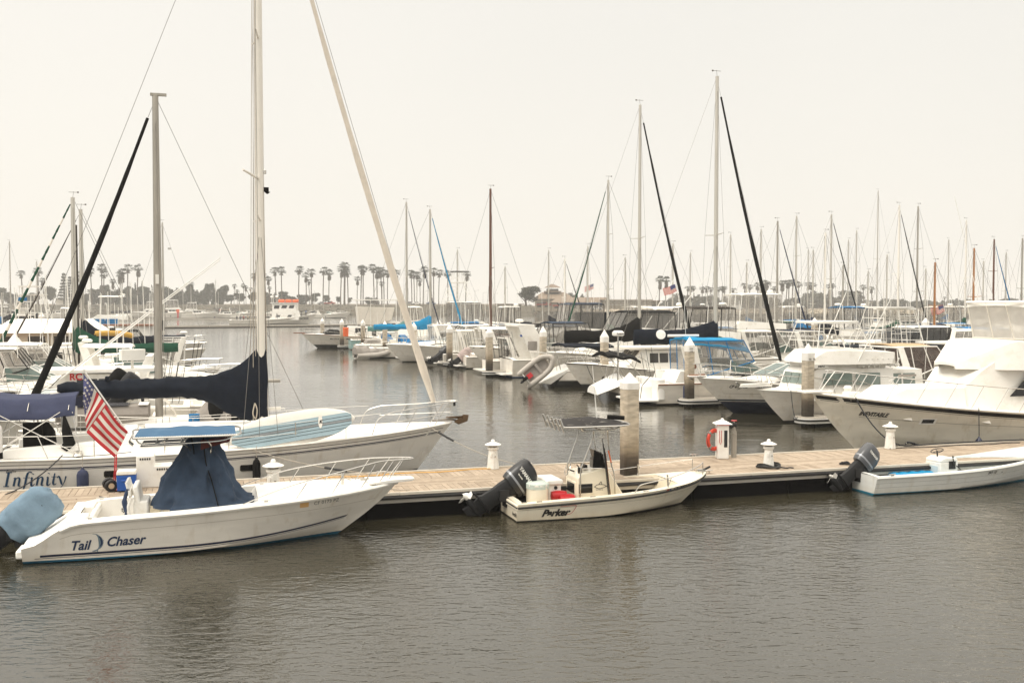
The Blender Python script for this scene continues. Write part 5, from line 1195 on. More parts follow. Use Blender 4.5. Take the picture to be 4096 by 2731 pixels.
line(F4.w(2.0, -1.7, 1.2), P(20, 1978, ZD), .12, DROPE, .016, 'dark mooring rope crossing the sloop\'s name'); line(F4.w(2.0, -1.7, 1.15), F4.w(3.7, -1.6, 1.2), .02, DROPE, .010, 'thin dark line lying along the sloop\'s side deck')
line(F4.w(6.75, -1.85, 1.2), P(1525, 1896, ZD + .08), .12, ROPE, .011, 'grey spring line from the sloop\'s midship to the dock')
line(F4.w(12.1, -.35, 1.5), P(2100, 1862, ZD + .05), .18, ROPE, .011, 'grey bow line from the sloop to the dock')
for a, b, f0, f1 in ((F4.w(6.75, -1.85, 1.2), P(1525, 1896, ZD + .08), .60, .78), (F4.w(12.1, -.35, 1.5), P(2100, 1862, ZD + .05), .16, .30)):
    q = sag(a, b, .12 if f0 > .5 else .18, 24); mb = MB(); mb.tube(q[int(f0 * 24):int(f1 * 24) + 1], .032, RUBB, 7); mb.build('line_snubber', label='black rubber snubber on the %s of the sloop' % ('spring line' if f0 > .5 else 'bow line'), cat='snubber')
# things on the dock: hand truck, cooler, boarding steps
p = P(508, 1962, ZD); ck_ = thing('cool_box', 'blue wheeled cool box with white lid standing on the dock', 'cool box', (p.x, p.y, ZD), DA)
mb = MB(); mb.box((0, 0, .22), (.42, .36, .38), COOLB, 0, 0, 1.06); mb.box((.0, -.19, .28), (.22, .03, .05), COOLB); bd = mb.build('body', ck_, bevel=.02)
mb = MB(); mb.box((0, 0, .47), (.46, .40, .10), WPLAS, 0, 0, .94); mb.build('lid', ck_, bevel=.02)
for sd in (-1, 1): mb = MB(); mb.lathe([(.0, -.02), (.085, -.02), (.085, .02), (0, .02)], RUBB, (.16, sd * .20, .085), 14, 'y'); mb.build('wheel', ck_)
p = P(440, 1962, ZD); ht = thing('hand_truck', 'red two wheeled hand truck with fat black tyres next to the cool box', 'hand truck', (p.x, p.y, ZD), DA + .25)
for sd in (-1, 1):
    mb = MB(); mb.lathe([(.06, -.05), (.13, -.055), (.15, -.03), (.15, .03), (.13, .055), (.06, .05)], RUBB, (.0, sd * .17, .15), 18, 'y'); wl = mb.build('wheel', ht)
    mb = MB(); mb.lathe([(.0, -.055), (.07, -.055), (.07, .055), (0, .055)], mat('wheel_rim', (.55, .42, .28), .5), (.0, sd * .17, .15), 12, 'y'); mb.build('rim', wl)
mb = MB()
for y in (-.10, .10): mb.tube([(.09, y, .03), (.13, y, .5), (.16, y, 1.12)], .014, RED, 6)
for z in (.3, .6, .95): mb.tube([(.13, -.1, z), (.13, .1, z)], .010, RED, 5)
mb.box((.20, 0, .02), (.24, .30, .015), RED); mb.build('frame', ht)
bs = thing('boarding_steps', 'cream plastic boarding steps with small vents standing on the dock edge', 'steps', tuple(P(546, 1952, ZD)), DA)
mb = MB(); pr = [(0, 0), (0, .80), (.42, .80), (.42, .53), (.84, .53), (.84, .27), (1.18, .27), (1.18, 0)]; extrude(mb, pr, 0, .62, WPLAS); st_ = mb.build('steps', bs, bevel=.02)
mb = MB()
for x, z in ((.06, .74), (.46, .47), (.86, .21)):
    for i in range(5): mb.box((x + .04 + i * .055, -.004, z - .02), (.035, .006, .05), DKGREY2)
mb.build('vents', st_)
# ------------------------------------------------------------------ big sportfisher (right)
F5 = Frame(23.65, 38.0, 197)
iv = thing('sportfishing_yacht', 'big white flybridge yacht with bold black sheer stripe lettered on its bow', 'motor yacht', (F5.x, F5.y, 0), F5.a)
H5 = Hull(14.0, 4.2, [(0, 1.15), (.3, 1.28), (.55, 1.48), (.78, 1.78), (1, 2.14)], width=[(0, .92), (.3, 1.0), (.55, .98), (.72, .84), (.85, .58), (.94, .30), (1, 0)], rake=1.9, q=1.25, wc=.84, e=1.9, zc0=.05, zc1=.85, draft=.6)
HM5 = zmat('hull_yacht', [(.10, (.03, .012, .01)), (.12, (.03, .012, .01)), (3, (.76, .70, .585))], var=.06)
base(iv, H5, HM5, DECK, ck=(.03, .25), g=.4, sole=.6, nt=34, rubm=GEL, rubr=.03, rubdz=.03)
mb = MB(); BKS = mat('black_stripe', (.014, .012, .011), .3)
H5.band(mb, BKS, .0, .995, lambda t: H5.zs(t) - .20 + .05 * t, lambda t: H5.zs(t) - .03, 1, 36); H5.band(mb, BKS, .0, .99, lambda t: H5.zs(t) - .245 + .05 * t, lambda t: H5.zs(t) - .23 + .05 * t, 1, 36)
H5.band(mb, BKS, .0, .995, lambda t: H5.zs(t) - .20 + .05 * t, lambda t: H5.zs(t) - .03, -1, 20); mb.build('stripe', iv)
mb = MB(); H5.band(mb, mat('moulding_grey2', (.30, .27, .22), .5), .0, .93, lambda t: H5.zs(t) * .665, lambda t: H5.zs(t) * .665 + .015, 1, 30); H5.band(mb, MATS['moulding_grey2'], .3, .90, lambda t: .12 + .5 * max(0, t - .4), lambda t: .13 + .5 * max(0, t - .4), 1, 20); mb.build('moulding_line', iv)
mb = MB(); v2, f2 = text2d('INEVITABLE', .20, .25, .008, .84); H5.decal(mb, INKB, v2, f2, 12.55, 1.42, 1, dirn=-1, off=.012, slope=-.07); mb.build('lettering', iv)
mb = MB(); H5.decal(mb, GEL, [(-.02, -.02), (.50, -.02), (.50, .20), (-.02, .20)], [(0, 1, 2, 3)], 10.1, 1.12, 1, off=.012); H5.decal(mb, GLASS, [(.05, .03), (.43, .03), (.43, .165), (.05, .165)], [(0, 1, 2, 3)], 10.1, 1.12, 1, off=.018); mb.build('portlight', iv)
for x, z in ((11.0, 1.24), (8.35, 1.12)): mb = MB(); p = Vector((x, H5.ys(x, z), z)); mb.loft([[(p.x - .16, p.y, z - .03), (p.x + .16, p.y, z + .05), (p.x - .10, p.y, z + .14)], [(p.x - .12, p.y + .14, z - .0), (p.x - .04, p.y + .14, z + .03), (p.x - .09, p.y + .12, z + .08)]], GEL); mb.build('exhaust_vent', iv)
cabin(iv, 'foredeck_trunk', [(8.6, 1.6), (8.62, 2.30), (10.9, 2.30), (11.6, 2.0), (11.9, 1.8)], lambda x: 1.15 if x < 10.5 else 1.15 - .3 * (x - 10.5), 1.55, DECK, tum=.15)
hs, sy = cabin(iv, 'deckhouse', [(2.4, 1.3), (2.4, 3.15), (7.6, 3.18), (8.05, 2.85), (8.6, 2.3), (9.1, 1.8)], lambda x: 1.62 if x < 7 else 1.62 - .35 * (x - 7), 1.3, GEL, tum=.06)
b = MB(); sidepoly(b, [(3.0, 1.98), (7.15, 2.0), (6.2, 2.86), (3.4, 2.86)], sy, GLASS, 1); b.build('window', hs); b = MB(); sidepoly(b, [(3.0, 1.98), (7.15, 2.0), (6.2, 2.86), (3.4, 2.86)], sy, GLASS, -1); b.build('window', hs)
fb_, sy = cabin(iv, 'flybridge', [(3.4, 3.0), (3.3, 3.55), (5.6, 3.85), (6.9, 3.92), (7.15, 3.86), (8.0, 3.42), (8.62, 3.12), (8.58, 3.0)], lambda x: 1.78 if x < 7.0 else 1.78 - .78 * (x - 7.0), 2.92, GEL, tum=.16, bevel=.06)
b = MB(); sidepoly(b, [(5.0, 3.14), (6.2, 3.18), (5.7, 3.40), (5.0, 3.38)], sy, GLASS, 1); b.build('window', fb_)
FRY = mat('cream_frame', (.74, .70, .62), .4)
enclosure(iv, 2.6, 6.0, 3.95, 5.28, 1.5, DECK, FRY, xr0=2.4, xr1=6.4, npan=4, thick=.10, drop=.05, z0b=3.75, rname='hardtop', bulge=.03, vin=clear('hazy_vinyl', (.68, .65, .60), .62))
mb = MB()
for sd in (-1, 1): mb.tube([(5.9, sd * 1.62, 3.85), (6.1, sd * 1.45, 5.2)], .035, WPLAS, 6); mb.tube([(5.4, sd * 1.62, 3.85), (3.6, sd * 1.5, 5.1)], .03, WPLAS, 6)
mb.tube([(6.4, -1.42, 5.28), (6.7, 0, 5.28), (6.4, 1.42, 5.28)], .05, DECK, 6); mb.build('top_supports', iv)
ant(iv, [(6.2, 1.55, 3.9), (6.3, 1.6, 8.0)], .02); ant(iv, [(6.0, -1.3, 5.4), (7.1, -1.35, 9.2)], .012)
mb = MB(); H5.rail(mb, STEEL, .28, 1.0, .80, 11, .019, .12, mid=False, lean=-.55, start=False); mb.build('bow_rail', iv)
mb = MB(); mb.box((13.9, 0, 2.22), (1.1, .5, .07), DECK); mb.box((12.6, .2, 2.12), (.5, .3, .14), DECK); mb.lathe([(.12, 0), (.12, .12), (.16, .15), (.1, .24)], WPLAS, (12.6, 0, 2.15), 10); mb.tube([(13.2, 0, 2.28), (14.4, 0, 2.27)], .03, STEEL, 6); mb.build('anchor_platform', iv, bevel=.015)
mb = MB(); mb.tube([(10.6, .2, 2.32), (11.1, .25, 2.55), (10.7, .25, 2.68), (10.1, .2, 2.66)], .02, STEEL, 5); mb.box((10.4, .3, 2.72), (.7, .06, .07), GREYC); mb.build('deck_gaff', iv)
line(F5.w(12.9, .85, 2.05), P(3640, 1782, ZD + .08), .45, DROPE, .022, 'dark bow rope sagging from the big yacht\'s bow to the dock', 18)
line(P(3640, 1782, ZD + .08), P(4120, 1757, ZD + .06), -.02, DROPE, .022, 'dark rope lying along the far dock edge in front of the big yacht')
p0 = F5.w(8.85, 1.98, 1.70); line(p0, p0 + Vector((-.02, -.1, -1.0)), .0, DROPE, .014, 'thin dark rope hanging down the big yacht\'s side', 3)
mb = MB(); mb.lathe([(.01, .18), (.03, .14), (.13, 0), (.11, -.01), (0, -.01)], STRIPE, n=10); mb.build('rope_float', label='small navy cone at the end of the rope on the yacht\'s side', cat='float', loc=tuple(p0 + Vector((-.02, -.1, -1.12))))
mb = MB(); mb.tube(smooth_path([(-.15, 0, .06), (0, .05, .1), (.14, 0, .07), (.05, -.08, .1), (-.1, -.04, .12), (.16, .05, .05), (.3, -.04, .02)]), .028, DROPE, 6); p = dock_pt(3640, 1782); mb.build('rope_knot', label='lump of dark rope knotted round the cleat near the pedestal', cat='rope', loc=(p.x, p.y, ZD))

line(F1.w(6.6, .5, 1.15), P(1640, 1958, ZD + .05), .08, ROPE, .011, 'pale bow line from the fishing boat with blue tent to the dock')
line(F1.w(1.2, 1.2, .9), P(640, 1996, ZD + .05), .06, DROPE, .012, 'dark stern line from the fishing boat with blue tent to the dock')
line(F2.w(5.2, .1, .85), P(2835, 1890, ZD + .07), .06, ROPE, .011, 'short pale bow line from the cream console boat to a cleat')
line(F2.w(.3, .95, .5), P(2040, 1945, ZD + .05), .04, ROPE, .010, 'short stern line from the cream console boat to the dock')
def cord(a, b, m, r, lb, k=.35):
    pts = [a.lerp(b, i / 9) + Vector((0, k * sin(i * 1.7) * (0 if i in (0, 9) else 1), 0)) for i in range(10)]; mb = MB(); mb.tube(smooth_path(pts, 4), r, m, 5); mb.build('power_cord', label=lb, cat='power cord')
cord(dock_pt(1972, 1876) + Vector((0, 0, .02)), dock_pt(1250, 1916) + Vector((0, 0, .02)), YELLOW, .011, 'yellow shore power cord running along the dock towards the sloop', .08)
cord(dock_pt(3560, 1796) + Vector((0, 0, .02)), dock_pt(4080, 1772) + Vector((0, 0, .02)), DROPE, .013, 'dark shore power cord wandering along the dock beside the big yacht', .07)
# ------------------------------------------------------------------ families of boats
def hmat(key, bottom=(.03, .012, .01), boot=None, top=(.76, .71, .63), zb=.08, zt=.14, extra=None):
    b = [(zb, bottom)]
    if boot: b += [(zt, boot)]
    if extra: b += extra
    b += [(5, top)]
    if len(b) == 2: b.insert(1, (zb + .01, bottom))
    return zmat('hull_' + key, b)
HW = hmat('white', (.012, .012, .013)); HNV = hmat('navy_bottom', (.008, .014, .035), (.5, .48, .42), zb=.46, zt=.49, extra=[(.58, (.008, .014, .035))])
HBK = hmat('black_bottom', (.012, .011, .010), (.4, .38, .33), zb=.40, zt=.44); HRD = hmat('red_bottom', (.10, .02, .012)); HBL = hmat('blue_bottom', (.01, .05, .15)); HGN = hmat('green_boot', (.01, .05, .03), (.6, .57, .5))
HCR = hmat('cream', (.05, .02, .012), top=(.72, .62, .46)); HDK = hmat('dark_hull', (.03, .012, .01), (.6, .57, .5), (.02, .03, .06)); HTQ = hmat('turq', (.1, .05, .03), top=(.33, .52, .50)); HGR = hmat('grey', top=(.45, .42, .38))
PW = [(0, .90), (.3, 1.0), (.55, .99), (.72, .86), (.85, .60), (.94, .30), (1, 0)]
SW = [(0, .66), (.2, .86), (.45, 1.0), (.65, .93), (.82, .66), (.93, .32), (1, 0)]
def power(label, F, L, B, fs, fb, hm=HW, style='express', roof=None, vin=None, archm=True, rail=.55, rub=None, name='motor_cruiser', cat='motor boat', group=None, stripe=None, far=0, tw=None, ob=None, dome=True, rakek=.13, side=1, winm=None, plat=True, frame=BLACK, roofz=None, obm=None, hard=False, ants=1, zsf=1.0, ws=None, can=None):
    t = thing(name, label, cat, (F.x, F.y, 0), F.a, group); fm = fs + (fb - fs) * .35
    H = Hull(L, B, [(0, fs), (.3, fs * 1.03), (.6, fm), (.85, fb - .12 * (fb - fs)), (1, fb)], PW, rake=L * rakek, q=1.2, e=1.6, zc0=.03, zc1=fb * .4, draft=.5)
    base(t, H, hm, DECK, ck=(.03, .36), g=.3, sole=fs * .45, rubm=rub or GEL, nt=22 if not far else 14); gm = winm or GLASS
    if stripe: mb = MB(); [H.band(mb, stripe, .0, .98, lambda t: H.zs(t) - .16, lambda t: H.zs(t) - .10, s_, 18) for s_ in (-1, 1)]; mb.build('stripe', t)
    z1 = fs + (fb - fs) * .25
    if style == 'express':
        cabin(t, 'foredeck_cabin', [(L * .42, z1 - .1), (L * .43, z1 + .55), (L * .52, z1 + .52), (L * .68, z1 + .40), (L * .80, z1 + .32), (L * .88, z1 + .12)], lambda x: B * .40 if x < L * .6 else max(.1, B * .40 * (1 - (x / L - .6) / .34)), z1 - .15, GEL, wins=[[(L * .50, z1 + .12), (L * .52, z1 + .32), (L * .64, z1 + .26), (L * .70, z1 + .14)]], tum=.3, gm=gm)
        zc_ = z1 + .5; mb = MB(); fr = MB(); xf, xa = ws or (L * .56, L * .46); hh = .55 * zsf; c0, c1 = can or (L * .16, L * .46)
        for s_ in (-1, 1):
            mb.add([(xf, s_ * B * .34, zc_), (xa - .9, s_ * B * .44, zc_ - .1), (xa - 1.0, s_ * B * .40, zc_ + hh), (xa, s_ * B * .30, zc_ + hh)], [(0, 1, 2, 3)], GGLASS if winm is None else winm)
            fr.tube([(xf, s_ * B * .34, zc_), (xa, s_ * B * .30, zc_ + hh), (xa - 1.0, s_ * B * .40, zc_ + hh), (xa - 1.1, s_ * B * .44, zc_ - .1)], .03, WPLAS, 5)
        mb.add([(xf, -B * .34, zc_), (xf, B * .34, zc_), (xa, B * .30, zc_ + hh), (xa, -B * .30, zc_ + hh)], [(0, 1, 2, 3)], GGLASS if winm is None else winm); fr.tube([(xa, -B * .30, zc_ + hh), (xa, B * .30, zc_ + hh)], .03, WPLAS, 5); fr.tube([(xf, 0, zc_), (xa, 0, zc_ + hh)], .025, WPLAS, 5)
        mb.build('windscreen', t, sharp=0, fix=False); fr.build('windscreen_frame', t)
        zr = roofz or (zc_ + 1.15)
        if archm: arch(t, c0 + .6, c0, fs, zr - .1, B * .46, archm if archm is not True else GEL)
        if roof: enclosure(t, c0, c1, zc_ + hh * .9, zr, B * .40, roof, frame, xr0=c0 - .1, xr1=c1 - .6, npan=3, vin=vin, z0b=fs + .15, thick=.05)
        if dome: radome(t, c0, 0, zr + .15, .26, .18, post=.2)
    else:   # cabin cruiser with a house, and a flybridge for style 'fly'
        xa, xf = L * .30, L * .66; zh = z1 + 1.15 * zsf
        cabin(t, 'foredeck_cabin', [(L * .60, z1 - .1), (L * .62, z1 + .42), (L * .78, z1 + .36), (L * .86, z1 + .1)], lambda x: max(.1, B * .38 * (1 - max(0, x / L - .62) / .36)), z1 - .12, DECK, tum=.3)
        hs, sy = cabin(t, 'deckhouse', [(xa, z1 - .2), (xa + .1, zh), (xf - .9, zh + .05), (xf - .5, z1 + .75 * zsf), (xf, z1 + .3)], B * .40, z1 - .25, GEL, wins=[[(xa + .5 + i * (xf - xa - 1.8) / 3, z1 + .42 * zsf), (xa + .5 + (i + .86) * (xf - xa - 1.8) / 3, z1 + .42 * zsf), (xa + .5 + (i + .86) * (xf - xa - 1.8) / 3, zh - .16), (xa + .5 + i * (xf - xa - 1.8) / 3, zh - .16)] for i in range(3)], tum=.1, gm=gm, front=((xf - .46, z1 + .74), (xf - .84, zh - .02), B * .32))
        zr = zh
        if style == 'fly':
            cabin(t, 'flybridge', [(xa - .8, zh), (xa - .8, zh + .5), (xf - 1.6, zh + .75), (xf - .7, zh + .2), (xf - .6, zh + .08)], B * .42, zh + .02, GEL, tum=.12)
            zr = roofz or zh + 2.0
            if roof: enclosure(t, xa - .5, xf - 1.5, zh + .7, zr, B * .38, roof, frame, xr0=xa - .5, xr1=xf - 1.8, npan=3, vin=vin, z0b=zh + .5)
            if dome: radome(t, xa - .3, 0, zr + .15, .3, .22)
        elif hard: mb = MB(); mb.loft([rrect((xa + xf) / 2 - .6, 0, xf - xa + 1.2, B * .86, zh + d, 4, .25) for d in (.08, .16, .2)], roof or DECK); mb.build('roof', t); zr = zh + .2
    if tw: tower(t, L * .22, L * .46, B * .38, zr if style == 'fly' and not roof else (fs if style == 'express' else zr), tw, L * .26, L * .40, rungs=5)
    mb = MB(); mb.box((L * .10, 0, fs * .45 + .3), (.5, B * .5, .55), CANV if far else WPLAS); mb.box((L * .24, B * .18, fs * .45 + .45), (.45, .5, .8), WPLAS); mb.box((L * .24 - .2, B * .18, fs * .45 + 1.0), (.12, .45, .5), DKGREY2 if L * 7 % 2 > 1 else WPLAS); mb.build('seat', t, bevel=.05 if not far else 0)
    if style != 'bare': hx = L * .80; mb = MB(); mb.box((hx, 0, H.zs(.8) + .2), (.5, .5, .06), GLASS); mb.build('deck_hatch', t)
    for s_ in (-1, 1):
        if rail: mb = MB(); mb.lathe([(.02, -.3), (.11, -.26), (.12, 0), (.11, .24), (.03, .3)], (STRIPE, WPLAS, BLACK)[int(L * 10 + s_) % 3], (L * .38, s_ * (H.ys(L * .38, .5) + .12), .62), 8); mb.tube([(L * .38, s_ * (H.ys(L * .38, .5) + .12), .9), (L * .38, s_ * (H.hw(.38) - .05), fm)], .012, ROPE, 4); mb.build('side_fender', t)
    if ants: mb = MB(); [mb.tube([(L * .05 + .25 * k, B * (.36 - .03 * k), fs + .1), (L * .05 + .25 * k - .25, B * (.40 - .03 * k), fs + 1.5 + .2 * k)], .012 if not far else .02, DKGREY2, 4) for k in range(3)]; mb.build('fishing_rods', t)
    for k in range(ants): ant(t, [(L * .3 + k, B * .38 * (-1) ** k, zr - .4), (L * .3 + k - .1, B * .4 * (-1) ** k, zr + 2.2 + k * .7)], .012 if not far else .02)
    if rail: mb = MB(); H.rail(mb, STEEL, .50, 1.0, rail, 6, .016 if not far else .022, .08, lean=.12 if far else .15, mid=not far, ns=5); mb.build('bow_rail', t)
    if plat: mb = MB(); mb.loft([rrect(-.35, 0, .9, B * .84, z, 3, .2) for z in (.22, .30)], GEL); mb.build('swim_platform', t)
    if ob: outboard(t, (-.15, 0, fs * .7), R(ob), DKGREY, DKGREY2, 1.25, cover=obm)
    return t, H
def sloop(label, F, L, hm=HW, cover=NAVY, jib=None, zt=15, xmf=.58, fb=1.25, fs=.95, mm=None, spr=((.5, .9),), bim=None, dodge=None, name='sailboat', group=None, jibr=.07, far=0, boomz=None, B=None, scoop=False, rail=True, topv=True, zc_=1.1, backstay=True, r=None, covlen=None, trunkm=None, ports=True, cth=.28):
    B = B or L * .31; t = thing(name, label, 'sailboat', (F.x, F.y, 0), F.a, group)
    H = Hull(L, B, [(0, fs), (.4, fs), (.75, fs + (fb - fs) * .55), (1, fb)], SW, rake=L * .10, q=1.0, wc=.82, e=.55, zc0=-.12, zc1=-.02, draft=.5, tr=(.9 if scoop else 0))
    base(t, H, hm, DECK, ck=(.10 if scoop else .04, .30), g=.35, sole=.45, nt=22 if not far else 14, rubm=TEAK if far == 2 else GEL)
    cabin(t, 'cabin_trunk', [(L * .30, fs), (L * .31, fs + .48), (L * .55, fs + .50), (L * .72, fs + .42), (L * .78, fs + .2)], lambda x: B * .30 if x < L * .5 else B * (.30 - .10 * (x / L - .5) / .28), fs - .05, trunkm or DECK, wins=[[(L * .36, fs + .18), (L * .37, fs + .34), (L * .46, fs + .34), (L * .47, fs + .2)], [(L * .50, fs + .2), (L * .51, fs + .34), (L * .60, fs + .33), (L * .62, fs + .2)]] if ports else (), tum=.25)
    bz = boomz or fs + 1.65; bl = covlen or L * .42
    m_ = rig(t, L * xmf, fs + .5, zt, r or (.085 if not far else .10), mm or ALU, spr, boom=(L * xmf - bl, bz), cover=cover, jib=((L * .985, fb + .15), jib, jibr, .97) if jib is not False else None, back=(.1, 0, fs) if backstay else None, hwd=B * .45, ns=6, far=bool(far), halyards=2, wr=.009 if not far else .014, zcover=zc_, top=topv, cth=cth)
    if bim: enclosure(t, L * .03, L * .26, fs + .5, fs + 1.75, B * .34, bim, STEEL, xr0=L * .05, xr1=L * .25, vin=False, thick=.06, rname='bimini'); mb = MB(); [mb.tube([(L * .14, s_ * B * .4, fs), (x, s_ * B * .32, fs + 1.68)], .015, STEEL, 5) for s_ in (-1, 1) for x in (L * .06, L * .15, L * .24)]; mb.build('bimini_frame', t)
    if dodge: mb = MB(); rings = [[(x, hw_ * cos(a), z0 + h_ * sin(a)) for a in [pi * k / 10 for k in range(11)]] for x, hw_, z0, h_ in ((L * .30, B * .33, fs + .3, .95), (L * .36, B * .32, fs + .35, .9), (L * .42, B * .28, fs + .4, .2))]; mb.loft(rings, dodge, caps=False, closed=False); mb.build('dodger', t)
    if rail: mb = MB(); H.rail(mb, STEEL, .82, 1.0, .58, 3, .014 if not far else .02, .08, lean=.1, mid=not far, ns=5); H.rail(mb, STEEL, .10, .82, .58, 6, .012 if not far else .016, .08, lean=0, mid=False, ns=4, start=False); mb.build('lifelines', t)
    return t, H
def at_bow(px, py, deg, L, rk): return frame_from_bow(px, py, deg, L - rk)

# ------------------------------------------------------------------ finger docks with their capped pilings
RUB2 = RUBB
def finger(px, py, label, plabel, L=11.0, W=1.15, deg=17.5, zt=3.5, hc=.42, hb=.32, w=.42, text=None, off=-1.0):
    p = P(px, py, .42); a = R(deg); d = Vector((cos(a), sin(a), 0)); o = Vector((p.x, p.y, 0)) + d * off * .55
    t = thing('finger_dock', label, 'dock', (o.x, o.y, 0), a, 'finger docks')
    def outl(k): return [(L, W/2 + k), (W*.5, W/2 + k)] + [(W*.5 - (W*.5 + k) * sin(q), (W/2 + k) * cos(q)) for q in [pi * i / 8 for i in range(1, 8)]] + [(W*.5, -W/2 - k), (L, -W/2 - k)]
    lay = lambda z0, z1, k, m, mb: mb.loft([[(x, y, z0) for x, y in outl(k)], [(x, y, z1) for x, y in outl(k)]], m)
    mb = MB(); lay(.38, .42, -.02, CONC, mb); mb.build('decking', t); mb = MB(); lay(.17, .38, .0, WPLAS, mb); mb.build('fascia_board', t); mb = MB(); lay(.26, .33, .05, RUB2, mb); mb.build('rubber_bumper', t)
    mb = MB(); x = .7
    while x < L - 1: mb.box((x + .6, 0, .0), (1.4, W * .8, .36), FLOATM); x += 2.2
    mb.build('float', t)
    q, pp = piling(px, py, .42, plabel, w, zt, hc, hb, a, group='capped pilings')
    if text:
        mb = MB()
        for s_, dz in text: v2, f2 = text2d(s_, .13, 0, .004); mb.add([(-.12 + a_, -w * .5 * 1.06 - .006, zt - hc - hb + dz + b_) for a_, b_ in v2], f2, GREYC)
        mb.build('lettering', q)
    return t
FG = [(3230, 1665, 'nearest finger dock, tied with a dark rope beside the yacht\'s bow', 'piling lettered 96 rising beside the wheelhouse of the tower boat', 3.55, [('98  96', .02)]),
      (2757, 1593, 'finger dock in front of the blue topped cruiser\'s bow', 'piling in front of the blue topped cruiser with lettering on its cap', 3.55, [('103', .10), ('108', -.04)]),
      (2417, 1537, 'finger dock beside the rounded white sailboat stern', 'piling between the two bow-on boats and the radar pole', 3.7, None),
      (2172, 1490, 'finger dock beside the hanging inflatable dinghy', 'piling standing just above the hanging grey dinghy', 3.7, None),
      (1957, 1482, 'finger dock beside the white transom with lettering', 'piling half behind the black bottomed cruiser\'s bow rail', 3.6, None),
      (1798, 1446, 'finger dock between the two dark tilted outboards', 'piling between the two dark tilted outboards', 3.6, None),
      (1656, 1425, 'finger dock passing behind the furled pale jib', 'piling partly hidden by the sloop\'s furled pale jib', 3.6, None),
      (1540, 1407, 'finger dock beside the bright blue covered sailboat', 'piling in front of the bright blue cockpit cover', 3.6, None),
      (1452, 1388, 'finger dock behind the grey covered dinghy', 'piling just behind the grey covered dinghy', 3.6, None),
      (1368, 1380, 'finger dock beside the small turquoise boat', 'piling right of the small turquoise boat, orange bucket beside it', 3.6, None),
      (1290, 1371, 'farthest finger dock at the bow of the boat under black covers', 'piling farthest along the row, in front of the black covers', 3.6, None)]
for i, (px, py, l1, l2, zt, tx) in enumerate(FG): finger(px, py, l1, l2, zt=zt, text=tx, w=.42 if i < 4 else .46, L=11 if i != 4 else 4)

# ------------------------------------------------------------------ front row, from the near right to the far left
# R2: white cabin boat with tower, its pulpit left of the big yacht
F = at_bow(3138, 1690, 197.5, 11.0, 1.35)
t, H = power('white cabin boat with wheelhouse windows and rod tower, close beside the big yacht', F, 11.0, 3.3, 1.05, 1.52, HW, 'bare', name='fishing_cruiser', rail=.62, rub=GEL, dome=False, ants=2, winm=mat('pale_green_glass', (.22, .27, .24), .08, var=.4), rakek=.125)
mb = MB(); H.band(mb, BROWNC, .5, .99, lambda q: H.zs(q) - .07, lambda q: H.zs(q) - .04, 1); mb.build('rub_line', t)
mb = MB(); mb.box((11.2, 0, 1.66), (1.5, .34, .08), DECK); mb.tube([(10.6, .1, 1.76), (11.9, .1, 1.73)], .05, WPLAS, 6); mb.lathe([(.1, 0), (.12, .1), (.06, .2)], STEEL, (10.4, 0, 1.66), 10); mb.loft([[(11.8, -.15, 1.6), (12.0, 0, 1.5), (11.8, .15, 1.6)], [(12.05, -.1, 1.85), (12.1, 0, 1.82), (12.05, .1, 1.85)]], STEEL); mb.build('anchor_pulpit', t)
cabin(t, 'foredeck_cabin', [(8.4, 1.3), (8.5, 1.62), (9.6, 1.58), (10.2, 1.45)], lambda x: max(.15, 1.1 - .5 * (x - 8.6)), 1.25, DECK, tum=.2)
cabin(t, 'wheelhouse', [(5.0, 1.1), (5.0, 2.40), (8.75, 2.42), (9.0, 2.25), (9.3, 1.4)], lambda x: 1.38 if x < 8 else 1.38 - .22 * (x - 8), 1.05, GEL, wins=[[(7.15, 1.72), (8.4, 1.72), (8.55, 1.82), (8.5, 2.22), (7.15, 2.22)], [(5.7, 1.70), (6.95, 1.70), (6.95, 2.22), (5.7, 2.22)]], tum=.08, gm=mat('pale_green_glass'  , (.22, .27, .24), .08, var=.4), front=((9.20, 1.72), (9.06, 2.2), .95))
fl_, sy = cabin(t, 'flybridge', [(5.2, 2.62), (5.0, 3.1), (7.6, 3.22), (8.4, 3.18), (9.0, 2.8), (9.05, 2.65)], lambda x: 1.45 if x < 8 else 1.45 - .4 * (x - 8), 2.6, GEL, tum=.12, bevel=.08)
mb = MB(); mb.box((7.0, 0, 2.5), (3.4, 2.2, .24), GEL); mb.build('flybridge_base', t); tower(t, 5.9, 8.9, 1.25, 3.0, 4.38, 6.6, 8.5, rungs=4)
mb = MB()
for i in range(7): mb.tube([(4.9 + .28 * i, 1.3, 2.45), (4.8 + .28 * i, 1.42, 2.85)], .035, WPLAS, 7)
mb.tube([(4.7, 1.34, 2.55), (6.9, 1.34, 2.55)], .03, WPLAS, 5); mb.build('rod_rack', t)
mb = MB(); mb.loft([rrect(8.6, .9, .95, .6, z, 3, .3) for z in (2.45, 2.52, 2.62)], WPLAS); mb.loft([rrect(8.6, .9, .5, .3, z, 3, .3) for z in (2.4, 2.46)], WPLAS); v2, f2 = text2d('MIN', .18, 0, .005); mb.add([(8.8 - a, 1.21, 2.49 + b*.7) for a, b in v2], f2, INKB); mb.build('radar_scanner', t)
for s_ in (-1, 1): outrigger(t, 7.0, s_ * 1.4, 2.6, -1.7, 3.2, .3, .022)
line(F.w(10.0, 1.0, 1.5), P(3190, 1668, .5), .45, DROPE, .018, 'dark rope sagging from the tower boat\'s bow to the finger dock', 14)
STRIPEC = mat('midnight_canvas', (.02, .03, .065), .85, var=.25, spec=.2)
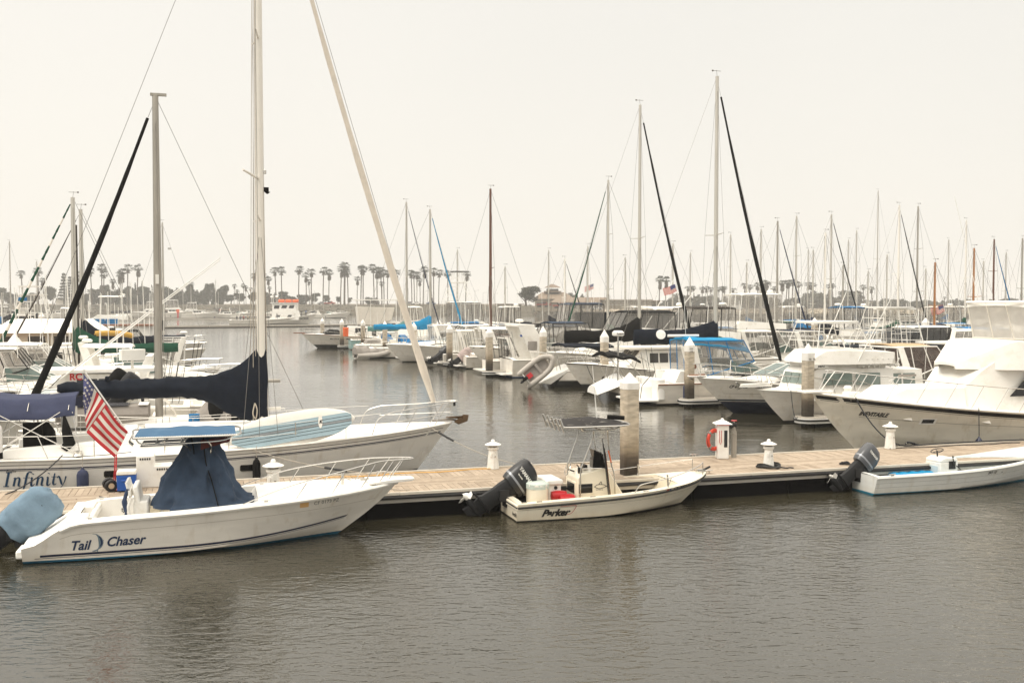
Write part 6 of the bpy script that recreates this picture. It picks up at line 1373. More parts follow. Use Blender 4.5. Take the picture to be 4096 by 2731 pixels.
# R3: navy topped express cruiser
F = at_bow(2930, 1652, 197, 10.6, 1.9)
t, H = power('express cruiser with navy bottom and slit portlights, its long railed bow pointing out', F, 10.6, 3.5, 1.15, 1.78, hmat('navy_deep', (.006, .012, .03), (.5, .48, .42), zb=.58, zt=.61, extra=[(.70, (.006, .012, .03))]), 'express', roof=STRIPEC, name='express_cruiser', stripe=None, rail=.62, dome=False, frame=STRIPEC, ants=2, rakek=.18, zsf=.9, roofz=2.85, ws=(6.9, 5.7), can=(.4, 4.1))
mb = MB(); v2, f2 = text2d('CF 4429 VA', .19, .2, .008, .8); H.decal(mb, INKB, v2, f2, 9.25, 1.28, 1, dirn=-1, off=.012, slope=-.03); mb.build('lettering', t)
for x in (7.75, 6.35): mb = MB(); H.decal(mb, GLASS, [(-.38, 0), (-.2, .05), (.1, .06), (.3, .04), (.42, 0), (.2, -.03), (-.2, -.04)], [tuple(range(7))], x, 1.30, 1, off=.014); mb.build('portlight', t)
mb = MB(); H.band(mb, mat('dark_line', (.05, .045, .04), .4), .30, .92, lambda q: H.zs(q) + .02, lambda q: H.zs(q) + .045, 1, off=-.02); H.band(mb, MATS['moulding_grey2'], .2, .95, lambda q: .98, lambda q: .995, 1); mb.build('moulding_line', t)
mb = MB(); mb.loft([[(.4, y, 1.25), (3.9, y, 1.35), (3.6, y, 2.65), (.5, y, 2.7)] for y in (-1.32, 1.32)], STRIPEC); mb.build('cockpit_curtain', t)
mb = MB(); mb.tube([(10.2, 0, 1.86), (11.0, 0, 1.83)], .07, TEAK, 6); mb.loft([rrect(10.6, 0, .9, .45, z, 3, .3) for z in (1.80, 1.85)], DECK); mb.tube([(10.5, .15, 1.86), (11.05, .1, 1.72), (10.8, .0, 1.66)], .035, STEEL, 5); mb.build('anchor_pulpit', t)
# R4: stern-to cruiser with arch and platform
F = Frame(7.1, 52.4, 16); t, H = power('white cruiser moored stern out under a bright blue canvas top, with twin holed radar arch', F, 9.6, 3.3, 1.12, 1.5, HW, 'express', roof=TURQ, name='stern_out_cruiser', rail=.5, plat=False, dome=False, frame=BBLUE, rub=TEAK, roofz=3.35, archm=False, ws=(6.3, 5.2), can=(2.0, 5.6), ants=1)
mb = MB(); sheet(mb, lambda u, v: (2.0 + 3.3 * u, -1.25 + 2.5 * v, 3.42 - .45 * u ** 2.2 - .28 * abs(2 * v - 1) ** 5 + .08 * sin(pi * v) + .015 * sin(u * 15)), TURQ, 16, 14, .06); mb.build('canvas_top', t); mb = MB(); mb.tube([(1.2, 0, 3.55), (2.9, -.2, 3.55)], .07, WPLAS, 8); mb.tube([(2.1, 0, 3.2), (2.1, 0, 3.55)], .05, WPLAS, 7); mb.build('radar_bar', t)
mb = MB(); mb.loft([[(-1.25, -1.5, z), (-.0, -1.55, z), (-.0, 1.55, z), (-1.25, 1.2, z)] for z in (.24, .32)], DECK); mb.build('swim_platform', t)
mb = MB(); mb.lathe([(.5, .25), (.52, .5), (.48, .95), (.40, 1.02)], DECK, (-.12, -.3, 0), 18); mb.loft([rrect(.2, 0, .5, 2.9, z, 3, .3) for z in (.3, 1.05, 1.35)], DECK); mb.build('transom_moulding', t, bevel=.02)
mb = MB(); mb.tube([(-.75, -.9, .34), (-.65, -.9, 1.0), (-.2, -.9, 1.5)], .02, DKGREY2, 5)
for z in (.4, .65, .9, 1.15): mb.tube([(-.05, .6, z), (-.05, .95, z)], .015, STEEL, 5)
mb.tube([(-.05, .6, .3), (-.05, .6, 1.3)], .018, STEEL, 5); mb.tube([(-.05, .95, .3), (-.05, .95, 1.3)], .018, STEEL, 5); mb.build('boarding_ladder', t)
mb = MB(); extrude(mb, [(2.1, 1.1), (2.9, 1.1), (2.35, 2.15), (2.15, 3.05), (1.25, 3.05), (1.55, 2.1)], -1.52, -1.42, GEL); [mb.lathe([(.0, 0), (.13, 0), (.13, .02)], TEAK, (x, -1.54, z), 12, 'y') for x, z in ((1.75, 2.65), (2.0, 2.0))]; mb.build('arch_side', t)
mb = MB(); mb.loft([[(1.2, y, 1.1), (2.6, y, 1.1), (2.5, y, 1.75), (1.5, y, 1.72)] for y in (-.9, .9)], DECK); mb.box((1.9, -.92, 1.42), (.36, .04, .42), TEAK); mb.build('companionway', t, bevel=.02)
fender(F, 1.3, -2.0, .7, 'navy fender hanging between the two stern-out white boats', SLATE, .15, .8, .8)
# R5: sloop with rounded scoop stern and radar pole
F = Frame(5.1, 54.5, 16.5); t, H = sloop('sloop with rounded white scoop stern and radar pole, its long cover swelling at the mast', F, 11.2, HBK, NAVY, BLACK, 18.0, .598, 1.35, 1.05, scoop=True, jibr=.12, boomz=3.35, covlen=4.9, zc_=1.0, cth=.46, spr=((.46, 1.1),), bim=None, r=.12, B=3.6)
mb = MB(); rings = []
for i in range(7):
    u = i / 6; rings.append([(-.75 + 1.5 * u + .1 * cos(a), (1.0 + .5 * u) * cos(a) * 1.0, .35 + .62 * u + .5 * sin(a) * (1 - .0 * u) * .9) for a in [pi * k / 12 for k in range(13)]])
mb.loft(rings, DECK, caps=True, closed=True); mb.build('transom_scoop', t)
mb = MB(); mb.tube([(.35, -1.0, 1.0), (.35, -1.0, 3.5)], .045, STEEL, 8); pl = mb.build('radar_pole', t); mb = MB(); mb.lathe([(.24, 0), (.33, .06), (.33, .2), (.22, .30), (0, .31)], WPLAS, (.35, -1.0, 3.5), 16); v2, f2 = text2d('Raymarine', .12, .2, .004, .8); mb.add([(.13 + a, -1.335, 3.60 + b) for a, b in v2], f2, INKB); mb.build('radar_dome', pl)
mb = MB(); sheet(mb, lambda u, v: (-.3 + 1.9 * u, -1.2 + 2.4 * v, 2.45 + .18 * sin(pi * v) + .06 * sin(u * 11 + v * 5) - .25 * u * u), BLACK, 12, 10, .12); mb.build('bimini', t)
mb = MB()
for s_ in (-1, 1):
    for xa, xb_ in ((.6, -.2), (.9, 1.5), (1.9, .6)): mb.tube([(xa, s_ * 1.3, 1.05), (xb_, s_ * 1.15, 2.4)], .016, STEEL, 5)
    mb.tube([(.1, s_ * .5, .5), (.35, s_ * .55, 1.8), (.9, s_ * 1.2, 1.75)], .018, STEEL, 5)
for z in (.55, .8, 1.05): mb.tube([(.12, -.35, z), (.12, .0, z)], .016, STEEL, 4)
mb.tube([(.05, -.35, .3), (.15, -.35, 1.3)], .018, STEEL, 4); mb.tube([(.05, .0, .3), (.15, .0, 1.3)], .018, STEEL, 4); mb.build('stern_rail', t)
mb = MB(); mb.lathe([(.0, -.02), (.25, 0), (.27, .03), (.08, .06)], WPLAS, n=18); o = mb.build('dish_antenna', label='oval white dish hung in front of the dark sail cover', cat='dish antenna', loc=tuple(PY(2643, 1338, 54.3))); o.rotation_euler = (R(75), R(25), 0)
# R6: bow out white boat
F = at_bow(2345, 1563, 197, 10.4, 1.35); t, H = power('white sedan boat pointing bow out with black bottom, railed foredeck and tan hardtop', F, 10.4, 3.5, 1.15, 1.72, HBK, 'house', name='sedan_cruiser', rail=.75, dome=False, winm=mat('smoke_glass', (.05, .045, .04), .1, var=.3), roof=CANV, hard=True, rub=BROWNC, rakek=.13, ants=1)
line(F.w(9.4, 1.0, 1.6), P(2405, 1535, .5), .35, DROPE, .02, 'dark rope hanging from the black bottomed sedan boat\'s bow', 12)
# R7: sloop with black covers and dinghy on the stern
F = Frame(2.3, 63.6, 16.5); t, H = sloop('scoop sterned sloop with black boom cover and black bimini, a dinghy hanging at its stern', F, 10.7, HBK, BLACK, BLACK, 18.2, .59, 1.35, 1.05, scoop=True, jibr=.11, boomz=3.1, covlen=5.1, zc_=1.4, cth=.44, spr=((.48, 1.2),), r=.11, B=3.6)
mb = MB(); mb.loft([[(-.95, y, .30), (-.2, y, .2), (1.5, y, 1.35), (.9, y, 1.15)] for y in (-1.2, 1.2)], GEL); mb.build('transom_scoop', t, bevel=.03)
mb = MB(); sheet(mb, lambda u, v: (.7 + 3.3 * u, -1.3 + 2.6 * v, 2.62 + .14 * sin(pi * v) - .06 * u + .012 * sin(u * 19 + v * 4)), NAVY, 16, 10, .10); sheet(mb, lambda u, v: (3.0 + 1.6 * u, -1.2 + 2.4 * v, 2.45 + .12 * sin(pi * v) - .7 * u * u), NAVY, 8, 8, .10); mb.build('bimini', t)
mb = MB()
for s_ in (-1, 1):
    for xa, xb_ in ((1.2, .8), (1.6, 2.4), (2.2, 1.5), (2.6, 3.8)): mb.tube([(xa, s_ * 1.4, 1.05), (xb_, s_ * 1.25, 2.6)], .018, STEEL, 5)
    mb.tube([(.2, s_ * 1.2, 1.05), (.1, s_ * 1.2, 1.75), (1.6, s_ * 1.35, 1.75)], .018, STEEL, 5); mb.tube([(.5, s_ * 1.0, 1.1), (.3, s_ * 1.0, 2.1), (-.9, s_ * 1.0, 2.2)], .03, STEEL, 6)
mb.tube([(-.1, -1.2, 1.75), (-.1, 1.2, 1.75)], .018, STEEL, 5); mb.build('stern_davits', t)
dn = thing('inflatable_dinghy', 'grey inflatable dinghy hung on its side over the black covered sloop\'s stern', 'dinghy', tuple(PY(2150, 1478, 62.0)), R(35)); dn.rotation_euler = (R(78), R(-38), R(8)); dn.scale = (.88, .88, .88)
INF = mat('inflatable_grey', (.46, .42, .37), .7, var=.15)
mb = MB(); pts = smooth_path([(-1.35, -.55, 0), (0, -.58, 0), (.75, -.50, .05), (1.2, -.2, .12), (1.28, 0, .14), (1.2, .2, .12), (.75, .50, .05), (0, .58, 0), (-1.35, .55, 0)], 6); k = len(pts); mb.tube(pts, [.07] + [.19] * (k - 2) + [.07], INF, 12); mb.build('tube', dn)
mb = MB(); mb.box((-.1, 0, -.10), (2.0, .85, .05), GREYC); mb.box((-1.05, 0, .05), (.05, .80, .34), WPLAS); mb.box((.1, 0, .1), (.2, .85, .04), GREYC); mb.box((-.7, .0, .0), (.4, .34, .2), RED); mb.build('floor', dn)
o = outboard(dn, (-1.1, 0, .25), 0, BLACK, RUBB, .62)
mb = MB(); mb.lathe([(.0, 0), (.30, .03), (.33, .3), (.30, .6), (0, .65)], GREYC, n=10); o = mb.build('equipment_bundle', label='bundle of grey gear lashed to the sloop\'s stern rail', cat='bundle', loc=tuple(PY(2130, 1402, 63.6))); o['category'] = 'bundle'
# R8: bow out cruiser with black bottom
F = at_bow(1963, 1482, 197, 10.5, 1.8); t, H = power('long white cruiser pointing bow out with thick black bottom paint and low pale windscreen', F, 10.5, 3.5, 1.35, 1.98, hmat('deep_black', (.012, .011, .010), (.4, .38, .33), zb=.55, zt=.60), 'express', roof=DBLUE, name='express_cruiser', rail=.6, dome=True, stripe=MATS['moulding_grey'], rakek=.18, roofz=3.5)
# ------------------------------------------------------------------ the rest of the row, farther away
def slot(s, off, deg): q = Vector((12.4, 41.7)) + Vector((-.40, .917)) * s + Vector((.956, .292)) * off; return q
def bow_slot(s, off, L, deg=197): q = slot(s, off, 0); a = R(deg); return Frame(q.x - L * cos(a), q.y - L * sin(a), deg)
def stern_slot(s, off, deg=17): q = slot(s, off, 0); return Frame(q.x, q.y, deg)
def mast_frame(px, Y, xm, deg):
    """frame of a sailboat whose mast stands under photo column px at depth Y"""
    x = (px - CX) / FPX * Y; a = R(deg); return Frame(x - xm * cos(a), Y - xm * sin(a), deg)
def ztop(py, Y): return HC + (1222 - py) / FPX * Y * 1.0
# s29: flybridge yacht under black framed curtains; s33: stern-out cruiser with a big slanted arch
F = bow_slot(28.5, 1.5, 12.5)
t, H = power('white flybridge yacht with tall black framed clear curtains behind the black boom cover', F, 12.5, 4.0, 1.25, 2.0, HW, 'bare', name='flybridge_yacht', rail=.6, dome=False, ants=0)
cabin(t, 'deckhouse', [(3.5, 1.3), (3.4, 3.1), (8.0, 3.15), (9.4, 2.5), (10.6, 1.9)], lambda x: 1.7 if x < 7.5 else 1.7 - .30 * (x - 7.5), 1.25, GEL, tum=.12, bevel=.08, wins=[[(4.2, 2.0), (6.8, 2.0), (6.4, 2.6), (4.2, 2.6)]])
enclosure(t, 3.6, 8.0, 3.15, 4.75, 1.55, BLACK, BLACK, xr0=3.6, xr1=7.2, npan=3, thick=.12, drop=.3)
F = stern_slot(33, .4); t, H = power('white sport cruiser, broad slanted radar arch and navy canvas, moored stern out', F, 11.0, 3.7, 1.3, 1.7, HBL, 'express', roof=DBLUE, name='sport_cruiser', rail=.5, dome=False, zsf=.9, archm=False, ws=(7.2, 6.0), can=(3.2, 6.4), roofz=3.9)
mb = MB()
for y in (-1.6, 1.5): extrude(mb, [(1.6, 1.2), (3.1, 1.2), (1.6, 3.7), (.4, 3.7)], y, y + .12, GEL)
mb.box((1.0, 0, 3.72), (1.25, 3.2, .16), GEL); mb.box((.8, -1.3, 3.0), (.3, .04, .16), COOLB); mb.build('radar_arch', t, bevel=.04); radome(t, 1.0, 0, 3.95, .3, .22, post=.1)
F = stern_slot(37.3, .6); power('low grey topped runabout tucked behind the black bottomed cruiser', F, 8.5, 3.0, 1.0, 1.3, HW, 'express', roof=GREYC, name='runabout', rail=.4, dome=False, far=1)
# outboard boats moored stern out
F = stern_slot(43.6, 1.0); t, H = power('white centre console with arched cream tower top and pinkish cover on its tilted outboard', F, 9.0, 3.0, 1.0, 1.35, HW, 'express', roof=DECK, name='outboard_boat', rail=.45, dome=False, ob=52, obm=mat('faded_pink_cover', (.45, .36, .33), .85, var=.15), vin=False, roofz=3.3, far=1)
F = stern_slot(48.2, .7); t, H = power('white walkaround with two dark outboards and a white tent cover over its cockpit', F, 8.6, 3.0, 1.0, 1.4, HW, 'express', roof=CANV, name='outboard_boat', rail=.45, dome=False, ob=50, vin=clear('white_curtain', (.72, .69, .62), .9), roofz=3.0, far=1, frame=WPLAS)
outboard(t, (-.15, -.75, .75), R(50), DKGREY, DKGREY2, 1.25)
# blue covered sailboats around the brown mast
F = mast_frame(1721, 100, 6.2, 15); sloop('white sloop under bright blue boom cover, blue furled jib running down from its mast', F, 10.2, HW, TURQ, TURQ, ztop(839, 100), .61, 1.3, 1.0, far=1, jibr=.10, dodge=BBLUE, covlen=5.6, zc_=1.3, boomz=3.0, r=.13)
F = mast_frame(1628, 107, 5.6, 16); sloop('white sloop with pale sea green sail cover, dark furled jib beside the pale jib', F, 9.8, HW, mat('sea_green_canvas', (.10, .22, .20), .85), STRIPEC, ztop(810, 107), .57, 1.3, 1.0, far=1, jibr=.06, dodge=BBLUE, r=.13)
F = stern_slot(56.5, .2); t, H = power('low white boat with its whole cockpit under a bright blue cover with a sail emblem', F, 8.5, 3.0, .75, 1.1, HW, 'bare', name='covered_boat', rail=.4, ants=0, far=1)
mb = MB(); extrude(mb, [(.2, .7), (.3, 1.75), (5.6, 1.85), (6.3, 1.0)], -1.42, 1.42, BBLUE); mb.build('cockpit_cover', t, bevel=.08); mb = MB(); mb.add([(1.8, -1.47, 1.15), (2.25, -1.47, 1.05), (1.95, -1.47, 1.75)], [(0, 1, 2)], CANV); mb.add([(1.75, -1.47, 1.0), (2.35, -1.47, .98), (2.1, -1.47, .92)], [(0, 1, 2)], CANV); mb.build('sail_emblem', t)
F = mast_frame(1963, 88, 5.2, 196); sloop('sloop with dark brown wooden mast and bare brown boom, white canvas over the cockpit', F, 9.5, HW, None, None, ztop(758, 88), .55, 1.2, .95, mm=WOODM, far=1, r=.13, dodge=CANV)
F = stern_slot(65, 2.0); t, H = power('white boat under a peaked white cover lettered L0967', F, 8.0, 3.0, .9, 1.2, HW, 'bare', name='covered_boat', rail=0, ants=0, far=1)
mb = MB(); mb.loft([[(0, -1.5, 1.1), (0, 0, 2.6), (0, 1.5, 1.1)], [(.8, -1.6, 1.0), (.8, 0, 3.0), (.8, 1.6, 1.0)], [(5.5, -1.5, 1.0), (5.5, 0, 3.2), (5.5, 1.5, 1.0)], [(7.4, -.7, 1.2), (7.2, 0, 1.9), (7.4, .7, 1.2)]], CANV); mb.build('boat_cover', t)
mb = MB(); v2, f2 = text2d('L0967', .62, 0, .02, .8); k = 2.0 / 1.5; mb.add([(.9 + a, -1.62 + (b + .35) / k * .98, 1.02 + b + .35) for a, b in v2], f2, INKB); mb.build('lettering', t)
F = Frame(-15.2, 96.5, 25); dn = thing('covered_dinghy', 'inflatable dinghy under a crumpled grey cover lying beside the finger dock', 'dinghy', (F.x, F.y, 0), F.a)
mb = MB(); pts = smooth_path([(0, -.7, .32), (1.8, -.75, .34), (2.9, -.45, .5), (3.35, 0, .6), (2.9, .45, .5), (1.8, .75, .34), (0, .7, .32)], 5); mb.tube(pts, .25, INF, 9); mb.build('tube', dn); mb = MB(); rings = []
for i in range(12): u = i / 11; rings.append([(-.1 + 3.3 * u, .85 * (1 - u ** 3 * .7) * cos(a), .45 + (.75 - .35 * u + .12 * sin(i * 2.1)) * sin(a) * (1 + .12 * sin(3 * a + i))) for a in [pi * k / 9 for k in range(10)]])
mb.loft(rings, GREYC, closed=True); mb.build('boat_cover', dn)
F = stern_slot(75, .8); t = power('small white round sterned sailboat hull with grey cover left of the covered dinghy', F, 7.0, 2.5, .95, 1.2, HW, 'bare', name='small_boat', rail=.5, ants=1, far=1)[0]
mb = MB(); extrude(mb, [(.4, .9), (.6, 1.35), (4.2, 1.5), (5.2, 1.1)], -1.0, 1.0, GREYC); mb.build('boat_cover', t, bevel=.1)
F = stern_slot(81.5, 1.2); t = power('little turquoise hulled boat moored stern out between two pilings', F, 6.5, 2.7, 1.15, 1.35, HTQ, 'bare', name='small_boat', rail=.5, ants=0, far=1, plat=False)[0]
mb = MB(); v2, f2 = text2d('Isabella', .3, .3); mb.add([(-.01, .8 - a, .55 + b) for a, b in v2], f2, GREYC); mb.build('lettering', t)
F = at_bow(1262, 1392, 197, 14.0, 1.6); t, H = power('long white yacht at the row\'s end, its deck gear under lumpy black covers', F, 14.0, 3.8, 1.3, 1.75, HBK, 'bare', name='covered_yacht', rail=.7, ants=0, rub=TEAK, plat=False)
mb = MB(); v2, f2 = text2d('Miss Emma', .24, .2, .004); H.decal(mb, INKB, v2, f2, 10.8, 1.05, 1, dirn=-1, off=.012); H.decal(mb, GLASS, [(0, 0), (.5, 0), (.5, .16), (0, .16)], [(0, 1, 2, 3)], 8.4, 1.02, 1, off=.012); mb.build('lettering', t)
mb = MB(); mb.tube([(13.6, 0, 1.82), (15.0, 0, 1.85)], .07, TEAK, 6); mb.build('bowsprit', t)
mb = MB()
for xa, xb_, h in ((9.2, 11.4, .55), (4.6, 8.9, .95), (1.0, 4.2, .7)):
    rings = []
    for i in range(9): u = i / 8; x = xa + (xb_ - xa) * u; hh = h * (.35 + .75 * sin(pi * (u * .9 + .05))) * (1 + .12 * sin(i * 2.2 + xa)); rings.append([(x, 1.2 * cos(a), 1.35 + .35 + hh * sin(a)) for a in [pi * k / 8 for k in range(9)]])
    mb.loft(rings, BLACK, closed=True)
mb.build('deck_covers', t)
mb = MB(); mb.lathe([(.30, 0), (.33, .5), (.33, 1.0), (.28, 1.05)], ORANGE, n=12); mb.build('bucket', label='bright orange crate stacked at the piling beside the turquoise boat', cat='crate', loc=tuple(PY(1383, 1345, 117)))
F = Frame(-21.3, 133, 14); t, H = power('big old flybridge boat shrouded in pale tarpaulins beyond the end of the row', F, 10.5, 4.4, 1.6, 2.4, HBK, 'house', name='shrouded_yacht', rail=.8, ants=1, dome=False, far=1)
mb = MB(); extrude(mb, [(.8, 2.6), (.5, 5.0), (5.4, 4.9), (5.0, 3.2), (3, 2.5)], -1.9, 1.9, CANV); mb.build('tarpaulin_cover', t, bevel=.1); mb = MB(); mb.box((3.0, 0, 5.9), (6.0, 4.3, .14), DECK)
for x in (.4, 2.2, 4.0, 5.6): mb.tube([(x, -2.0, 2), (x, -2.0, 5.9)], .05, WPLAS, 5)
mb.build('boat_top', t)
F = Frame(-10.4, 111, 12); t, H = power('white sportfisher with tall tuna tower and black framed flybridge curtains', F, 13, 4.2, 1.3, 2.1, HW, 'fly', roof=DECK, name='tower_yacht', rail=.6, ants=2, dome=False, far=1, roofz=5.5)
tower(t, 2.8, 6.0, 1.4, 5.4, 7.7, 3.7, 5.2, rungs=4, r=.03); tower(t, 3.8, 5.1, .9, 7.6, 8.9, 3.9, 5.0, BLACK, .8, rungs=1, r=.03)

# ------------------------------------------------------------------ boats filling the rows behind, each placed by its mast or its cabin
BACKS = [  # px of mast, py of mast top, depth, length, heading, hull, cover, jib, mast, label
 (2431, 723, 82, 10.5, 197, HW, GREEN, GREEN, ALU, 'sloop with green sail cover bundled at the mast, just ahead of the black boom cover'),
 (3041, 918, 118, 9.5, 197, HBL, NAVY, None, ALU, 'sloop whose bare mast stands just right of the tall furled black jib'),
 (3107, 886, 96, 10, 17, HW, NAVY, STRIPEC, ALUG, 'sloop with dark mast and a thin dark jib furled towards the shore rocks'),
 (3182, 866, 104, 10, 197, HRD, BBLUE, None, ALU, 'sloop with bright blue crumpled cover between two navy covered booms'),
 (3298, 932, 90, 9.5, 197, HCR, NAVY, None, WMAST, 'cream sloop with short white mast and navy boom cover near the white hardtop'),
 (3321, 860, 98, 10.5, 17, HW, NAVY, BLACK, ALU, 'white sloop with two dark furled stays crossing beside its mast'),
 (3422, 923, 150, 10, 197, HW, BBLUE, None, ALU, 'distant pale masted sloop showing faintly above the white tower top'),
 (3506, 766, 175, 13, 17, HW, NAVY, None, ALU, 'distant sloop with the tallest faint mast right of the two tall black jibs'),
 (3591, 824, 102, 10.5, 17, HBL, NAVY, BLACK, WMAST, 'sloop with pale mast and dark green sail cover, jib angled down towards the flag'),
 (3666, 827, 108, 10.5, 197, HW, GREYC, None, ALUG, 'sloop under taupe sail cover ahead of the tan bimini'),
 (3859, 883, 125, 10, 17, HW, GREEN, None, WMAST, 'sloop with white mast and dark green cover near the varnished mast'),
 (3892, 993, 92, 8.5, 197, HCR, None, None, VARN, 'small boat with glossy varnished orange mast and bright blue tarpaulin'),
 (3971, 958, 110, 9.5, 17, HW, NAVY, BBLUE, WOODM, 'sloop with bright blue furled jib slanting behind the yacht\'s hardtop'),
 (4084, 954, 112, 9.5, 197, HW, NAVY, None, ALUG, 'sloop whose mast is cut by the photograph\'s edge above the hardtop'),
 (3737, 1050, 84, 8, 197, HW, None, None, VARN, 'small white boat with slim brown mast beside the flag'),
 (2920, 940, 128, 9, 17, HW, NAVY, None, ALU, 'distant sloop with spreaders shaped like a cross between the two tall black jibs'),
 (2194, 1001, 150, 9, 197, HW, NAVY, None, ALU, 'distant sloop with short pale mast in front of the yacht club tower'),
 (2259, 1036, 120, 8.5, 17, HBL, BLACK, BLACK, WMAST, 'short masted sloop with thin dark jib in front of the yacht club roof'),
 (2020, 1066, 130, 8.5, 197, HW, NAVY, None, ALU, 'slim masted sloop between the brown mast and the round shore tree'),
 (2760, 1010, 160, 9, 197, HW, NAVY, None, ALU, 'far pale sloop half hidden behind the two black sail covers'),
 (3230, 1000, 170, 9, 17, HW, NAVY, None, ALU, 'far sloop with short mast left of the wheelhouse piling'),
 (3390, 960, 165, 9, 197, HW, NAVY, None, ALU, 'far sloop with plain mast behind the crossed dark stays'),
 (3790, 960, 168, 9, 17, HW, BBLUE, None, ALU, 'far sloop with plain pale mast right of the drooping flag'),
 (2350, 985, 118, 9.5, 197, HW, NAVY, None, ALU, 'thin masted sloop just left of the mast with the green cover'),
 (2500, 1030, 125, 9.5, 17, HW, BLACK, None, ALU, 'thin masted sloop between the green covered mast and the left tall mast'),
 (2690, 975, 120, 9.5, 197, HW, NAVY, None, ALU, 'thin masted sloop halfway between the two tallest masts'),
 (2985, 1050, 132, 9.5, 197, HW, BBLUE, None, ALU, 'thin masted sloop first right of the tallest mast\'s black jib'),
 (3250, 1000, 128, 9.5, 17, HW, STRIPEC, None, ALU, 'thin masted sloop just left of the short white mast'),
 (3370, 1060, 122, 9.5, 17, HW, NAVY, None, ALUG, 'thin masted sloop close right of the crossed dark stays'),
 (3470, 1085, 126, 9.5, 197, HW, GREEN, None, ALU, 'thin masted sloop left of the tallest faint mast'),
 (3545, 1020, 128, 9.5, 197, HW, NAVY, None, ALU, 'thin masted sloop right of the tallest faint mast'),
 (3700, 1075, 134, 9.5, 17, HW, NAVY, None, ALU, 'thin masted sloop just left of the slim brown mast'),
 (3930, 1045, 140, 9.5, 17, HW, NAVY, None, ALU, 'thin masted sloop between the varnished mast and the blue jib'),
 (1830, 1000, 140, 9, 197, HW, NAVY, None, ALU, 'far thin masted sloop between the blue jib and the brown mast'),
 (4020, 1010, 150, 9, 197, HW, NAVY, None, ALU, 'far sloop seen through the big yacht\'s hazy curtains')]
for i, (px, py, Y, L_, hd, hm_, cv, jb, mm_, lb) in enumerate(BACKS):
    F = mast_frame(px, Y, L_ * .58, hd); cvm = GREEN if 'dark green' in lb else cv
    sloop(lb, F, L_, hm_, cvm, jb, ztop(py, Y), .58, 1.2, .95, mm=mm_, far=1, jibr=.075 if jb else .05, dodge=(None, NAVY, CANV, BBLUE)[i % 4], spr=((.5, .9),) if i % 3 else ((.36, .9), (.68, .7)), r=.11, rail=Y < 120, boomz=2.7)
def Fpx(px, Y, deg, back=0): x = (px - CX) / FPX * Y; a = R(deg); return Frame(x - back * cos(a), Y - back * sin(a), deg)
F = Fpx(3325, 66, 197, 11.5); power('white cruiser behind the pilings, dark open hardtop shaped like a shark mouth', F, 11.5, 3.8, 1.25, 1.9, HW, 'express', roof=DECK, vin=clear('hardtop_shade', (.02, .02, .02), .85), name='hardtop_cruiser', rail=.55, dome=False, roofz=3.7, ws=(7.5, 6.2), can=(3.0, 6.6), archm=GEL)  # near-black panels paint the shade inside the open hardtop, no real curtain
F = Fpx(2900, 72, 197, 3.4); power('white flybridge yacht with black bimini and clear curtains behind the navy boom cover', F, 13, 4.2, 1.4, 2.2, HBK, 'fly', roof=BROWNC, name='flybridge_yacht', rail=.6, roofz=5.0)
F = Fpx(3010, 92, 197, 6); power('tall white sportfisher with hardtop and radar behind the black bimini yacht', F, 15, 4.8, 1.6, 2.6, HW, 'fly', roof=DECK, name='sportfisher', rail=.6, roofz=6.2, ants=2, frame=WPLAS)
F = Fpx(3620, 49.5, 17, 3.0); power('express cruiser with tan bimini over a dark cockpit, close behind the big yacht\'s rail', F, 10.0, 3.6, 1.25, 1.8, HCR, 'express', roof=TAN, vin=clear('cockpit_shade', (.07, .045, .035), .8), name='tan_top_cruiser', rail=.5, dome=False, roofz=3.2, can=(1.6, 4.4), ws=(5.6, 4.6), frame=WPLAS)  # dark brown panels stand for the shade in the cavity under the bimini
F = Fpx(3370, 60, 197, 7.5); t, H = power('white console boat with tall pipework tower right of the wheelhouse piling', F, 10, 3.4, 1.1, 1.7, HW, 'house', roof=DECK, hard=True, name='tower_boat', rail=.5, ants=2); tower(t, 2.6, 5.8, 1.3, 2.6, 5.0, 3.2, 5.2, rungs=4)
F = Fpx(3570, 62, 17, 4); t, H = power('white boat with ladder framed tower showing between the navy canvas and the tan bimini', F, 10, 3.5, 1.1, 1.7, HW, 'house', roof=DECK, name='tower_boat', rail=.5, ants=2); tower(t, 3.0, 5.4, 1.2, 2.7, 4.9, 3.3, 5.0, rungs=5)
F = Fpx(2640, 78, 197, 5); t, H = power('white sportfisher with cream hardtop and outriggers above the dark cover with the green mark', F, 12, 4, 1.3, 2.0, HW, 'fly', roof=DECK, name='sportfisher', rail=.5, roofz=5.0, frame=WPLAS, vin=False, ants=2)
for s_ in (-1, 1): outrigger(t, 5.5, s_ * 1.7, 3.4, -3.5, 4.5, 1.2, .03)
F = Fpx(2500, 86, 17, 5); t, H = power('boat wrapped in tall dark navy tarpaulin walls behind the green sail cover', F, 12, 4, 1.3, 1.9, HW, 'bare', name='covered_boat', rail=.5, ants=0); mb = MB(); mb.box((5.2, 0, 2.8), (8.6, 3.2, 3.6), NAVY); mb.build('tarpaulin_cover', t, bevel=.12)
F = Fpx(2240, 84, 197, 6.5); power('second curtained flybridge yacht, navy topped, just left of the black framed one', F, 12, 4, 1.3, 2.0, HW, 'fly', roof=DBLUE, name='flybridge_yacht', rail=.5, roofz=5.3, dome=False)
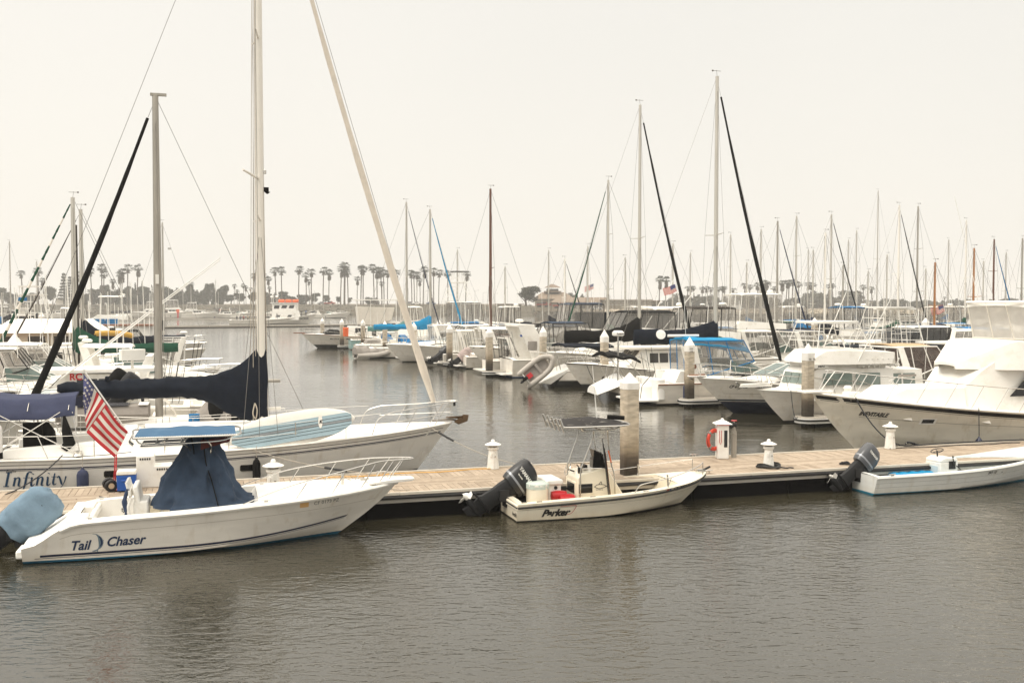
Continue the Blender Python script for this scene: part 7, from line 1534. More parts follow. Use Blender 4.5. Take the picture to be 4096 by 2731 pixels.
MORE = [  # px, depth, heading, style, roof, label
 (3180, 84, 17, 'house', DECK, 'low white cabin boat under the end of the tall furled jib'), (3420, 78, 197, 'express', NAVY, 'white cruiser with navy canvas left of the ladder tower'),
 (3560, 88, 197, 'house', BBLUE, 'cabin boat with bright blue roof stripe behind the ladder tower'), (3700, 74, 197, 'express', CANV, 'white topped cruiser above the tan bimini'),
 (3790, 90, 17, 'house', DECK, 'white cabin boat beneath the drooping flag'), (3560, 118, 17, 'fly', NAVY, 'distant navy topped flybridge boat below the tall faint mast'),
 (3720, 112, 197, 'fly', CANV, 'distant white domed flybridge boat right of the taupe cover'), (3880, 104, 17, 'express', BBLUE, 'distant cruiser with bright blue cover beside the varnished mast'),
 (3380, 112, 197, 'fly', DECK, 'distant flybridge boat behind the shark mouth hardtop'), (3250, 125, 17, 'express', BBLUE, 'distant blue topped cruiser near the short white mast'),
 (3120, 132, 197, 'fly', DECK, 'distant white flybridge boat right of the tall sportfisher'), (2860, 105, 17, 'express', DECK, 'distant white cruiser seen left of the tall sportfisher'),
 (2730, 112, 197, 'fly', BLACK, 'distant black topped flybridge boat behind the hoisted flag'), (2600, 128, 17, 'fly', DECK, 'distant white flybridge boat left of the hoisted flag'),
 (2440, 118, 197, 'house', DECK, 'distant white cabin boat in front of the long shed'), (2330, 108, 17, 'express', NAVY, 'distant navy topped cruiser in front of the yacht club'),
 (2130, 110, 197, 'house', DECK, 'distant low white boat beneath the round shore tree'), (2060, 98, 17, 'express', DBLUE, 'cruiser with long dark blue canvas left of the curtained yachts'),
 (1990, 118, 197, 'fly', DECK, 'distant flybridge boat just behind the brown mast'), (1880, 96, 17, 'express', CANV, 'white topped cruiser right of the blue furled jib'),
 (1800, 92, 197, 'express', DECK, 'white cruiser with slanted green glass behind the dark outboards'), (3960, 84, 17, 'express', BBLUE, 'cruiser with bright blue tarpaulin half hidden by the yacht\'s flybridge'),
 (4060, 96, 197, 'fly', DECK, 'white flybridge boat behind the big yacht\'s curtains'), (3480, 135, 17, 'house', DECK, 'farthest low cabin boat before the pale rocks'), (3640, 138, 197, 'express', NAVY, 'far navy topped cruiser in front of the pale rocks'),
 (3640, 63, 17, 'house', NAVY, 'white cabin boat with navy roof between the tan bimini and the ladder tower'), (3780, 66, 197, 'house', DECK, 'white cabin boat directly behind the tan bimini cruiser'), (3120, 74, 17, 'express', CANV, 'pale canvas topped boat behind the long navy bottomed bow'),
 (2285, 95, 197, 'express', NAVY, 'cruiser with navy canvas just behind the black framed curtains'), (2390, 98, 17, 'house', DECK, 'white cabin boat behind the black framed curtains, under the green covered mast'),
 (2560, 104, 197, 'express', BLACK, 'black canvassed cruiser just behind the left black boom cover'), (2690, 94, 17, 'express', CANV, 'cream canvassed cruiser between the two tallest masts'),
 (2790, 88, 197, 'house', DECK, 'white cabin boat just left of the black bimini yacht'), (2960, 84, 17, 'express', BBLUE, 'blue topped cruiser right under the tall furled black jib'),
 (3060, 110, 197, 'express', GREEN, 'green topped cruiser left of the short white mast'), (3300, 74, 17, 'express', STRIPEC, 'midnight blue topped cruiser behind the shark mouth hardtop'),
 (3440, 92, 17, 'fly', BBLUE, 'bright blue topped flybridge boat between the ladder tower and the crossed stays'), (3500, 70, 197, 'house', DECK, 'white cabin boat low between the ladder tower and the pilings'),
 (3600, 98, 197, 'express', STRIPEC, 'midnight blue topped cruiser under the mast with the green cover'), (3740, 100, 17, 'express', GREEN, 'green topped cruiser beneath the flag on the brown mast'),
 (3840, 78, 197, 'express', BBLUE, 'bright blue topped cruiser left of the big yacht\'s hardtop'), (3900, 132, 17, 'fly', DECK, 'far white flybridge boat beside the varnished mast'),
 (3320, 140, 197, 'express', NAVY, 'far navy topped boat beneath the two dark crossing stays'), (3190, 148, 17, 'house', DECK, 'far cabin boat off the rocks left of the crossing stays'),
 (2500, 140, 17, 'express', CANV, 'far pale boat off the long shed'), (2220, 130, 197, 'express', BLACK, 'far black topped boat below the club\'s pagoda tower'), (2100, 84, 17, 'express', CANV, 'cream topped cruiser left of the slanted radar arch'),
 (1930, 104, 17, 'house', DECK, 'white cabin boat left of the brown mast'), (1760, 108, 197, 'express', BBLUE, 'blue topped cruiser by the blue furled jib'), (1690, 118, 17, 'fly', DECK, 'far flybridge boat between the pale jib and the blue one'), (1600, 122, 197, 'house', DECK, 'far cabin boat just right of the pale tarpaulined boat')]
protos = {}
for i, (px, Y, hd, st, rf, lb) in enumerate(MORE):
    L_ = 9.5 + (i * 37 % 7) * .5; F = Fpx(px, Y, hd, L_ * .5)
    power(lb, F, L_, L_ * .34, 1.1 + .1 * (i % 3), 1.7 + .1 * (i % 4), (HW, HBL, HW, HBK, HRD)[i % 5], st, roof=rf, name=('cabin_cruiser', 'express_cruiser', 'flybridge_boat')[('house', 'express', 'fly').index(st)], rail=.55, dome=i % 2 == 0, far=1, ants=1 + i % 2, frame=(BLACK, WPLAS)[i % 2], vin=None, roofz={'house': None, 'express': 3.3, 'fly': 5.0}[st], hard=st == 'house')
# flags among the boats
for px, py, Y, sc, lb in ((2690, 1165, 76, .72, 'american flag flying above the cream hardtop in the row'), (3762, 1245, 84, .8, 'american flag on the slim brown mast boat')):
    p = PY(px, py, Y); f = thing('flag', lb, 'flag', tuple(p), 0); mb = MB(); mb.tube([(.9 * sc, 0, -1.6 * sc), (.25 * sc, 0, .9 * sc)], .02, WPLAS, 5); mb.build('pole', f)
    flag_cloth(f, lambda u, v, s=sc: (s * (.3 - 1.35 * u + .2 * v + .0), .08 * sin(u * 9) * s, s * (.75 - .5 * u - .75 * v + .04 * sin(u * 8 + v))), stars=False, nx=14)
# headwalk the fingers spring from, and the rows' far walks
for s0, off, ln, lb in ((-6, 12.6, 104, 'long walkway dock joining the near finger docks'), (4, 43, 110, 'second long walkway dock, farther back among the masts')):
    q = slot(s0, off, 0); a = atan2(.917, -.40); t = thing('walkway_dock', lb, 'dock', (q.x, q.y, 0), a)
    mb = MB(); mb.box((ln / 2, 0, .40), (ln, 2.2, .05), CONC); mb.build('decking', t); mb = MB(); mb.box((ln / 2, 0, .22), (ln, 2.26, .28), WPLAS); mb.build('fascia_board', t); mb = MB(); mb.box((ln / 2, 0, -.05), (ln, 1.8, .3), FLOATM); mb.build('float', t)
for i, (px, py, zt) in enumerate(((3257, 1420, 4.0), (3700, 1440, 4.1), (1757, 1395, 3.6), (2770, 1440, 3.8))):
    piling(px, py, .42, ('piling with a rounded white cap between the navy boom covers', 'pale piling below the taupe sail cover', 'piling behind the sloop with the bright blue cover', 'piling in the second row behind the navy cover')[i], .5, zt, .4, .3)

for i, (sl, off, L_, dg, st, rf, hm_, lb) in enumerate(((52.3, 1.6, 9.5, 197, 'express', CANV, HBK, 'bow out cruiser with cream canvas between the outboards and the blue cover'), (60.8, 1.2, 9.0, 197, 'house', DECK, HNV, 'bow out cabin boat just left of the blue covered boat'),
    (69.5, 1.4, 9.0, 197, 'express', STRIPEC, HW, 'bow out cruiser with midnight blue canvas beside the covered dinghy'), (78.2, 1.6, 8.5, 197, 'house', DECK, HBL, 'small bow out cabin boat next to the turquoise boat'),
    (25.2, 4.6, 9.0, 197, 'express', GREEN, HBK, 'green topped boat mostly hidden behind the hanging dinghy\'s sloop'), (9.0, 7.5, 8.0, 17, 'express', NAVY, HW, 'navy topped boat mostly hidden behind the railed navy bottomed bow'))):
    F = bow_slot(sl, off, L_, dg) if dg == 197 else stern_slot(sl, off); power(lb, F, L_, L_ * .33, 1.1, 1.6, hm_, st, roof=rf, name='cabin_cruiser' if st == 'house' else 'express_cruiser', rail=.55, far=1, hard=st == 'house', ants=2, roofz=None if st == 'house' else 3.0)
# ------------------------------------------------------------------ far shore
GROUND = mat('shore_earth', (.20, .16, .11), .95, var=.4, vscale=.05, bump=.3, bscale=.4)
BANK = mat('bank_scrub', (.10, .085, .055), .95, var=.5, vscale=.25, bump=.4, bscale=.6)
shore = [(-1150, 640), (-400, 610), (-308, 600), (-220, 585), (-150, 570), (-64, 562), (10, 540), (30, 450), (70, 428), (102, 427), (220, 427), (420, 430), (1150, 470)]
def shore_at(x):
    for a, b in zip(shore, shore[1:]):
        if a[0] <= x <= b[0]: return a[1] + (b[1] - a[1]) * (x - a[0]) / (b[0] - a[0])
    return 600
shz = lambda x: 5.6 if x < 0 else (5.6 - 2.7 * min(1, x / 40))
mb = MB(); vs = []; xs = [-1150 + i * 12.5 for i in range(185)]; rows = ((-1.5, -1.2), (0, 0), (3, .35), (9, .92), (13, 1), (45, 1.0), (160, 1.1), (700, 1.3))
for x in xs:
    y0 = shore_at(x); h = shz(x)
    for d, f in rows: vs.append((x, y0 + d, h * f + (random.uniform(-.25, .25) if 0 < f < 1 else 0)))
n = len(rows); fs = [(i*n + j, (i+1)*n + j, (i+1)*n + j + 1, i*n + j + 1) for i in range(len(xs) - 1) for j in range(n - 1)]
mb.add(vs, [f for q, f in enumerate(fs) if q % (n - 1) >= 4], GROUND); mb.add(vs, [f for q, f in enumerate(fs) if q % (n - 1) < 4], BANK)
mb.build('shore', kind='structure', sharp=0)
ROCKT = island_mat('rock_pale', (.26, .22, .16), (.52, .45, .35), .95, 1)
ROCKD = island_mat('rock_wet', (.05, .045, .03), (.14, .12, .085), .95, 1)
ICO = None
def ico():
    global ICO
    if ICO is None:
        bm = bmesh.new(); bmesh.ops.create_icosphere(bm, subdivisions=1, radius=1); ICO = ([v.co.copy() for v in bm.verts], [tuple(v.index for v in f.verts) for f in bm.faces]); bm.free()
    return ICO
def rock(mb, c, s, m):
    vs, fs = ico(); a = random.uniform(0, 6.28); sx, sy, sz = s * random.uniform(.7, 1.3), s * random.uniform(.7, 1.3), s * random.uniform(.45, .8); M = Matrix.Rotation(a, 3, 'Z')
    mb.add([M @ Vector((v.x * sx * random.uniform(.85, 1.15), v.y * sy, v.z * sz)) + Vector(c) for v in vs], fs, m)
mb = MB()
for i in range(2300):
    x = random.uniform(28, 330); u = random.random() ** .8; rock(mb, (x, shore_at(x) + u * 8, 3.0 * u + .2), random.uniform(.5, 1.25), ROCKD if u < .38 + random.uniform(-.06, .06) else ROCKT)
mb.build('riprap', kind='stuff', label='pale boulders piled along the far breakwater shore', cat='rocks', sharp=0, fix=False)
mb = MB()
for i in range(1500):
    x = random.uniform(-330, 28); u = random.random(); rock(mb, (x, shore_at(x) + u * 10, 5.3 * u + .1), random.uniform(.4, 1.3) * (1 if u < .5 else .8), ROCKD if random.random() < .62 + .2 * u else GROUND)
mb.build('bank_rubble', kind='stuff', label='dark scrubby rubble on the bank below the palms', cat='rocks', sharp=0, fix=False)

# ------------------------------------------------------------------ left hand slips behind the big sloop
Fl = mast_frame(632, 32.4, 5.0, 197)
t, H = sloop('small sloop beyond the navy sail cover, stout grey mast and thick black furled jib', Fl, 9.2, HW, None, BLACK, 11.9, .543, 1.25, 1.0, mm=ALUG, jibr=.115, r=.125, spr=(), rail=True, zc_=1, topv=False, dodge=GREYC)
mb = MB(); mb.box((4.62, 0, 7.0), (.1, .1, .06), STEEL); mb.box((5.0, .16, 6.0), (.10, .12, .30), WPLAS); mb.box((4.9, 0, 11.95), (.5, .12, .08), ALUG); build_each(mb, 'mast_fitting', t)
mb = MB()
for x in (2.6, 2.75, 2.9): mb.tube(smooth_path([(x, .5, 1.3), (x - .1, .5, 1.7), (x + .05, .5, 2.0)]), .05, WPLAS, 6)
build_each(mb, 'vent_pipe', t)
def LT(F, o): return local_thing(F, o)
mb = MB(); mb.loft([[(x, -.75, 1.70), (x, -.55, 1.35), (x, .55, 1.35), (x, .75, 1.7), (x, .6, 1.95), (x, -.6, 1.95)] for x in (5.3, 8.0)] , GREYC); d_ = LT(Fl, mb.build('tender', label='grey upturned tender with solar panels on the small sloop\'s foredeck', cat='dinghy')); mb = MB(); mb.box((6.7, .2, 1.99), (1.6, .9, .03), mat('solar_panel', (.10, .10, .11), .2)); o = mb.build('solar_panel', d_); mb = MB(); mb.box((5.45, .2, 1.99), (.3, .9, .03), WPLAS); mb.build('panel_bracket', d_)
mb = MB(); rings = [[(4.3 + .5 * u + .05 * sin(u * 20), .4 * cos(a) * (1 - .3 * u), 1.3 + .8 * u + .1 * sin(a * 3 + u * 5) * .3) for a in [pi * 2 * k / 10 for k in range(10)]] for u in [i / 6 for i in range(7)]]; mb.loft(rings, CANV); LT(Fl, mb.build('canvas_bundle', label='cream crumpled canvas bundle at the foot of the stout grey mast', cat='canvas'))
mb = MB(); mb.loft([rrect(3.9, 1.0, .34, .3, z, 3, .4) for z in (1.2, 1.4, 1.6, 1.68)], BBLUE); LT(Fl, mb.build('kayak_bag', label='bright blue bag on deck right of the stout grey mast', cat='bag'))
mb = MB(); mb.loft([rrect(3.2, .6, .55, .6, z, 3, .4) for z in (1.2, 1.6, 2.3, 2.5)], BLACK); mb.loft([rrect(2.4, .6, .7, .6, z, 3, .4) for z in (1.2, 1.6, 2.1)], BLACK); LT(Fl, mb.build('covered_gear', label='black covered deck gear under the navy sail cover\'s middle', cat='cover'))
F = Frame(-12.9, 39.8, 197); t, H = power('white sport fishing boat with oval portlight, red RC letters and two long slanting outriggers', F, 8.2, 2.9, 1.25, 1.75, HW, 'house', roof=DECK, hard=True, name='fishing_cruiser', rail=.5, dome=False, ants=3, plat=False)
for y in (1.3, -1.0): mb = MB(); mb.tube([Vector((4.6, y, 2.4)), Vector((-1.2, y + .3, 7.0))], [.035, .018], WPLAS, 6); mb.build('outrigger', t)
mb = MB(); H.decal(mb, GLASS, [(.28 * cos(a), .09 * sin(a)) for a in [k * pi / 8 for k in range(16)]], [tuple(range(16))], 6.6, 1.35, 1, off=.012); mb.build('portlight', t)
mb = MB(); v2, f2 = text2d('RC', .34, 0, .012); mb.add([(4.3 - a, 1.17, 2.35 + b) for a, b in v2], f2, RED); mb.build('lettering', t)
mb = MB(); mb.loft([rrect(2.1, .8, .95, .7, z, 4, .4) for z in (3.05, 3.12, 3.40, 3.46)], WPLAS); mb.tube([(2.1, .8, 2.3), (2.1, .8, 3.05)], .06, WPLAS, 6); mb.tube([(1.8, 1.0, 1.4), (2.1, .8, 2.9)], .03, WPLAS, 5); mb.build('radar_scanner', t)
F = Fpx(770, 33.8, 17, 2.0); mb = MB(); o_ = thing('stored_outboard', 'two black outboard motors raised together behind the navy sail cover', 'outboard motor', (F.x + .2, F.y, 1.1), R(17)); outboard(o_, (-.9, 0, 1.0), R(38), BLACK, RUBB, 1.1); outboard(o_, (-.5, -.6, .9), R(38), DKGREY2, RUBB, 1.1)
F = mast_frame(296, 58, 4.6, 197); t, H = sloop('sloop with deep green sail cover and green and white spiral furled jib', F, 9.5, HW, GREEN, None, ztop(792, 58), .48, 1.2, .95, far=1, r=.15, jibr=.05, covlen=5.6, boomz=2.6, zc_=1.5, spr=((.6, .8),))
mb = MB(); a0, b0 = Vector((9.3, 0, 1.3)), Vector((4.7, 0, ztop(792, 58) - .4)); K = 24
for i in range(K): mb.tube([a0.lerp(b0, i / K), a0.lerp(b0, (i + 1) / K)], [.13 * (1 - .6 * i / K), .09 * (1 - .6 * i / K)], GREEN if i % 3 else CANV, 6)
mb.build('spiral_jib', t); mb = MB(); mb.tube([(4.45, -.3, 1.0), (4.5, -.2, ztop(900, 58))], .13, BROWNC, 7); mb.build('covered_spar', t)
F = mast_frame(327, 62, 4.6, 197); sloop('sloop with navy sail cover and golden yellow kayak beside the green cover', F, 9.5, HW, NAVY, BROWNC, ztop(839, 62), .48, 1.2, .95, far=1, r=.14, covlen=4.6, boomz=2.9, zc_=1.6, jibr=.05)
mb = MB(); mb.tube(smooth_path([(-1.1, 0, 0), (-.9, 0, .08), (0, 0, .14), (.8, 0, .1), (1.15, 0, .0)]), [.04] * 4 + [.17] * 17 + [.15] * 2 + [.04] * 2, mat('faded_yellow', (.55, .32, .06), .8), 10); o = mb.build('kayak', label='golden yellow kayak between the navy and the green sail covers', cat='kayak', loc=tuple(PY(455, 1342, 61))); o.rotation_euler = (0, R(4), R(17))
F = Fpx(200, 66, 17, 4); t, H = power('white cabin boat with long foredeck just below the green spiral jib', F, 9.5, 3.3, 1.0, 1.4, HNV, 'bare', name='cabin_boat', rail=.5, ants=0, far=1); cabin(t, 'low_cabin', [(2, .9), (2.2, 1.9), (6.5, 1.8), (7.6, 1.2)], 1.2, .9, DECK, tum=.2)
F = Fpx(470, 52, 17, 3); power('white boat with slim double hardtop rails and white radar under the green cover', F, 9.5, 3.3, 1.1, 1.5, HW, 'express', roof=DECK, name='hardtop_boat', rail=.5, dome=True, ants=3, vin=False, roofz=3.1, frame=WPLAS)
F = Fpx(330, 46, 197, 4.5); power('white cruiser with raked windscreen lying behind the red lettered fishing boat', F, 9.8, 3.3, 1.1, 1.6, HW, 'express', roof=None, name='express_cruiser', rail=.5, dome=False, ants=2, archm=GEL)
F = Fpx(210, 40, 197, 6); power('low white cruiser with small dark side windows, left of the red letters', F, 9.0, 3.2, 1.1, 1.5, HW, 'house', name='cabin_boat', rail=.4, dome=False, ants=0)
F = Fpx(60, 36.5, 197, 5); power('low white boat showing between the navy bimini and the left dock', F, 8.5, 3.0, 1.0, 1.3, HW, 'express', name='runabout', rail=.4, dome=False, ants=0, archm=False)
F = Fpx(205, 86, 17, 5.5); t, H = power('floating cottage boat with broad white roof and brown windows', F, 11, 4.6, .9, 1.2, HW, 'bare', name='cottage_boat', rail=0, ants=1, far=1)
mb = MB(); mb.box((5.5, 0, 1.9), (7.6, 3.8, 1.9), mat('cottage_wall', (.62, .54, .42), .8)); w_ = mb.build('wall', t); mb = MB(); mb.loft([[(1.0, -2.4, 2.85), (10.2, -2.4, 2.85), (10.2, 2.4, 2.85), (1.0, 2.4, 2.85)], [(2.4, -.3, 4.0), (8.8, -.3, 4.0), (8.8, .3, 4.0), (2.4, .3, 4.0)]], DECK); mb.build('roof', t)
for x in (2.6, 4.6, 6.6, 8.4): mb = MB(); mb.box((x, -1.92, 2.1), (1.3, .06, .9), BROWNC); mb.build('window', w_)
F = Fpx(500, 104, 10, 5); t = thing('houseboat', 'boxy white houseboat with brown trim and faded sign boards', 'houseboat', (F.x, F.y, 0), F.a)
mb = MB(); mb.box((3.5, 0, .35), (11.0, 3.8, .9), BROWNC); mb.build('hull', t); mb = MB(); mb.box((1.3, 0, 1.9), (4.6, 3.4, 2.3), DECK); mb.box((6.0, 0, 1.9), (3.2, 3.4, 2.3), DECK); mb.build('wall', t)
mb = MB(); mb.box((3.4, 0, 3.12), (9.6, 4.0, .14), TEAK); mb.build('roof', t); mb = MB(); mb.box((4.0, -1.5, 1.9), (.8, .5, 2.2), BROWNC); mb.build('door', t)
mb = MB(); v2, f2 = text2d('BAIT', .8, 0, .01, .8); mb.add([(.1 + a, -1.74, 1.6 + b) for a, b in v2], f2, CONC); v2, f2 = text2d('SALE', .55, 0, .01, .8); mb.build('faded_mark', t) if False else None
F = Fpx(410, 155, 197, 7); t, H = power('white motor yacht with bright blue rail cloths behind the houseboat', F, 14, 4.4, 1.6, 2.3, HW, 'fly', roof=DECK, name='motor_yacht', rail=.7, ants=1, far=1, roofz=6.6, frame=WPLAS, vin=False); mb = MB()
for x in (5.5, 7.4): mb.box((x, 1.9, 2.7), (1.8, .08, .8), BBLUE)
mb.build('rail_cloth', t)
F = Fpx(420, 92, 17, 4); power('boat with brown curtained cockpit enclosure just left of the houseboat', F, 8.5, 3.2, 1.0, 1.4, HBL, 'express', roof=BLACK, name='curtained_boat', rail=.5, dome=False, far=1, roofz=3.4)
F = Fpx(150, 118, 17, 5); t, H = power('white sportfisher with tall white box tower and small blue cloth on it', F, 12, 4.2, 1.4, 2.1, HW, 'house', roof=DECK, hard=True, name='tower_yacht', rail=.6, ants=1, far=1, dome=False); tower(t, 2.6, 6.4, 1.6, 3.2, 6.4, 3.2, 5.8, rungs=3, r=.06, m=WPLAS); mb = MB(); mb.box((4.5, 0, 7.4), (2.8, 2.4, .12), DECK); [mb.tube([(x, y, 5.4), (x, y, 7.4)], .05, WPLAS, 5) for x in (3.3, 5.7) for y in (-1.1, 1.1)]; mb.box((3.6, -1.15, 5.9), (1.0, .05, .4), BBLUE); mb.build('upper_station', t)
F = Fpx(560, 112, 17, 2); sloop('sloop with slim mast rising right of the houseboat', F, 9, HW, BLACK, None, 14.5, .5, 1.2, .9, far=1, r=.12)
for px, py, Y, lb in ((43, 966, 190, 'far bare mast at the photograph\'s left edge'), (150, 1045, 210, 'far faint mast left of the white box tower'), (8, 1170, 150, 'stubby mast with blue cover on its boom')): F = mast_frame(px, Y, 5, 17); sloop('sloop with ' + lb, F, 9.5, HW, BBLUE if Y == 150 else NAVY, None, ztop(py, Y), .53, 1.2, .95, far=1, r=.13)
for px, Y, hd, st, rf, lb in ((300, 74, 197, 'express', CANV, 'white cruiser with cream canvas under the two slim left masts'), (420, 70, 17, 'house', DECK, 'white cabin boat just below the golden kayak'), (540, 66, 197, 'express', NAVY, 'navy topped cruiser left of the stout grey mast'), (350, 98, 17, 'fly', DECK, 'white flybridge boat between the cottage boat and the houseboat'), (250, 54, 17, 'express', DECK, 'white hardtop boat behind the cabin boat with dark windows'), (600, 84, 17, 'express', BLACK, 'black topped boat just left of the stout grey mast'), (90, 62, 197, 'house', DECK, 'white cabin boat between the first two left pilings'), (560, 58, 17, 'express', None, 'open white cruiser with raked arch left of the stout grey mast'), (40, 200, 17, 'fly', DECK, 'far flybridge boat near the left edge'), (160, 48, 17, 'express', CANV, 'cream topped boat behind the left pilings')):
    F = Fpx(px, Y, hd, 4.5); power(lb, F, 9.0, 3.1, 1.1, 1.5, (HW, HNV, HBK)[px % 3], st, roof=rf, name=('cabin_cruiser', 'express_cruiser', 'flybridge_boat')[('house', 'express', 'fly').index(st)], rail=.5, dome=px % 4 == 0, far=1, ants=3, roofz={'house': None, 'express': 3.1, 'fly': 4.9}[st], hard=st == 'house', frame=WPLAS if px % 40 else BLACK)
# orange planked left dock with pilings and pedestals
PLYW = mat('orange_ply', (.46, .22, .09), .8, var=.3, vscale=1.5)
d0, d1 = P(-40, 1640, .5), P(150, 1325, .5); dv = (d1 - d0); a = atan2(dv.y, dv.x); ln = dv.length; t = thing('side_dock', 'orange brown planked dock running away along the left side', 'dock', (d0.x - 1.3, d0.y, 0), a)
mb = MB(); x = 0
while x < ln + 20: mb.box((x + 1.2, 0, .48), (2.38, 2.6, .05), PLYW); x += 2.42
mb.build('decking', t); mb = MB(); mb.box((ln / 2, 0, .3), (ln + 10, 2.7, .3), WPLAS); mb.build('fascia_board', t); mb = MB(); mb.box((ln / 2, 0, 0), (ln + 10, 2.2, .3), FLOATM); mb.build('float', t)
piling(62, 1553, .5, 'stout stained piling beside the orange left dock, nearest of the three there', .62, 3.6, .5, .3, rz=.2); piling(132, 1435, .5, 'second stained piling on the orange left dock', .62, 4.1, .45, .3, rz=.2); piling(169, 1370, .5, 'farthest piling of the three on the orange left dock', .62, 4.3, .5, .3, rz=.2)
for px, py, lb in ((22, 1540, 'white lighthouse pedestal standing on the orange dock, the nearer one'), (19, 1425, 'white lighthouse pedestal farther along the orange dock')): p = P(px, py, .5); t = thing('dock_pedestal', lb, 'dock pedestal', (p.x, p.y, .5), .3, 'white lighthouse shaped power pedestals on the docks'); pedestal_parts(t, 1.0)
mb = MB()
for i in range(60): rock(mb, (random.gauss(0, 2.6), random.gauss(0, 2), abs(random.gauss(0, .7))), random.uniform(.3, .8), ROCKD0 if False else (BROWNC, CONC, CANV)[i % 3])
p = P(42, 1352, .3); mb.build('debris_heap', label='low heap of grey rubble at the left edge beyond the orange dock', cat='rubble', kind='stuff', loc=(p.x, p.y, 0), sharp=0)

# ------------------------------------------------------------------ far float, tour boat with people
q0, q1_ = P(560, 1306, .4), P(2150, 1290, .4); dv = q1_ - q0; t = thing('breakwater_float', 'long low grey float lying across the harbour in front of the tour boat', 'dock', (q0.x, q0.y, 0), atan2(dv.y, dv.x))
mb = MB(); x = 0
while x < dv.length: mb.box((x + 7.4, 0, .32), (14.6, 3.0, .35), CONC); mb.box((x + 7.4, 0, .05), (14.6, 2.8, .3), FLOATM); x += 15
mb.build('deck', t)
p = P(1090, 1297, 0); F = Frame(p.x - 11.5, p.y, 4); t = thing('tour_boat', 'white passenger boat with orange life rafts crossing behind the tall white mast', 'tour boat', (F.x, F.y, 0), F.a)
H = Hull(23.5, 5.4, [(0, 1.2), (.4, 1.25), (.75, 1.8), (1, 2.9)], PW, rake=2.4, q=1.1, e=1.5, zc0=.05, zc1=1.2, draft=.6); base(t, H, HGN, DECK, ck=(.03, .40), g=.3, sole=.8)
hs, sy = cabin(t, 'deckhouse', [(11.0, 1.2), (11.0, 3.6), (18.3, 3.8), (18.8, 1.9)], 2.0, 1.2, GEL, tum=.05, wins=[[(12.5, 2.0), (13.6, 2.0), (13.9, 2.6), (12.9, 2.6)], [(15.6, 2.0), (16.7, 2.0), (17.0, 2.6), (16.0, 2.6)]])
cabin(t, 'wheelhouse', [(11.6, 3.6), (11.6, 5.6), (18.2, 5.8), (18.0, 3.8)], 1.8, 3.6, GEL, tum=.08, wins=[[(12.0, 4.3), (13.4, 4.3), (13.6, 5.2), (12.2, 5.2)], [(14.0, 4.4), (15.4, 4.4), (15.7, 5.2), (14.3, 5.2)], [(16.0, 4.4), (17.3, 4.4), (17.6, 5.2), (16.3, 5.2)]])
mb = MB(); mb.loft([rrect(14.6, 0, 7.2, 4.0, z, 3, .1) for z in (5.8, 5.95)], DECK); mb.build('roof', t)
mb = MB(); [mb.tube([(13.2 + i * 1.9, -.9, 6.4), (14.8 + i * 1.9, -.9, 6.4)], .45, ORANGE, 9) for i in range(3)]; mb.build('life_raft_canister', t)
mb = MB(); mb.tube([(11.6, 0, 5.8), (11.6, 0, 9.0)], .06, WPLAS, 6); mb.lathe([(0, -.3), (.5, 0), (.3, .3), (0, .4)], WPLAS, (12.6, 0, 7.6), 10); mb.lathe([(0, -.3), (.45, 0), (.3, .3), (0, .4)], WPLAS, (11.2, 0, 7.5), 10); mb.tube([(11.2, 0, 5.8), (11.2, 0, 7.4)], .05, WPLAS, 5); mb.tube([(12.6, 0, 5.8), (12.6, 0, 7.4)], .05, WPLAS, 5); mb.build('radar_mast', t)
mb = MB(); H.rail(mb, STEEL, .02, 1.0, 1.0, 14, .03, .1, lean=0, mid=False, ns=4, start=False); mb.build('rail', t)
mb = MB(); v2, f2 = text2d('SEA HORSE', .9, .2, .02, .8); H.decal(mb, INKB, v2, f2, 17.6, 1.15, -1, off=.03, slope=.05); mb.build('lettering', t)
def person(label, loc, rz, top, legs, group='passengers on the tour boat', sit=False, h=1.72):
    t = MB(); k = h / 1.72; rings = []
    for z, rx, ry, x in ((0.86, .13, .17, 0), (1.0, .13, .17, 0), (1.2, .13, .19, .01), (1.38, .12, .21, .01), (1.45, .07, .10, .01), (1.50, .055, .06, .02), (1.56, .085, .075, .03), (1.64, .10, .085, .03), (1.71, .06, .055, .02), (1.725, .01, .01, .02)):
        rings.append([((x + rx * cos(a)) * k, ry * sin(a) * k, z * k) for a in [2 * pi * i / 8 for i in range(8)]])
    t.loft(rings[:5], top); t.loft(rings[4:], SKIN)
    for s in (-1, 1): t.tube([(0, s * .09 * k, .88 * k), (.04 * s, s * .10 * k, .48 * k), (.05 * s - .02, s * .11 * k, .04), (.10 + .05 * s, s * .11 * k, .03)], [.095 * k, .07 * k, .05 * k, .04 * k], legs, 6)
    for s in (-1, 1): t.tube([(.01, s * .20 * k, 1.38 * k), (.03, s * .27 * k, 1.12 * k), (.16, s * .20 * k, .95 * k), (.20, s * .18 * k, .90 * k)], [.055 * k, .045 * k, .035 * k, .03 * k], top, 6)
    o = t.build('person', label=label, cat='person', group=group, loc=loc); o.rotation_euler = (0, 0, rz); b = MB(); b.lathe([(.108 * k, 1.62 * k), (.11 * k, 1.68 * k), (.06 * k, 1.735 * k), (0, 1.74 * k)], HAIR, (.015, 0, 0), 8); b.build('hair', o); return o
PN = [(948, 'person in dark jacket at the tour boat\'s stern rail', 0, 0), (962, 'person in dark clothes second along the tour boat\'s stern', 0, 2), (975, 'person in a red top among the group at the stern', 1, 0), (992, 'person in khaki at the group\'s forward end', 3, 0), (1062, 'person in red standing just right of the tall white mast', 1, 2), (1085, 'person in dark jacket at the deckhouse\'s aft corner', 0, 0), (1108, 'person leaning on the rail below the wheelhouse', 0, 2), (1205, 'person in dark coat on the tour boat\'s bow', 0, 0), (1222, 'person in blue closest to the tour boat\'s stem', 2, 0)]
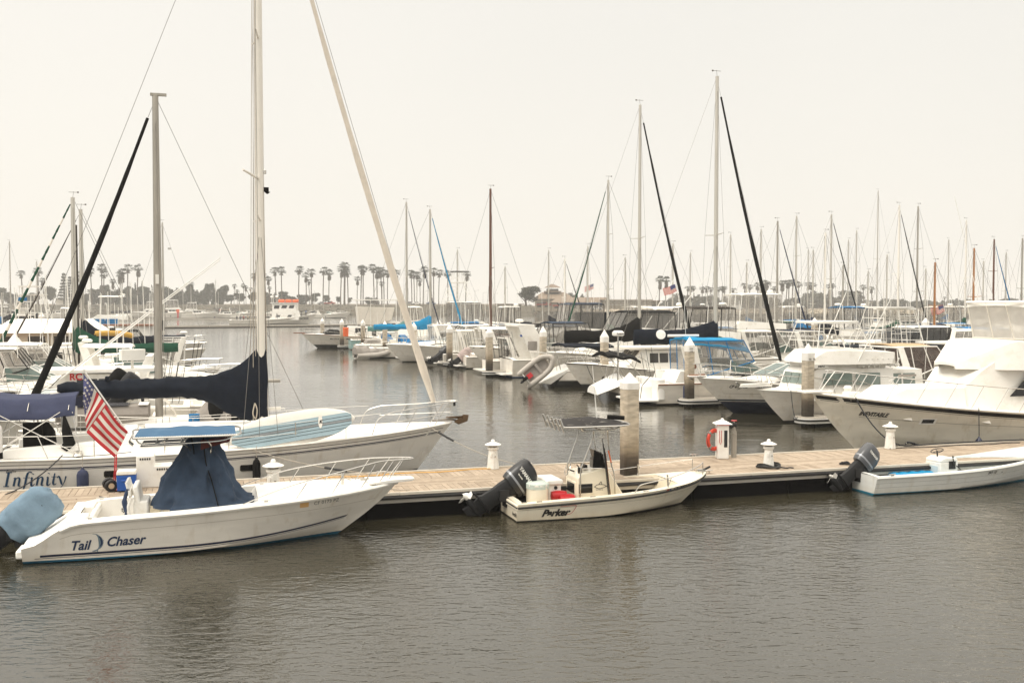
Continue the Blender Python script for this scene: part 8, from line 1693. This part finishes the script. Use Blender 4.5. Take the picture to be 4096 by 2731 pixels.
for px, lb, a_, b_ in PN:
    x = F.X(px, -1.9); zf = .85 if x < 9.6 else H.zs(min(1, x / 23)) - .05; yy = -min(1.9, H.hw(min(1, x / 23)) - .4); person(lb, tuple(F.w(x, yy, zf)), random.uniform(0, 6), PERSON[a_], PERSON[b_])
p = P(1265, 1272, 0); power('small green striped white boat under way beyond the tour boat\'s bow', Frame(p.x - 2, p.y, 3), 16, 4.5, 1.4, 2.4, HGN, 'express', name='cabin_cruiser', far=1, rail=.8, dome=False)

# ------------------------------------------------------------------ far marina (left)
protoA, _ = power('white', Frame(0, 0, 0), 15, 4.6, 1.8, 2.6, HW, 'fly', roof=DECK, name='motor_yacht', far=1, rail=.7, roofz=6.8, frame=WPLAS, ants=1)
protoB, _ = power('white', Frame(0, 0, 0), 14, 4.4, 1.6, 2.4, HNV, 'express', roof=NAVY, name='express_cruiser', far=1, rail=.7, roofz=4.4, ants=1)
protoC, _ = power('white', Frame(0, 0, 0), 14, 4.4, 1.7, 2.4, HW, 'house', roof=DECK, hard=True, name='cabin_cruiser', far=1, rail=.7, ants=1, winm=GLASS)
protoD, _ = sloop('sloop', Frame(0, 0, 0), 11, HW, NAVY, None, 17, .55, 1.4, 1.1, far=1, r=.16)
used = set()
def far_boat(pr, px, py, deg, s, label, group=None):
    p = P(px, py, 0); L_ = 7 * s; a = R(deg); loc = (p.x - L_ * cos(a), p.y - L_ * sin(a), 0)
    if pr.name not in used: used.add(pr.name); pr.location = loc; pr.rotation_euler = (0, 0, a); pr.scale = (s, s, s); pr['label'] = label; return pr
    return clone(pr, loc, a, s, label, group)
for pr, px, py, dg, s, lb in ((protoC, 50, 1286, 185, 1.15, 'long white yacht with a row of windows in open water at the left edge'),
    (protoA, 30, 1262, 12, .9, 'far white flybridge yacht above the left edge yacht'), (protoB, 160, 1268, 190, .9, 'far dark topped cruiser beneath the two left palms'),
    (protoC, 250, 1270, 8, .95, 'far white cabin cruiser in front of the conical pine'), (protoA, 600, 1270, 195, 1.0, 'far flybridge yacht just left of the stout grey mast'),
    (protoB, 560, 1266, 190, .8, 'far white cruiser with dark canvas behind the houseboat'), (protoA, 700, 1270, 12, 1.1, 'far big flybridge yacht under the crossing outriggers'),
    (protoA, 760, 1268, 195, .95, 'far flybridge yacht second right of the grey mast'), (protoC, 800, 1272, 10, 1.0, 'far white cabin cruiser near the orange marker'),
    (protoB, 845, 1270, 188, .9, 'far dark topped cruiser halfway between the two big masts'), (protoC, 905, 1271, 190, .8, 'far white cabin cruiser below the single short palm'),
    (protoB, 960, 1269, 10, .9, 'far blue topped cruiser left of the tour boat'), (protoC, 1000, 1268, 190, .95, 'far cabin cruiser hidden partly by the white mast\'s stays'),
    (protoB, 1070, 1268, 12, .9, 'far dark topped cruiser behind the tour boat\'s stern')): far_boat(pr, px, py, dg, s, lb, 'yachts in the far marina')
for px, py, dg, s, lb in ((437, 1272, 190, .75, 'right of the thick black jib'), (500, 1270, 10, .95, 'in front of the dark woods'), (475, 1271, 190, .8, 'among the woods near the shaggy palm'), (530, 1270, 10, .9, 'right of the spiky spire tree'), (606, 1269, 190, .8, 'just left of the stout grey mast'), (683, 1268, 10, .8, 'just right of the stout grey mast'), (726, 1270, 190, .75, 'above the flybridge yachts'), (772, 1268, 10, .8, 'in line with the second outrigger'), (855, 1270, 190, .95, 'tallest midway between the two big masts'), (880, 1268, 10, .65, 'by the short palm cluster'), (953, 1268, 190, .7, 'behind the boat people gather on'), (1265, 1262, 10, .75, 'near the red pickup'), (1240, 1262, 190, .6, 'beneath the leaning palms')):
    far_boat(protoD, px, py, dg, s, 'far sloop with bare pale mast ' + lb, 'sloops in the far marina')
q0, q1_ = P(-60, 1274, .4), P(1130, 1274, .4); dv = q1_ - q0; t = thing('far_dock', 'far low dock the distant left marina boats lie along', 'dock', (q0.x, q0.y, 0), atan2(dv.y, dv.x)); mb = MB(); mb.box((dv.length / 2, 0, .3), (dv.length, 3, .5), CONC); mb.build('deck', t)

# ------------------------------------------------------------------ trees and palms
LEAF = [mat('leaf_' + n, c, .9, var=.4, vscale=.6) for n, c in (('dark', (.028, .036, .018)), ('mid', (.05, .058, .026)), ('olive', (.075, .075, .035)))]
PALML = [mat('palm_' + n, c, .8, var=.3, vscale=1) for n, c in (('green', (.045, .055, .025)), ('dry', (.10, .075, .04)))]
BARK = mat('bark', (.11, .085, .06), .9, var=.3)
def leafy(blobs, n, size, seed, cone=False):
    rnd = random.Random(seed); mb = MB(); buckets = [([], []) for _ in LEAF]
    for i in range(n):
        c, r = blobs[rnd.randrange(len(blobs))]
        d = Vector((rnd.gauss(0, 1), rnd.gauss(0, 1), rnd.gauss(0, 1))).normalized() * (rnd.random() ** .4); p = Vector(c) + Vector((d.x * r[0], d.y * r[1], d.z * r[2]))
        u = Vector((rnd.gauss(0, 1), rnd.gauss(0, 1), rnd.gauss(0, .5))).normalized(); v = u.cross(Vector((rnd.gauss(0, 1), rnd.gauss(0, 1), rnd.gauss(0, 1)))).normalized(); q = size * rnd.uniform(.6, 1.4)
        vs, fs = buckets[(i * 7 + rnd.randrange(2)) % 3]; k = len(vs); vs += [p - u * q, p + v * q * .6, p + u * q, p - v * q * .5 + u * q * .2]; fs.append((k, k + 1, k + 2, k + 3))
    for (vs, fs), m in zip(buckets, LEAF): mb.add(vs, fs, m)
    return mb
def tree_proto(kind, seed):
    rnd = random.Random(seed); t = thing('shore_tree', 'tree', 'tree', (0, 0, 0), 0); tr = MB()
    if kind == 'round':
        tr.tube([(0, 0, 0), (.1, 0, 2.0), (.3, .1, 4.0)], [.4, .3, .22], BARK, 6)
        for k in range(6): a = k * 1.05; tr.tube([(.1, 0, 1.8 + .2 * k), (1.6 * cos(a), 1.6 * sin(a), 4.0), (2.6 * cos(a), 2.6 * sin(a), 5.6)], [.2, .12, .06], BARK, 5)
        bl = [((rnd.uniform(-2.6, 2.6), rnd.uniform(-2.2, 2.2), rnd.uniform(2.9, 7.2)), (rnd.uniform(1.2, 2.1), 1.6, rnd.uniform(.9, 1.6))) for _ in range(13)]; cr = leafy(bl, 1800, .42, seed)
    elif kind == 'wide':
        tr.tube([(0, 0, 0), (0, 0, 2.5)], [.5, .35], BARK, 6); bl = [((rnd.uniform(-4.5, 4.5), rnd.uniform(-2.5, 2.5), rnd.uniform(.9, 6.0)), (rnd.uniform(1.6, 2.6), 2, rnd.uniform(1.2, 2.2))) for _ in range(20)]; cr = leafy(bl, 2600, .55, seed)
    elif kind == 'pine':
        tr.tube([(0, 0, 0), (0, 0, 8), (0, 0, 14.5)], [.4, .28, .08], BARK, 6); bl = []
        for k in range(9):
            z = 2.5 + k * 1.4; r = 3.2 * (1 - k / 10.5)
            for q in range(5): a = q * 1.257 + k * .6; bl.append(((r * .6 * cos(a), r * .6 * sin(a), z + .25 * (q % 2)), (r * .55, r * .55, .38)))
        cr = leafy(bl, 2400, .42, seed)
    else:
        tr.tube([(0, 0, 0), (0, 0, 6)], [.25, .1], BARK, 5); bl = [((0, 0, 1.5 + k * .95), (1.1 * (1 - k / 9.5) + .12, 1.1 * (1 - k / 9.5) + .12, .8)) for k in range(9)]; cr = leafy(bl, 700, .24, seed)
    tr.build('trunk', t, sharp=0); cr.build('crown', t, sharp=0, fix=False); return t
def palm_proto(h, seed, shag=.5):
    rnd = random.Random(seed); t = thing('fan_palm', 'palm', 'palm tree', (0, 0, 0), 0); lean = rnd.uniform(-.8, .8); tr = MB(); pts = [(lean * (u ** 2), 0, h * u) for u in [i / 8 for i in range(9)]]
    tr.tube(pts, [.36] + [.24] * 7 + [.22], BARK, 6); tr.build('trunk', t, sharp=0); top = Vector(pts[-1]); mb = MB(); bk = ([], []), ([], [])
    for i in range(46 + int(shag * 60)):
        dry = i >= 46; el = rnd.uniform(-1.25, -.9) if dry else math.asin(max(-.95, min(.98, rnd.uniform(-.55, 1.0)))); az = rnd.uniform(0, 2 * pi); d = Vector((cos(az) * cos(el), sin(az) * cos(el), sin(el)))
        base_ = top - Vector((0, 0, rnd.uniform(0, 3.2 * shag + .8))) if dry else top; ln = rnd.uniform(1.0, 1.9); c = base_ + d * ln * (.5 if dry else 1) - Vector((0, 0, .15)); s = d.cross(Vector((0, 0, 1))).normalized(); up = s.cross(d); R_ = rnd.uniform(1.0, 1.45) * (.8 if dry else 1)
        vs, fs = bk[1 if dry else 0]; k = len(vs); vs.append(c); m = 9
        for j in range(m):
            a = -1.35 + 2.7 * j / (m - 1); rr = R_ * (1 if j % 2 == 0 else .55); vs.append(c + d * rr * cos(a) + s * rr * sin(a) - Vector((0, 0, .28 * rr)))
        for j in range(m - 1): fs.append((k, k + 1 + j, k + 2 + j))
        k = len(vs); vs += [base_ - s * .03, base_ + s * .03, c]; fs.append((k, k + 1, k + 2))
    for (vs, fs), m in zip(bk, PALML): mb.add(vs, fs, m)
    mb.build('crown', t, sharp=0, fix=False); return t
palmP = [palm_proto(20, 1, .3), palm_proto(20, 2, .8), palm_proto(20, 3, .15), palm_proto(20, 4, 1.3)]; pu = [0] * 4
treeP = {k: tree_proto(k, i + 11) for i, k in enumerate(('round', 'wide', 'pine', 'spire'))}; tu = dict.fromkeys(treeP, False)
MARK = [(0, 'the left edge'), (296, 'the mast with the green sail cover'), (632, 'the stout grey mast'), (1033, 'the tall white mast'), (1560, 'the pale furled jib'), (1963, 'the brown mast'), (2431, 'the mast with the small green cover'), (2836, 'the tallest mast on the right side'), (3321, 'the mast with two dark crossing stays'), (3892, 'the varnished orange mast')]
ORD = ['first', 'second', 'third', 'fourth', 'fifth', 'sixth', 'seventh', 'eighth', 'ninth', 'tenth', 'eleventh', 'twelfth', 'thirteenth', 'fourteenth', 'fifteenth', 'sixteenth', 'seventeenth', 'eighteenth', 'nineteenth', 'twentieth'] + ['twenty-' + q for q in ('first', 'second', 'third', 'fourth', 'fifth', 'sixth', 'seventh', 'eighth', 'ninth')] + ['thirtieth'] + ['thirty-' + q for q in ('first', 'second', 'third', 'fourth', 'fifth', 'sixth', 'seventh', 'eighth', 'ninth')]
def ordlab(items, what):
    out = {}; cnt = {}
    for it in sorted(items, key=lambda q: q[0]):
        mk = [m for m in MARK if m[0] <= it[0]][-1][1]; kk = (mk, what(it)); cnt[kk] = cnt.get(kk, 0) + 1; out[it] = '%s %s right of %s' % (ORD[cnt[kk] - 1], what(it), mk)
    return out
def land_z(x, Y): return shz(x) * 1.0
PALMS = [(92,1086),(156,1078),(177,1114),(323,1092),(369,1077),(409,1065),(416,1090),(455,1118),(484,1090),(490,1080),(512,1066),(550,1066),(765,1128),(937,1136),(950,1157),(977,1136),(985,1142),(1002,1149),(1022,1096),(1061,1099),(1078,1109),(1081,1145),(1105,1074),(1128,1075),(1195,1072),(1226,1095),(1239,1118),(1246,1080),(1293,1075),(1316,1084),(1363,1070),(1377,1056),(1380,1072),(1393,1084),(1429,1109),(1444,1067),(1453,1070),(1497,1065),(1509,1076),(1528,1074),(1529,1126),(1537,1084),(1550,1086),(1591,1084),(1648,1084),(1658,1088),(1667,1093),(1681,1114),(1693,1072),(1735,1076),(1755,1085),(1792,1088),(1863,1088),
         (2748,1146),(2761,1149),(2776,1146),(2807,1148),(2831,1146),(2842,1149),(2876,1150),(2888,1147),(2899,1146),(2933,1152),(2981,1134),(2996,1142),(3033,1133),(3064,1124),(3071,1131),(3093,1147),(3127,1125),(3143,1124),(3154,1123),(3167,1120),(3194,1131),(3227,1131),(3250,1133),(3312,1138),(3329,1136),(3453,1142),(3488,1148),(3776,1184)]
pl_ = ordlab(PALMS, lambda q: 'fan palm')
for i, it in enumerate(PALMS):
    px, py = it; Y = 595 if px < 2000 else 640; x = (px - CX) / FPX * Y; zb = land_z(x, Y) * (1.0 if px < 2000 else 1.3) - .2; ht = ztop(py, Y) - 1.0 - zb; k = 3 if px in (455, 484, 490, 3064, 3127) else (i * 5 + i // 3) % 3; s = ht / 20 if px < 2000 else ht / 20
    s2 = s * (1.25 if px < 2000 else 1.75); lb = pl_[it]
    if not pu[k]: o = palmP[k]; pu[k] = 1; o.location = (x, Y, zb); o['label'] = lb
    else: o = clone(palmP[k], (x, Y, zb), 0, 1, lb)
    o['group'] = 'fan palms along the far shore'; o.scale = (s2, s2, s); o.rotation_euler = (0, 0, i * 1.7)
for px, py, lb in ((2636, 1110, 'shaggy thick palm under the hoisted flag, the left of a close pair'), (2661, 1112, 'shaggy thick palm right beside the hoisted flag, the right of a close pair')):
    Y = 470; x = (px - CX) / FPX * Y; o = clone(palmP[3], (x, Y, 2.5), px, 1, lb, 'fan palms along the far shore'); ht = ztop(py, Y) - 3.2; o.scale = (.95, .95, ht / 20)
TREES = [(15,1150,60,'round'),(55,1165,70,'wide'),(110,1168,70,'wide'),(150,1172,50,'round'),(190,1145,45,'round'),(213,1152,40,'round'),(258,1088,48,'pine'),(283,1102,52,'pine'),(330,1172,80,'wide'),(372,1155,60,'round'),(418,1138,45,'round'),(450,1150,60,'wide'),(495,1142,80,'wide'),(540,1140,80,'wide'),(543,1122,18,'spire'),(571,1115,16,'spire'),(590,1145,60,'round'),(609,1132,14,'spire'),(645,1150,70,'wide'),(690,1142,95,'wide'),(745,1150,70,'wide'),(768,1135,40,'round'),(805,1150,70,'wide'),(836,1132,46,'round'),(872,1142,60,'wide'),(895,1140,40,'round'),(925,1178,50,'round'),(958,1172,50,'round'),(1012,1168,50,'round'),(1085,1165,70,'wide'),(1125,1165,50,'round'),(1178,1180,95,'wide'),(1222,1178,60,'round'),(1252,1172,50,'round'),(1312,1180,34,'round'),(1352,1186,22,'round'),(1400,1190,20,'round'),(1490,1186,60,'wide'),(2104,1145,104,'round'),(2306,1167,75,'wide'),(2655,1195,60,'wide'),(2755,1170,120,'wide'),(2812,1176,110,'wide'),(2870,1180,90,'wide'),(2935,1178,110,'wide'),(2975,1166,90,'wide'),(3020,1180,90,'wide'),(3085,1180,60,'wide'),(3175,1190,60,'round'),(3225,1186,60,'round'),(3252,1172,70,'round'),(3285,1158,90,'wide'),(3330,1180,80,'wide'),(3398,1162,104,'round'),(3450,1200,70,'wide'),(3500,1196,90,'wide'),(3560,1194,100,'wide'),(3620,1200,90,'wide'),(3680,1202,100,'wide'),(3740,1198,90,'wide'),(3790,1196,60,'wide'),(3825,1192,30,'pine'),(3870,1203,90,'wide'),(3930,1203,90,'wide'),(3990,1198,80,'wide'),(4045,1192,60,'round'),(4090,1200,80,'wide')]
TREES += [(2716 + 86 * i, 1188 + (i * 7) % 17, 84 + (i * 13) % 40, 'wide') for i in range(17)] + [(395 + 52 * i, 1162 + (i * 5) % 12, 62, 'wide') for i in range(9)]
DIMT = {'round': (7.6, 8.4), 'wide': (12.5, 8.0), 'pine': (6.4, 15), 'spire': (2.3, 10.8)}
tl_ = ordlab(TREES, lambda q: {'round': 'rounded tree', 'wide': 'broad dark tree', 'pine': 'conical pine', 'spire': 'narrow spire tree'}[q[3]])
for i, it in enumerate(TREES):
    px, py, wpx, k = it; Y = 640 if px < 1600 else (440 if px == 2104 else (500 if px == 2306 else 700)); x = (px - CX) / FPX * Y; zb = max(2.4, land_z(x, Y)) * (1.0 if Y < 600 else 1.12) - .3; ht = ztop(py, Y) - zb; w0, h0 = DIMT[k]; sx = wpx / FPX * Y / w0; lb = tl_[it] if px not in (2104, 2306) else ('spreading round tree standing left of the yacht club' if px == 2104 else 'rounded tree beside the yacht club\'s pagoda tower')
    if not tu[k]: o = treeP[k]; tu[k] = True; o.location = (x, Y, zb); o['label'] = lb
    else: o = clone(treeP[k], (x, Y, zb), 0, 1, lb)
    o['group'] = 'trees along the far shore'; o.scale = (sx, sx, ht / h0); o.rotation_euler = (0, 0, (i * 2.4) % 6.28 if k != 'wide' else (0 if i % 2 else pi))

# ------------------------------------------------------------------ yacht club, sheds, cars, lamp posts
WALLT = mat('club_wall', (.30, .25, .18), .85, var=.15); ROOFT = mat('club_roof', (.22, .16, .11), .85, var=.2); DARKW = mat('dark_opening', (.04, .035, .03), .6)
def bld(name, label, px0, px1, Y, ztp, zroof, depth=14, wm=None, rm=None, gable=True, win=4, cat='building', z0=2.6):
    x0, x1 = (px0 - CX) / FPX * Y, (px1 - CX) / FPX * Y; t = thing(name, label, cat, ((x0 + x1) / 2, Y, z0), 0); W = x1 - x0; h = ztp - z0
    mb = MB(); mb.box((0, depth / 2, h / 2), (W, depth, h), wm or WALLT); w_ = mb.build('wall', t)
    mb = MB(); o = 1.2
    if gable: mb.loft([[(-W/2 - o, -o, h + .05), (W/2 + o, -o, h + .05), (W/2 + o, depth + o, h + .05), (-W/2 - o, depth + o, h + .05)], [(-W/2 + depth * .2, depth * .42, zroof - z0), (W/2 - depth * .2, depth * .42, zroof - z0), (W/2 - depth * .2, depth * .58, zroof - z0), (-W/2 + depth * .2, depth * .58, zroof - z0)]], rm or ROOFT)
    else: mb.box((0, depth / 2, h + .2), (W + 2 * o, depth + 2 * o, .35), rm or ROOFT)
    mb.build('roof', t)
    for i in range(win): mb = MB(); mb.box((-W/2 + W * (i + .5) / win, -.05, h * .5), (W / win * .55, .12, h * .36), DARKW); mb.build('window', w_)
    return t, W, h
t, W, h = bld('yacht_club', 'brown yacht club with pagoda tower on the far breakwater', 2142, 2290, 470, 8.2, 11.5, 16, win=5)
mb = MB()
for zz, w_, dd in ((8.5, 8.5, .5), (10.8, 8.0, .5), (13.2, 3.0, .4)): mb.box((-.5, 7, zz - 2.6 + 1), (w_, w_ * .8, dd), ROOFT)
mb.box((-.5, 7, 8.2), (5.6, 4.4, 4.6), DARKW); mb.loft([[(-4.5, 4.5, 11.3 - .2), (3.5, 4.5, 11.1), (3.5, 9.5, 11.1), (-4.5, 9.5, 11.1)], [(-1, 6.8, 12.8), (0, 6.8, 12.8), (0, 7.2, 12.8), (-1, 7.2, 12.8)]], ROOFT); mb.build('pagoda_tower', t)
bld('club_hall', 'long low brown hall with pitched roof right of the pagoda tower', 2210, 2450, 462, 6.6, 9.0, 14, win=7)
t, W, h = bld('boat_shed', 'wide tan shed with open steel trusses at the hall\'s right end', 2415, 2598, 455, 7.6, 9.6, 16, gable=False, win=0)
mb = MB()
for i in range(12): x = -W/2 + W * i / 11; mb.tube([(x, -2.5, 0), (x, -2.5, h)], .12, ALUG, 4); mb.tube([(x, -2.5, h * .55), (x + W / 11, -2.5, h)] if i < 11 else [(x, -2.5, h * .55), (x, -2.5, h)], .08, ALUG, 4); mb.tube([(x, -2.5, h), (x + W / 11, -2.5, h * .55)] if i < 11 else [(x, -2.5, 0), (x, -2.5, 1)], .08, ALUG, 4)
mb.tube([(-W/2, -2.5, h), (W/2, -2.5, h)], .15, ALUG, 4); mb.tube([(-W/2, -2.5, h * .55), (W/2, -2.5, h * .55)], .12, ALUG, 4); mb.build('truss_frame', t)
bld('shed', 'low brown shed to the left of the round shore tree', 1990, 2085, 455, 5.6, 6.0, 8, gable=False, win=3); bld('shed', 'small flat brown hut beside the shaggy thick palms', 2598, 2640, 470, 7.2, 7.6, 8, gable=False, win=1)
bld('warehouse', 'pale flat roofed warehouse in front of the left pine trees', 225, 300, 640, 9.5, 10, 14, wm=CANV, rm=DECK, gable=False, win=0, z0=5.2)
p = PY(2375, 1132, 460); f = thing('flagpole', 'tall thin flagpole with small flag above the club hall', 'flagpole', (p.x, p.y, 2.6), 0); mb = MB(); mb.tube([(0, 0, 0), (0, 0, p.z - 2.6)], .12, WPLAS, 5); mb.build('pole', f); flag_cloth(f, lambda u, v, z=p.z - 2.6: (-4.2 * u, .3 * sin(u * 7), z - .2 - 2.4 * v - 1.6 * u), stars=False, nx=12)
def car_proto(m, kind):
    t = thing('parked_car', 'car', 'car', (0, 0, 0), 0); mb = MB(); pr = {'sedan': [(-2.2, .35), (-2.25, .85), (-1.5, .98), (-1.0, 1.42), (.5, 1.45), (1.15, .98), (2.15, .82), (2.25, .35)], 'pickup': [(-2.7, .45), (-2.7, 1.05), (-.6, 1.05), (-.5, 1.75), (.9, 1.75), (1.4, 1.15), (2.6, 1.0), (2.65, .45)], 'van': [(-2.4, .35), (-2.4, 1.9), (1.2, 1.95), (1.9, 1.15), (2.5, .95), (2.5, .35)]}[kind]
    extrude(mb, pr, -.88, .88, m); b = mb.build('body', t, bevel=.06); z0, z1 = pr[3][1] - .42 if kind == 'sedan' else 1.12, pr[3][1] - .08; mb = MB(); [mb.box((-.1 if kind != 'van' else .2, s * .885, (z0 + z1) / 2), (1.7, .02, z1 - z0), GLASS) for s in (-1, 1)]; mb.build('window', t)
    for x in (-1.35, 1.4):
        for s in (-1, 1): mb = MB(); mb.lathe([(.15, -.1), (.33, -.1), (.33, .1), (.15, .1)], RUBB, (x, s * .8, .33), 12, 'y'); mb.build('wheel', t)
    return t
CW, CR, CG, CB = mat('car_white', (.7, .69, .66), .3), mat('car_red', (.30, .05, .03), .35), mat('car_grey', (.25, .25, .25), .3), mat('car_blue', (.05, .09, .17), .3)
cp = {('w', 'sedan'): car_proto(CW, 'sedan'), ('r', 'pickup'): car_proto(CR, 'pickup'), ('w', 'van'): car_proto(CW, 'van'), ('g', 'sedan'): car_proto(CG, 'sedan'), ('b', 'sedan'): car_proto(CB, 'sedan')}; cu_ = set()
for px, Y, k, lb in ((1320, 590, ('r', 'pickup'), 'red pickup parked on the bank below the palms'), (1290, 592, ('g', 'sedan'), 'grey car just left of the red pickup'), (1668, 575, ('w', 'sedan'), 'white car right of the pale furled jib'), (1640, 575, ('g', 'sedan'), 'grey car touching the pale furled jib'), (1725, 572, ('b', 'sedan'), 'dark blue car between the two white cars on the bank'), (1800, 570, ('w', 'van'), 'white van near the flybridge yacht\'s tower'), (1850, 566, ('g', 'sedan'), 'grey car behind the tuna tower yacht'), (2175, 446, ('r', 'pickup'), 'red pickup beneath the yacht club\'s left wall'), (2240, 446, ('r', 'pickup'), 'second red pickup by the yacht club\'s entrance gable'), (2385, 446, ('w', 'sedan'), 'white car parked before the club hall\'s right part'), (2945, 460, ('w', 'van'), 'white van on the shore road behind the tall yachts'), (3060, 460, ('g', 'sedan'), 'grey car on the shore road behind the tall sportfisher'), (3640, 460, ('w', 'sedan'), 'white car far right on the shore road')):
    x = (px - CX) / FPX * Y; s = 1.25; zz = land_z(x, Y) + .02
    if k not in cu_: cu_.add(k); o = cp[k]; o.location = (x, Y, zz); o['label'] = lb; o.scale = (s, s, s)
    else: o = clone(cp[k], (x, Y, zz), .1, s, lb)
    o['group'] = 'cars parked on the far shore'
for i, (px, py) in enumerate(((1900, 1163), (1932, 1172), (1815, 1160), (1975, 1176), (1530, 1160), (1700, 1165))):
    Y = 560; x = (px - CX) / FPX * Y; t = thing('lamp_post', '%s slim street lamp from the left among the six along the far bank' % ORD[sorted([1900, 1932, 1815, 1975, 1530, 1700]).index(px)], 'street lamp', (x, Y, 4), 0, 'street lamps on the far bank'); h = ztop(py, Y) - 4; mb = MB(); mb.tube([(0, 0, 0), (0, 0, h)], [.12, .07], ALUG, 5); mb.tube([(0, 0, h), (1.8, 0, h + .4)], .05, ALUG, 4); mb.build('pole', t); mb = MB(); mb.box((2.0, 0, h + .35), (.8, .3, .15), ALUG); mb.build('lamp_head', t)
for px, py, lb in ((712, 1272, 'red channel marker in the far water right of the grey mast'), (881, 1268, 'orange life ring coloured marker in the far marina')):
    p = P(px, py, 0); t = thing('channel_marker', lb, 'marker', (p.x, p.y, 0), 0); mb = MB(); mb.tube([(0, 0, -.5), (0, 0, 2.6)], .3, RED, 6); mb.build('post', t); mb = MB(); mb.box((0, 0, 2.9), (1.2, .2, 1.4), ORANGE); mb.build('board', t)
# ------------------------------------------------------------------ haze (sky and clouds are outside it)
hz = bpy.data.materials.new('haze'); hz.use_nodes = True; t = hz.node_tree; t.nodes.clear()
o = t.nodes.new('ShaderNodeOutputMaterial'); v = t.nodes.new('ShaderNodeVolumePrincipled'); v.inputs['Color'].default_value = (1.0, .99, .97, 1)
v.inputs['Density'].default_value = .00042; v.inputs['Anisotropy'].default_value = .2; t.links.new(v.outputs[0], o.inputs['Volume'])
mb = MB(); mb.box((0, 670, 13.5), (2620, 1500, 33), hz); mb.build('haze', kind='stuff', fix=False, sharp=0)
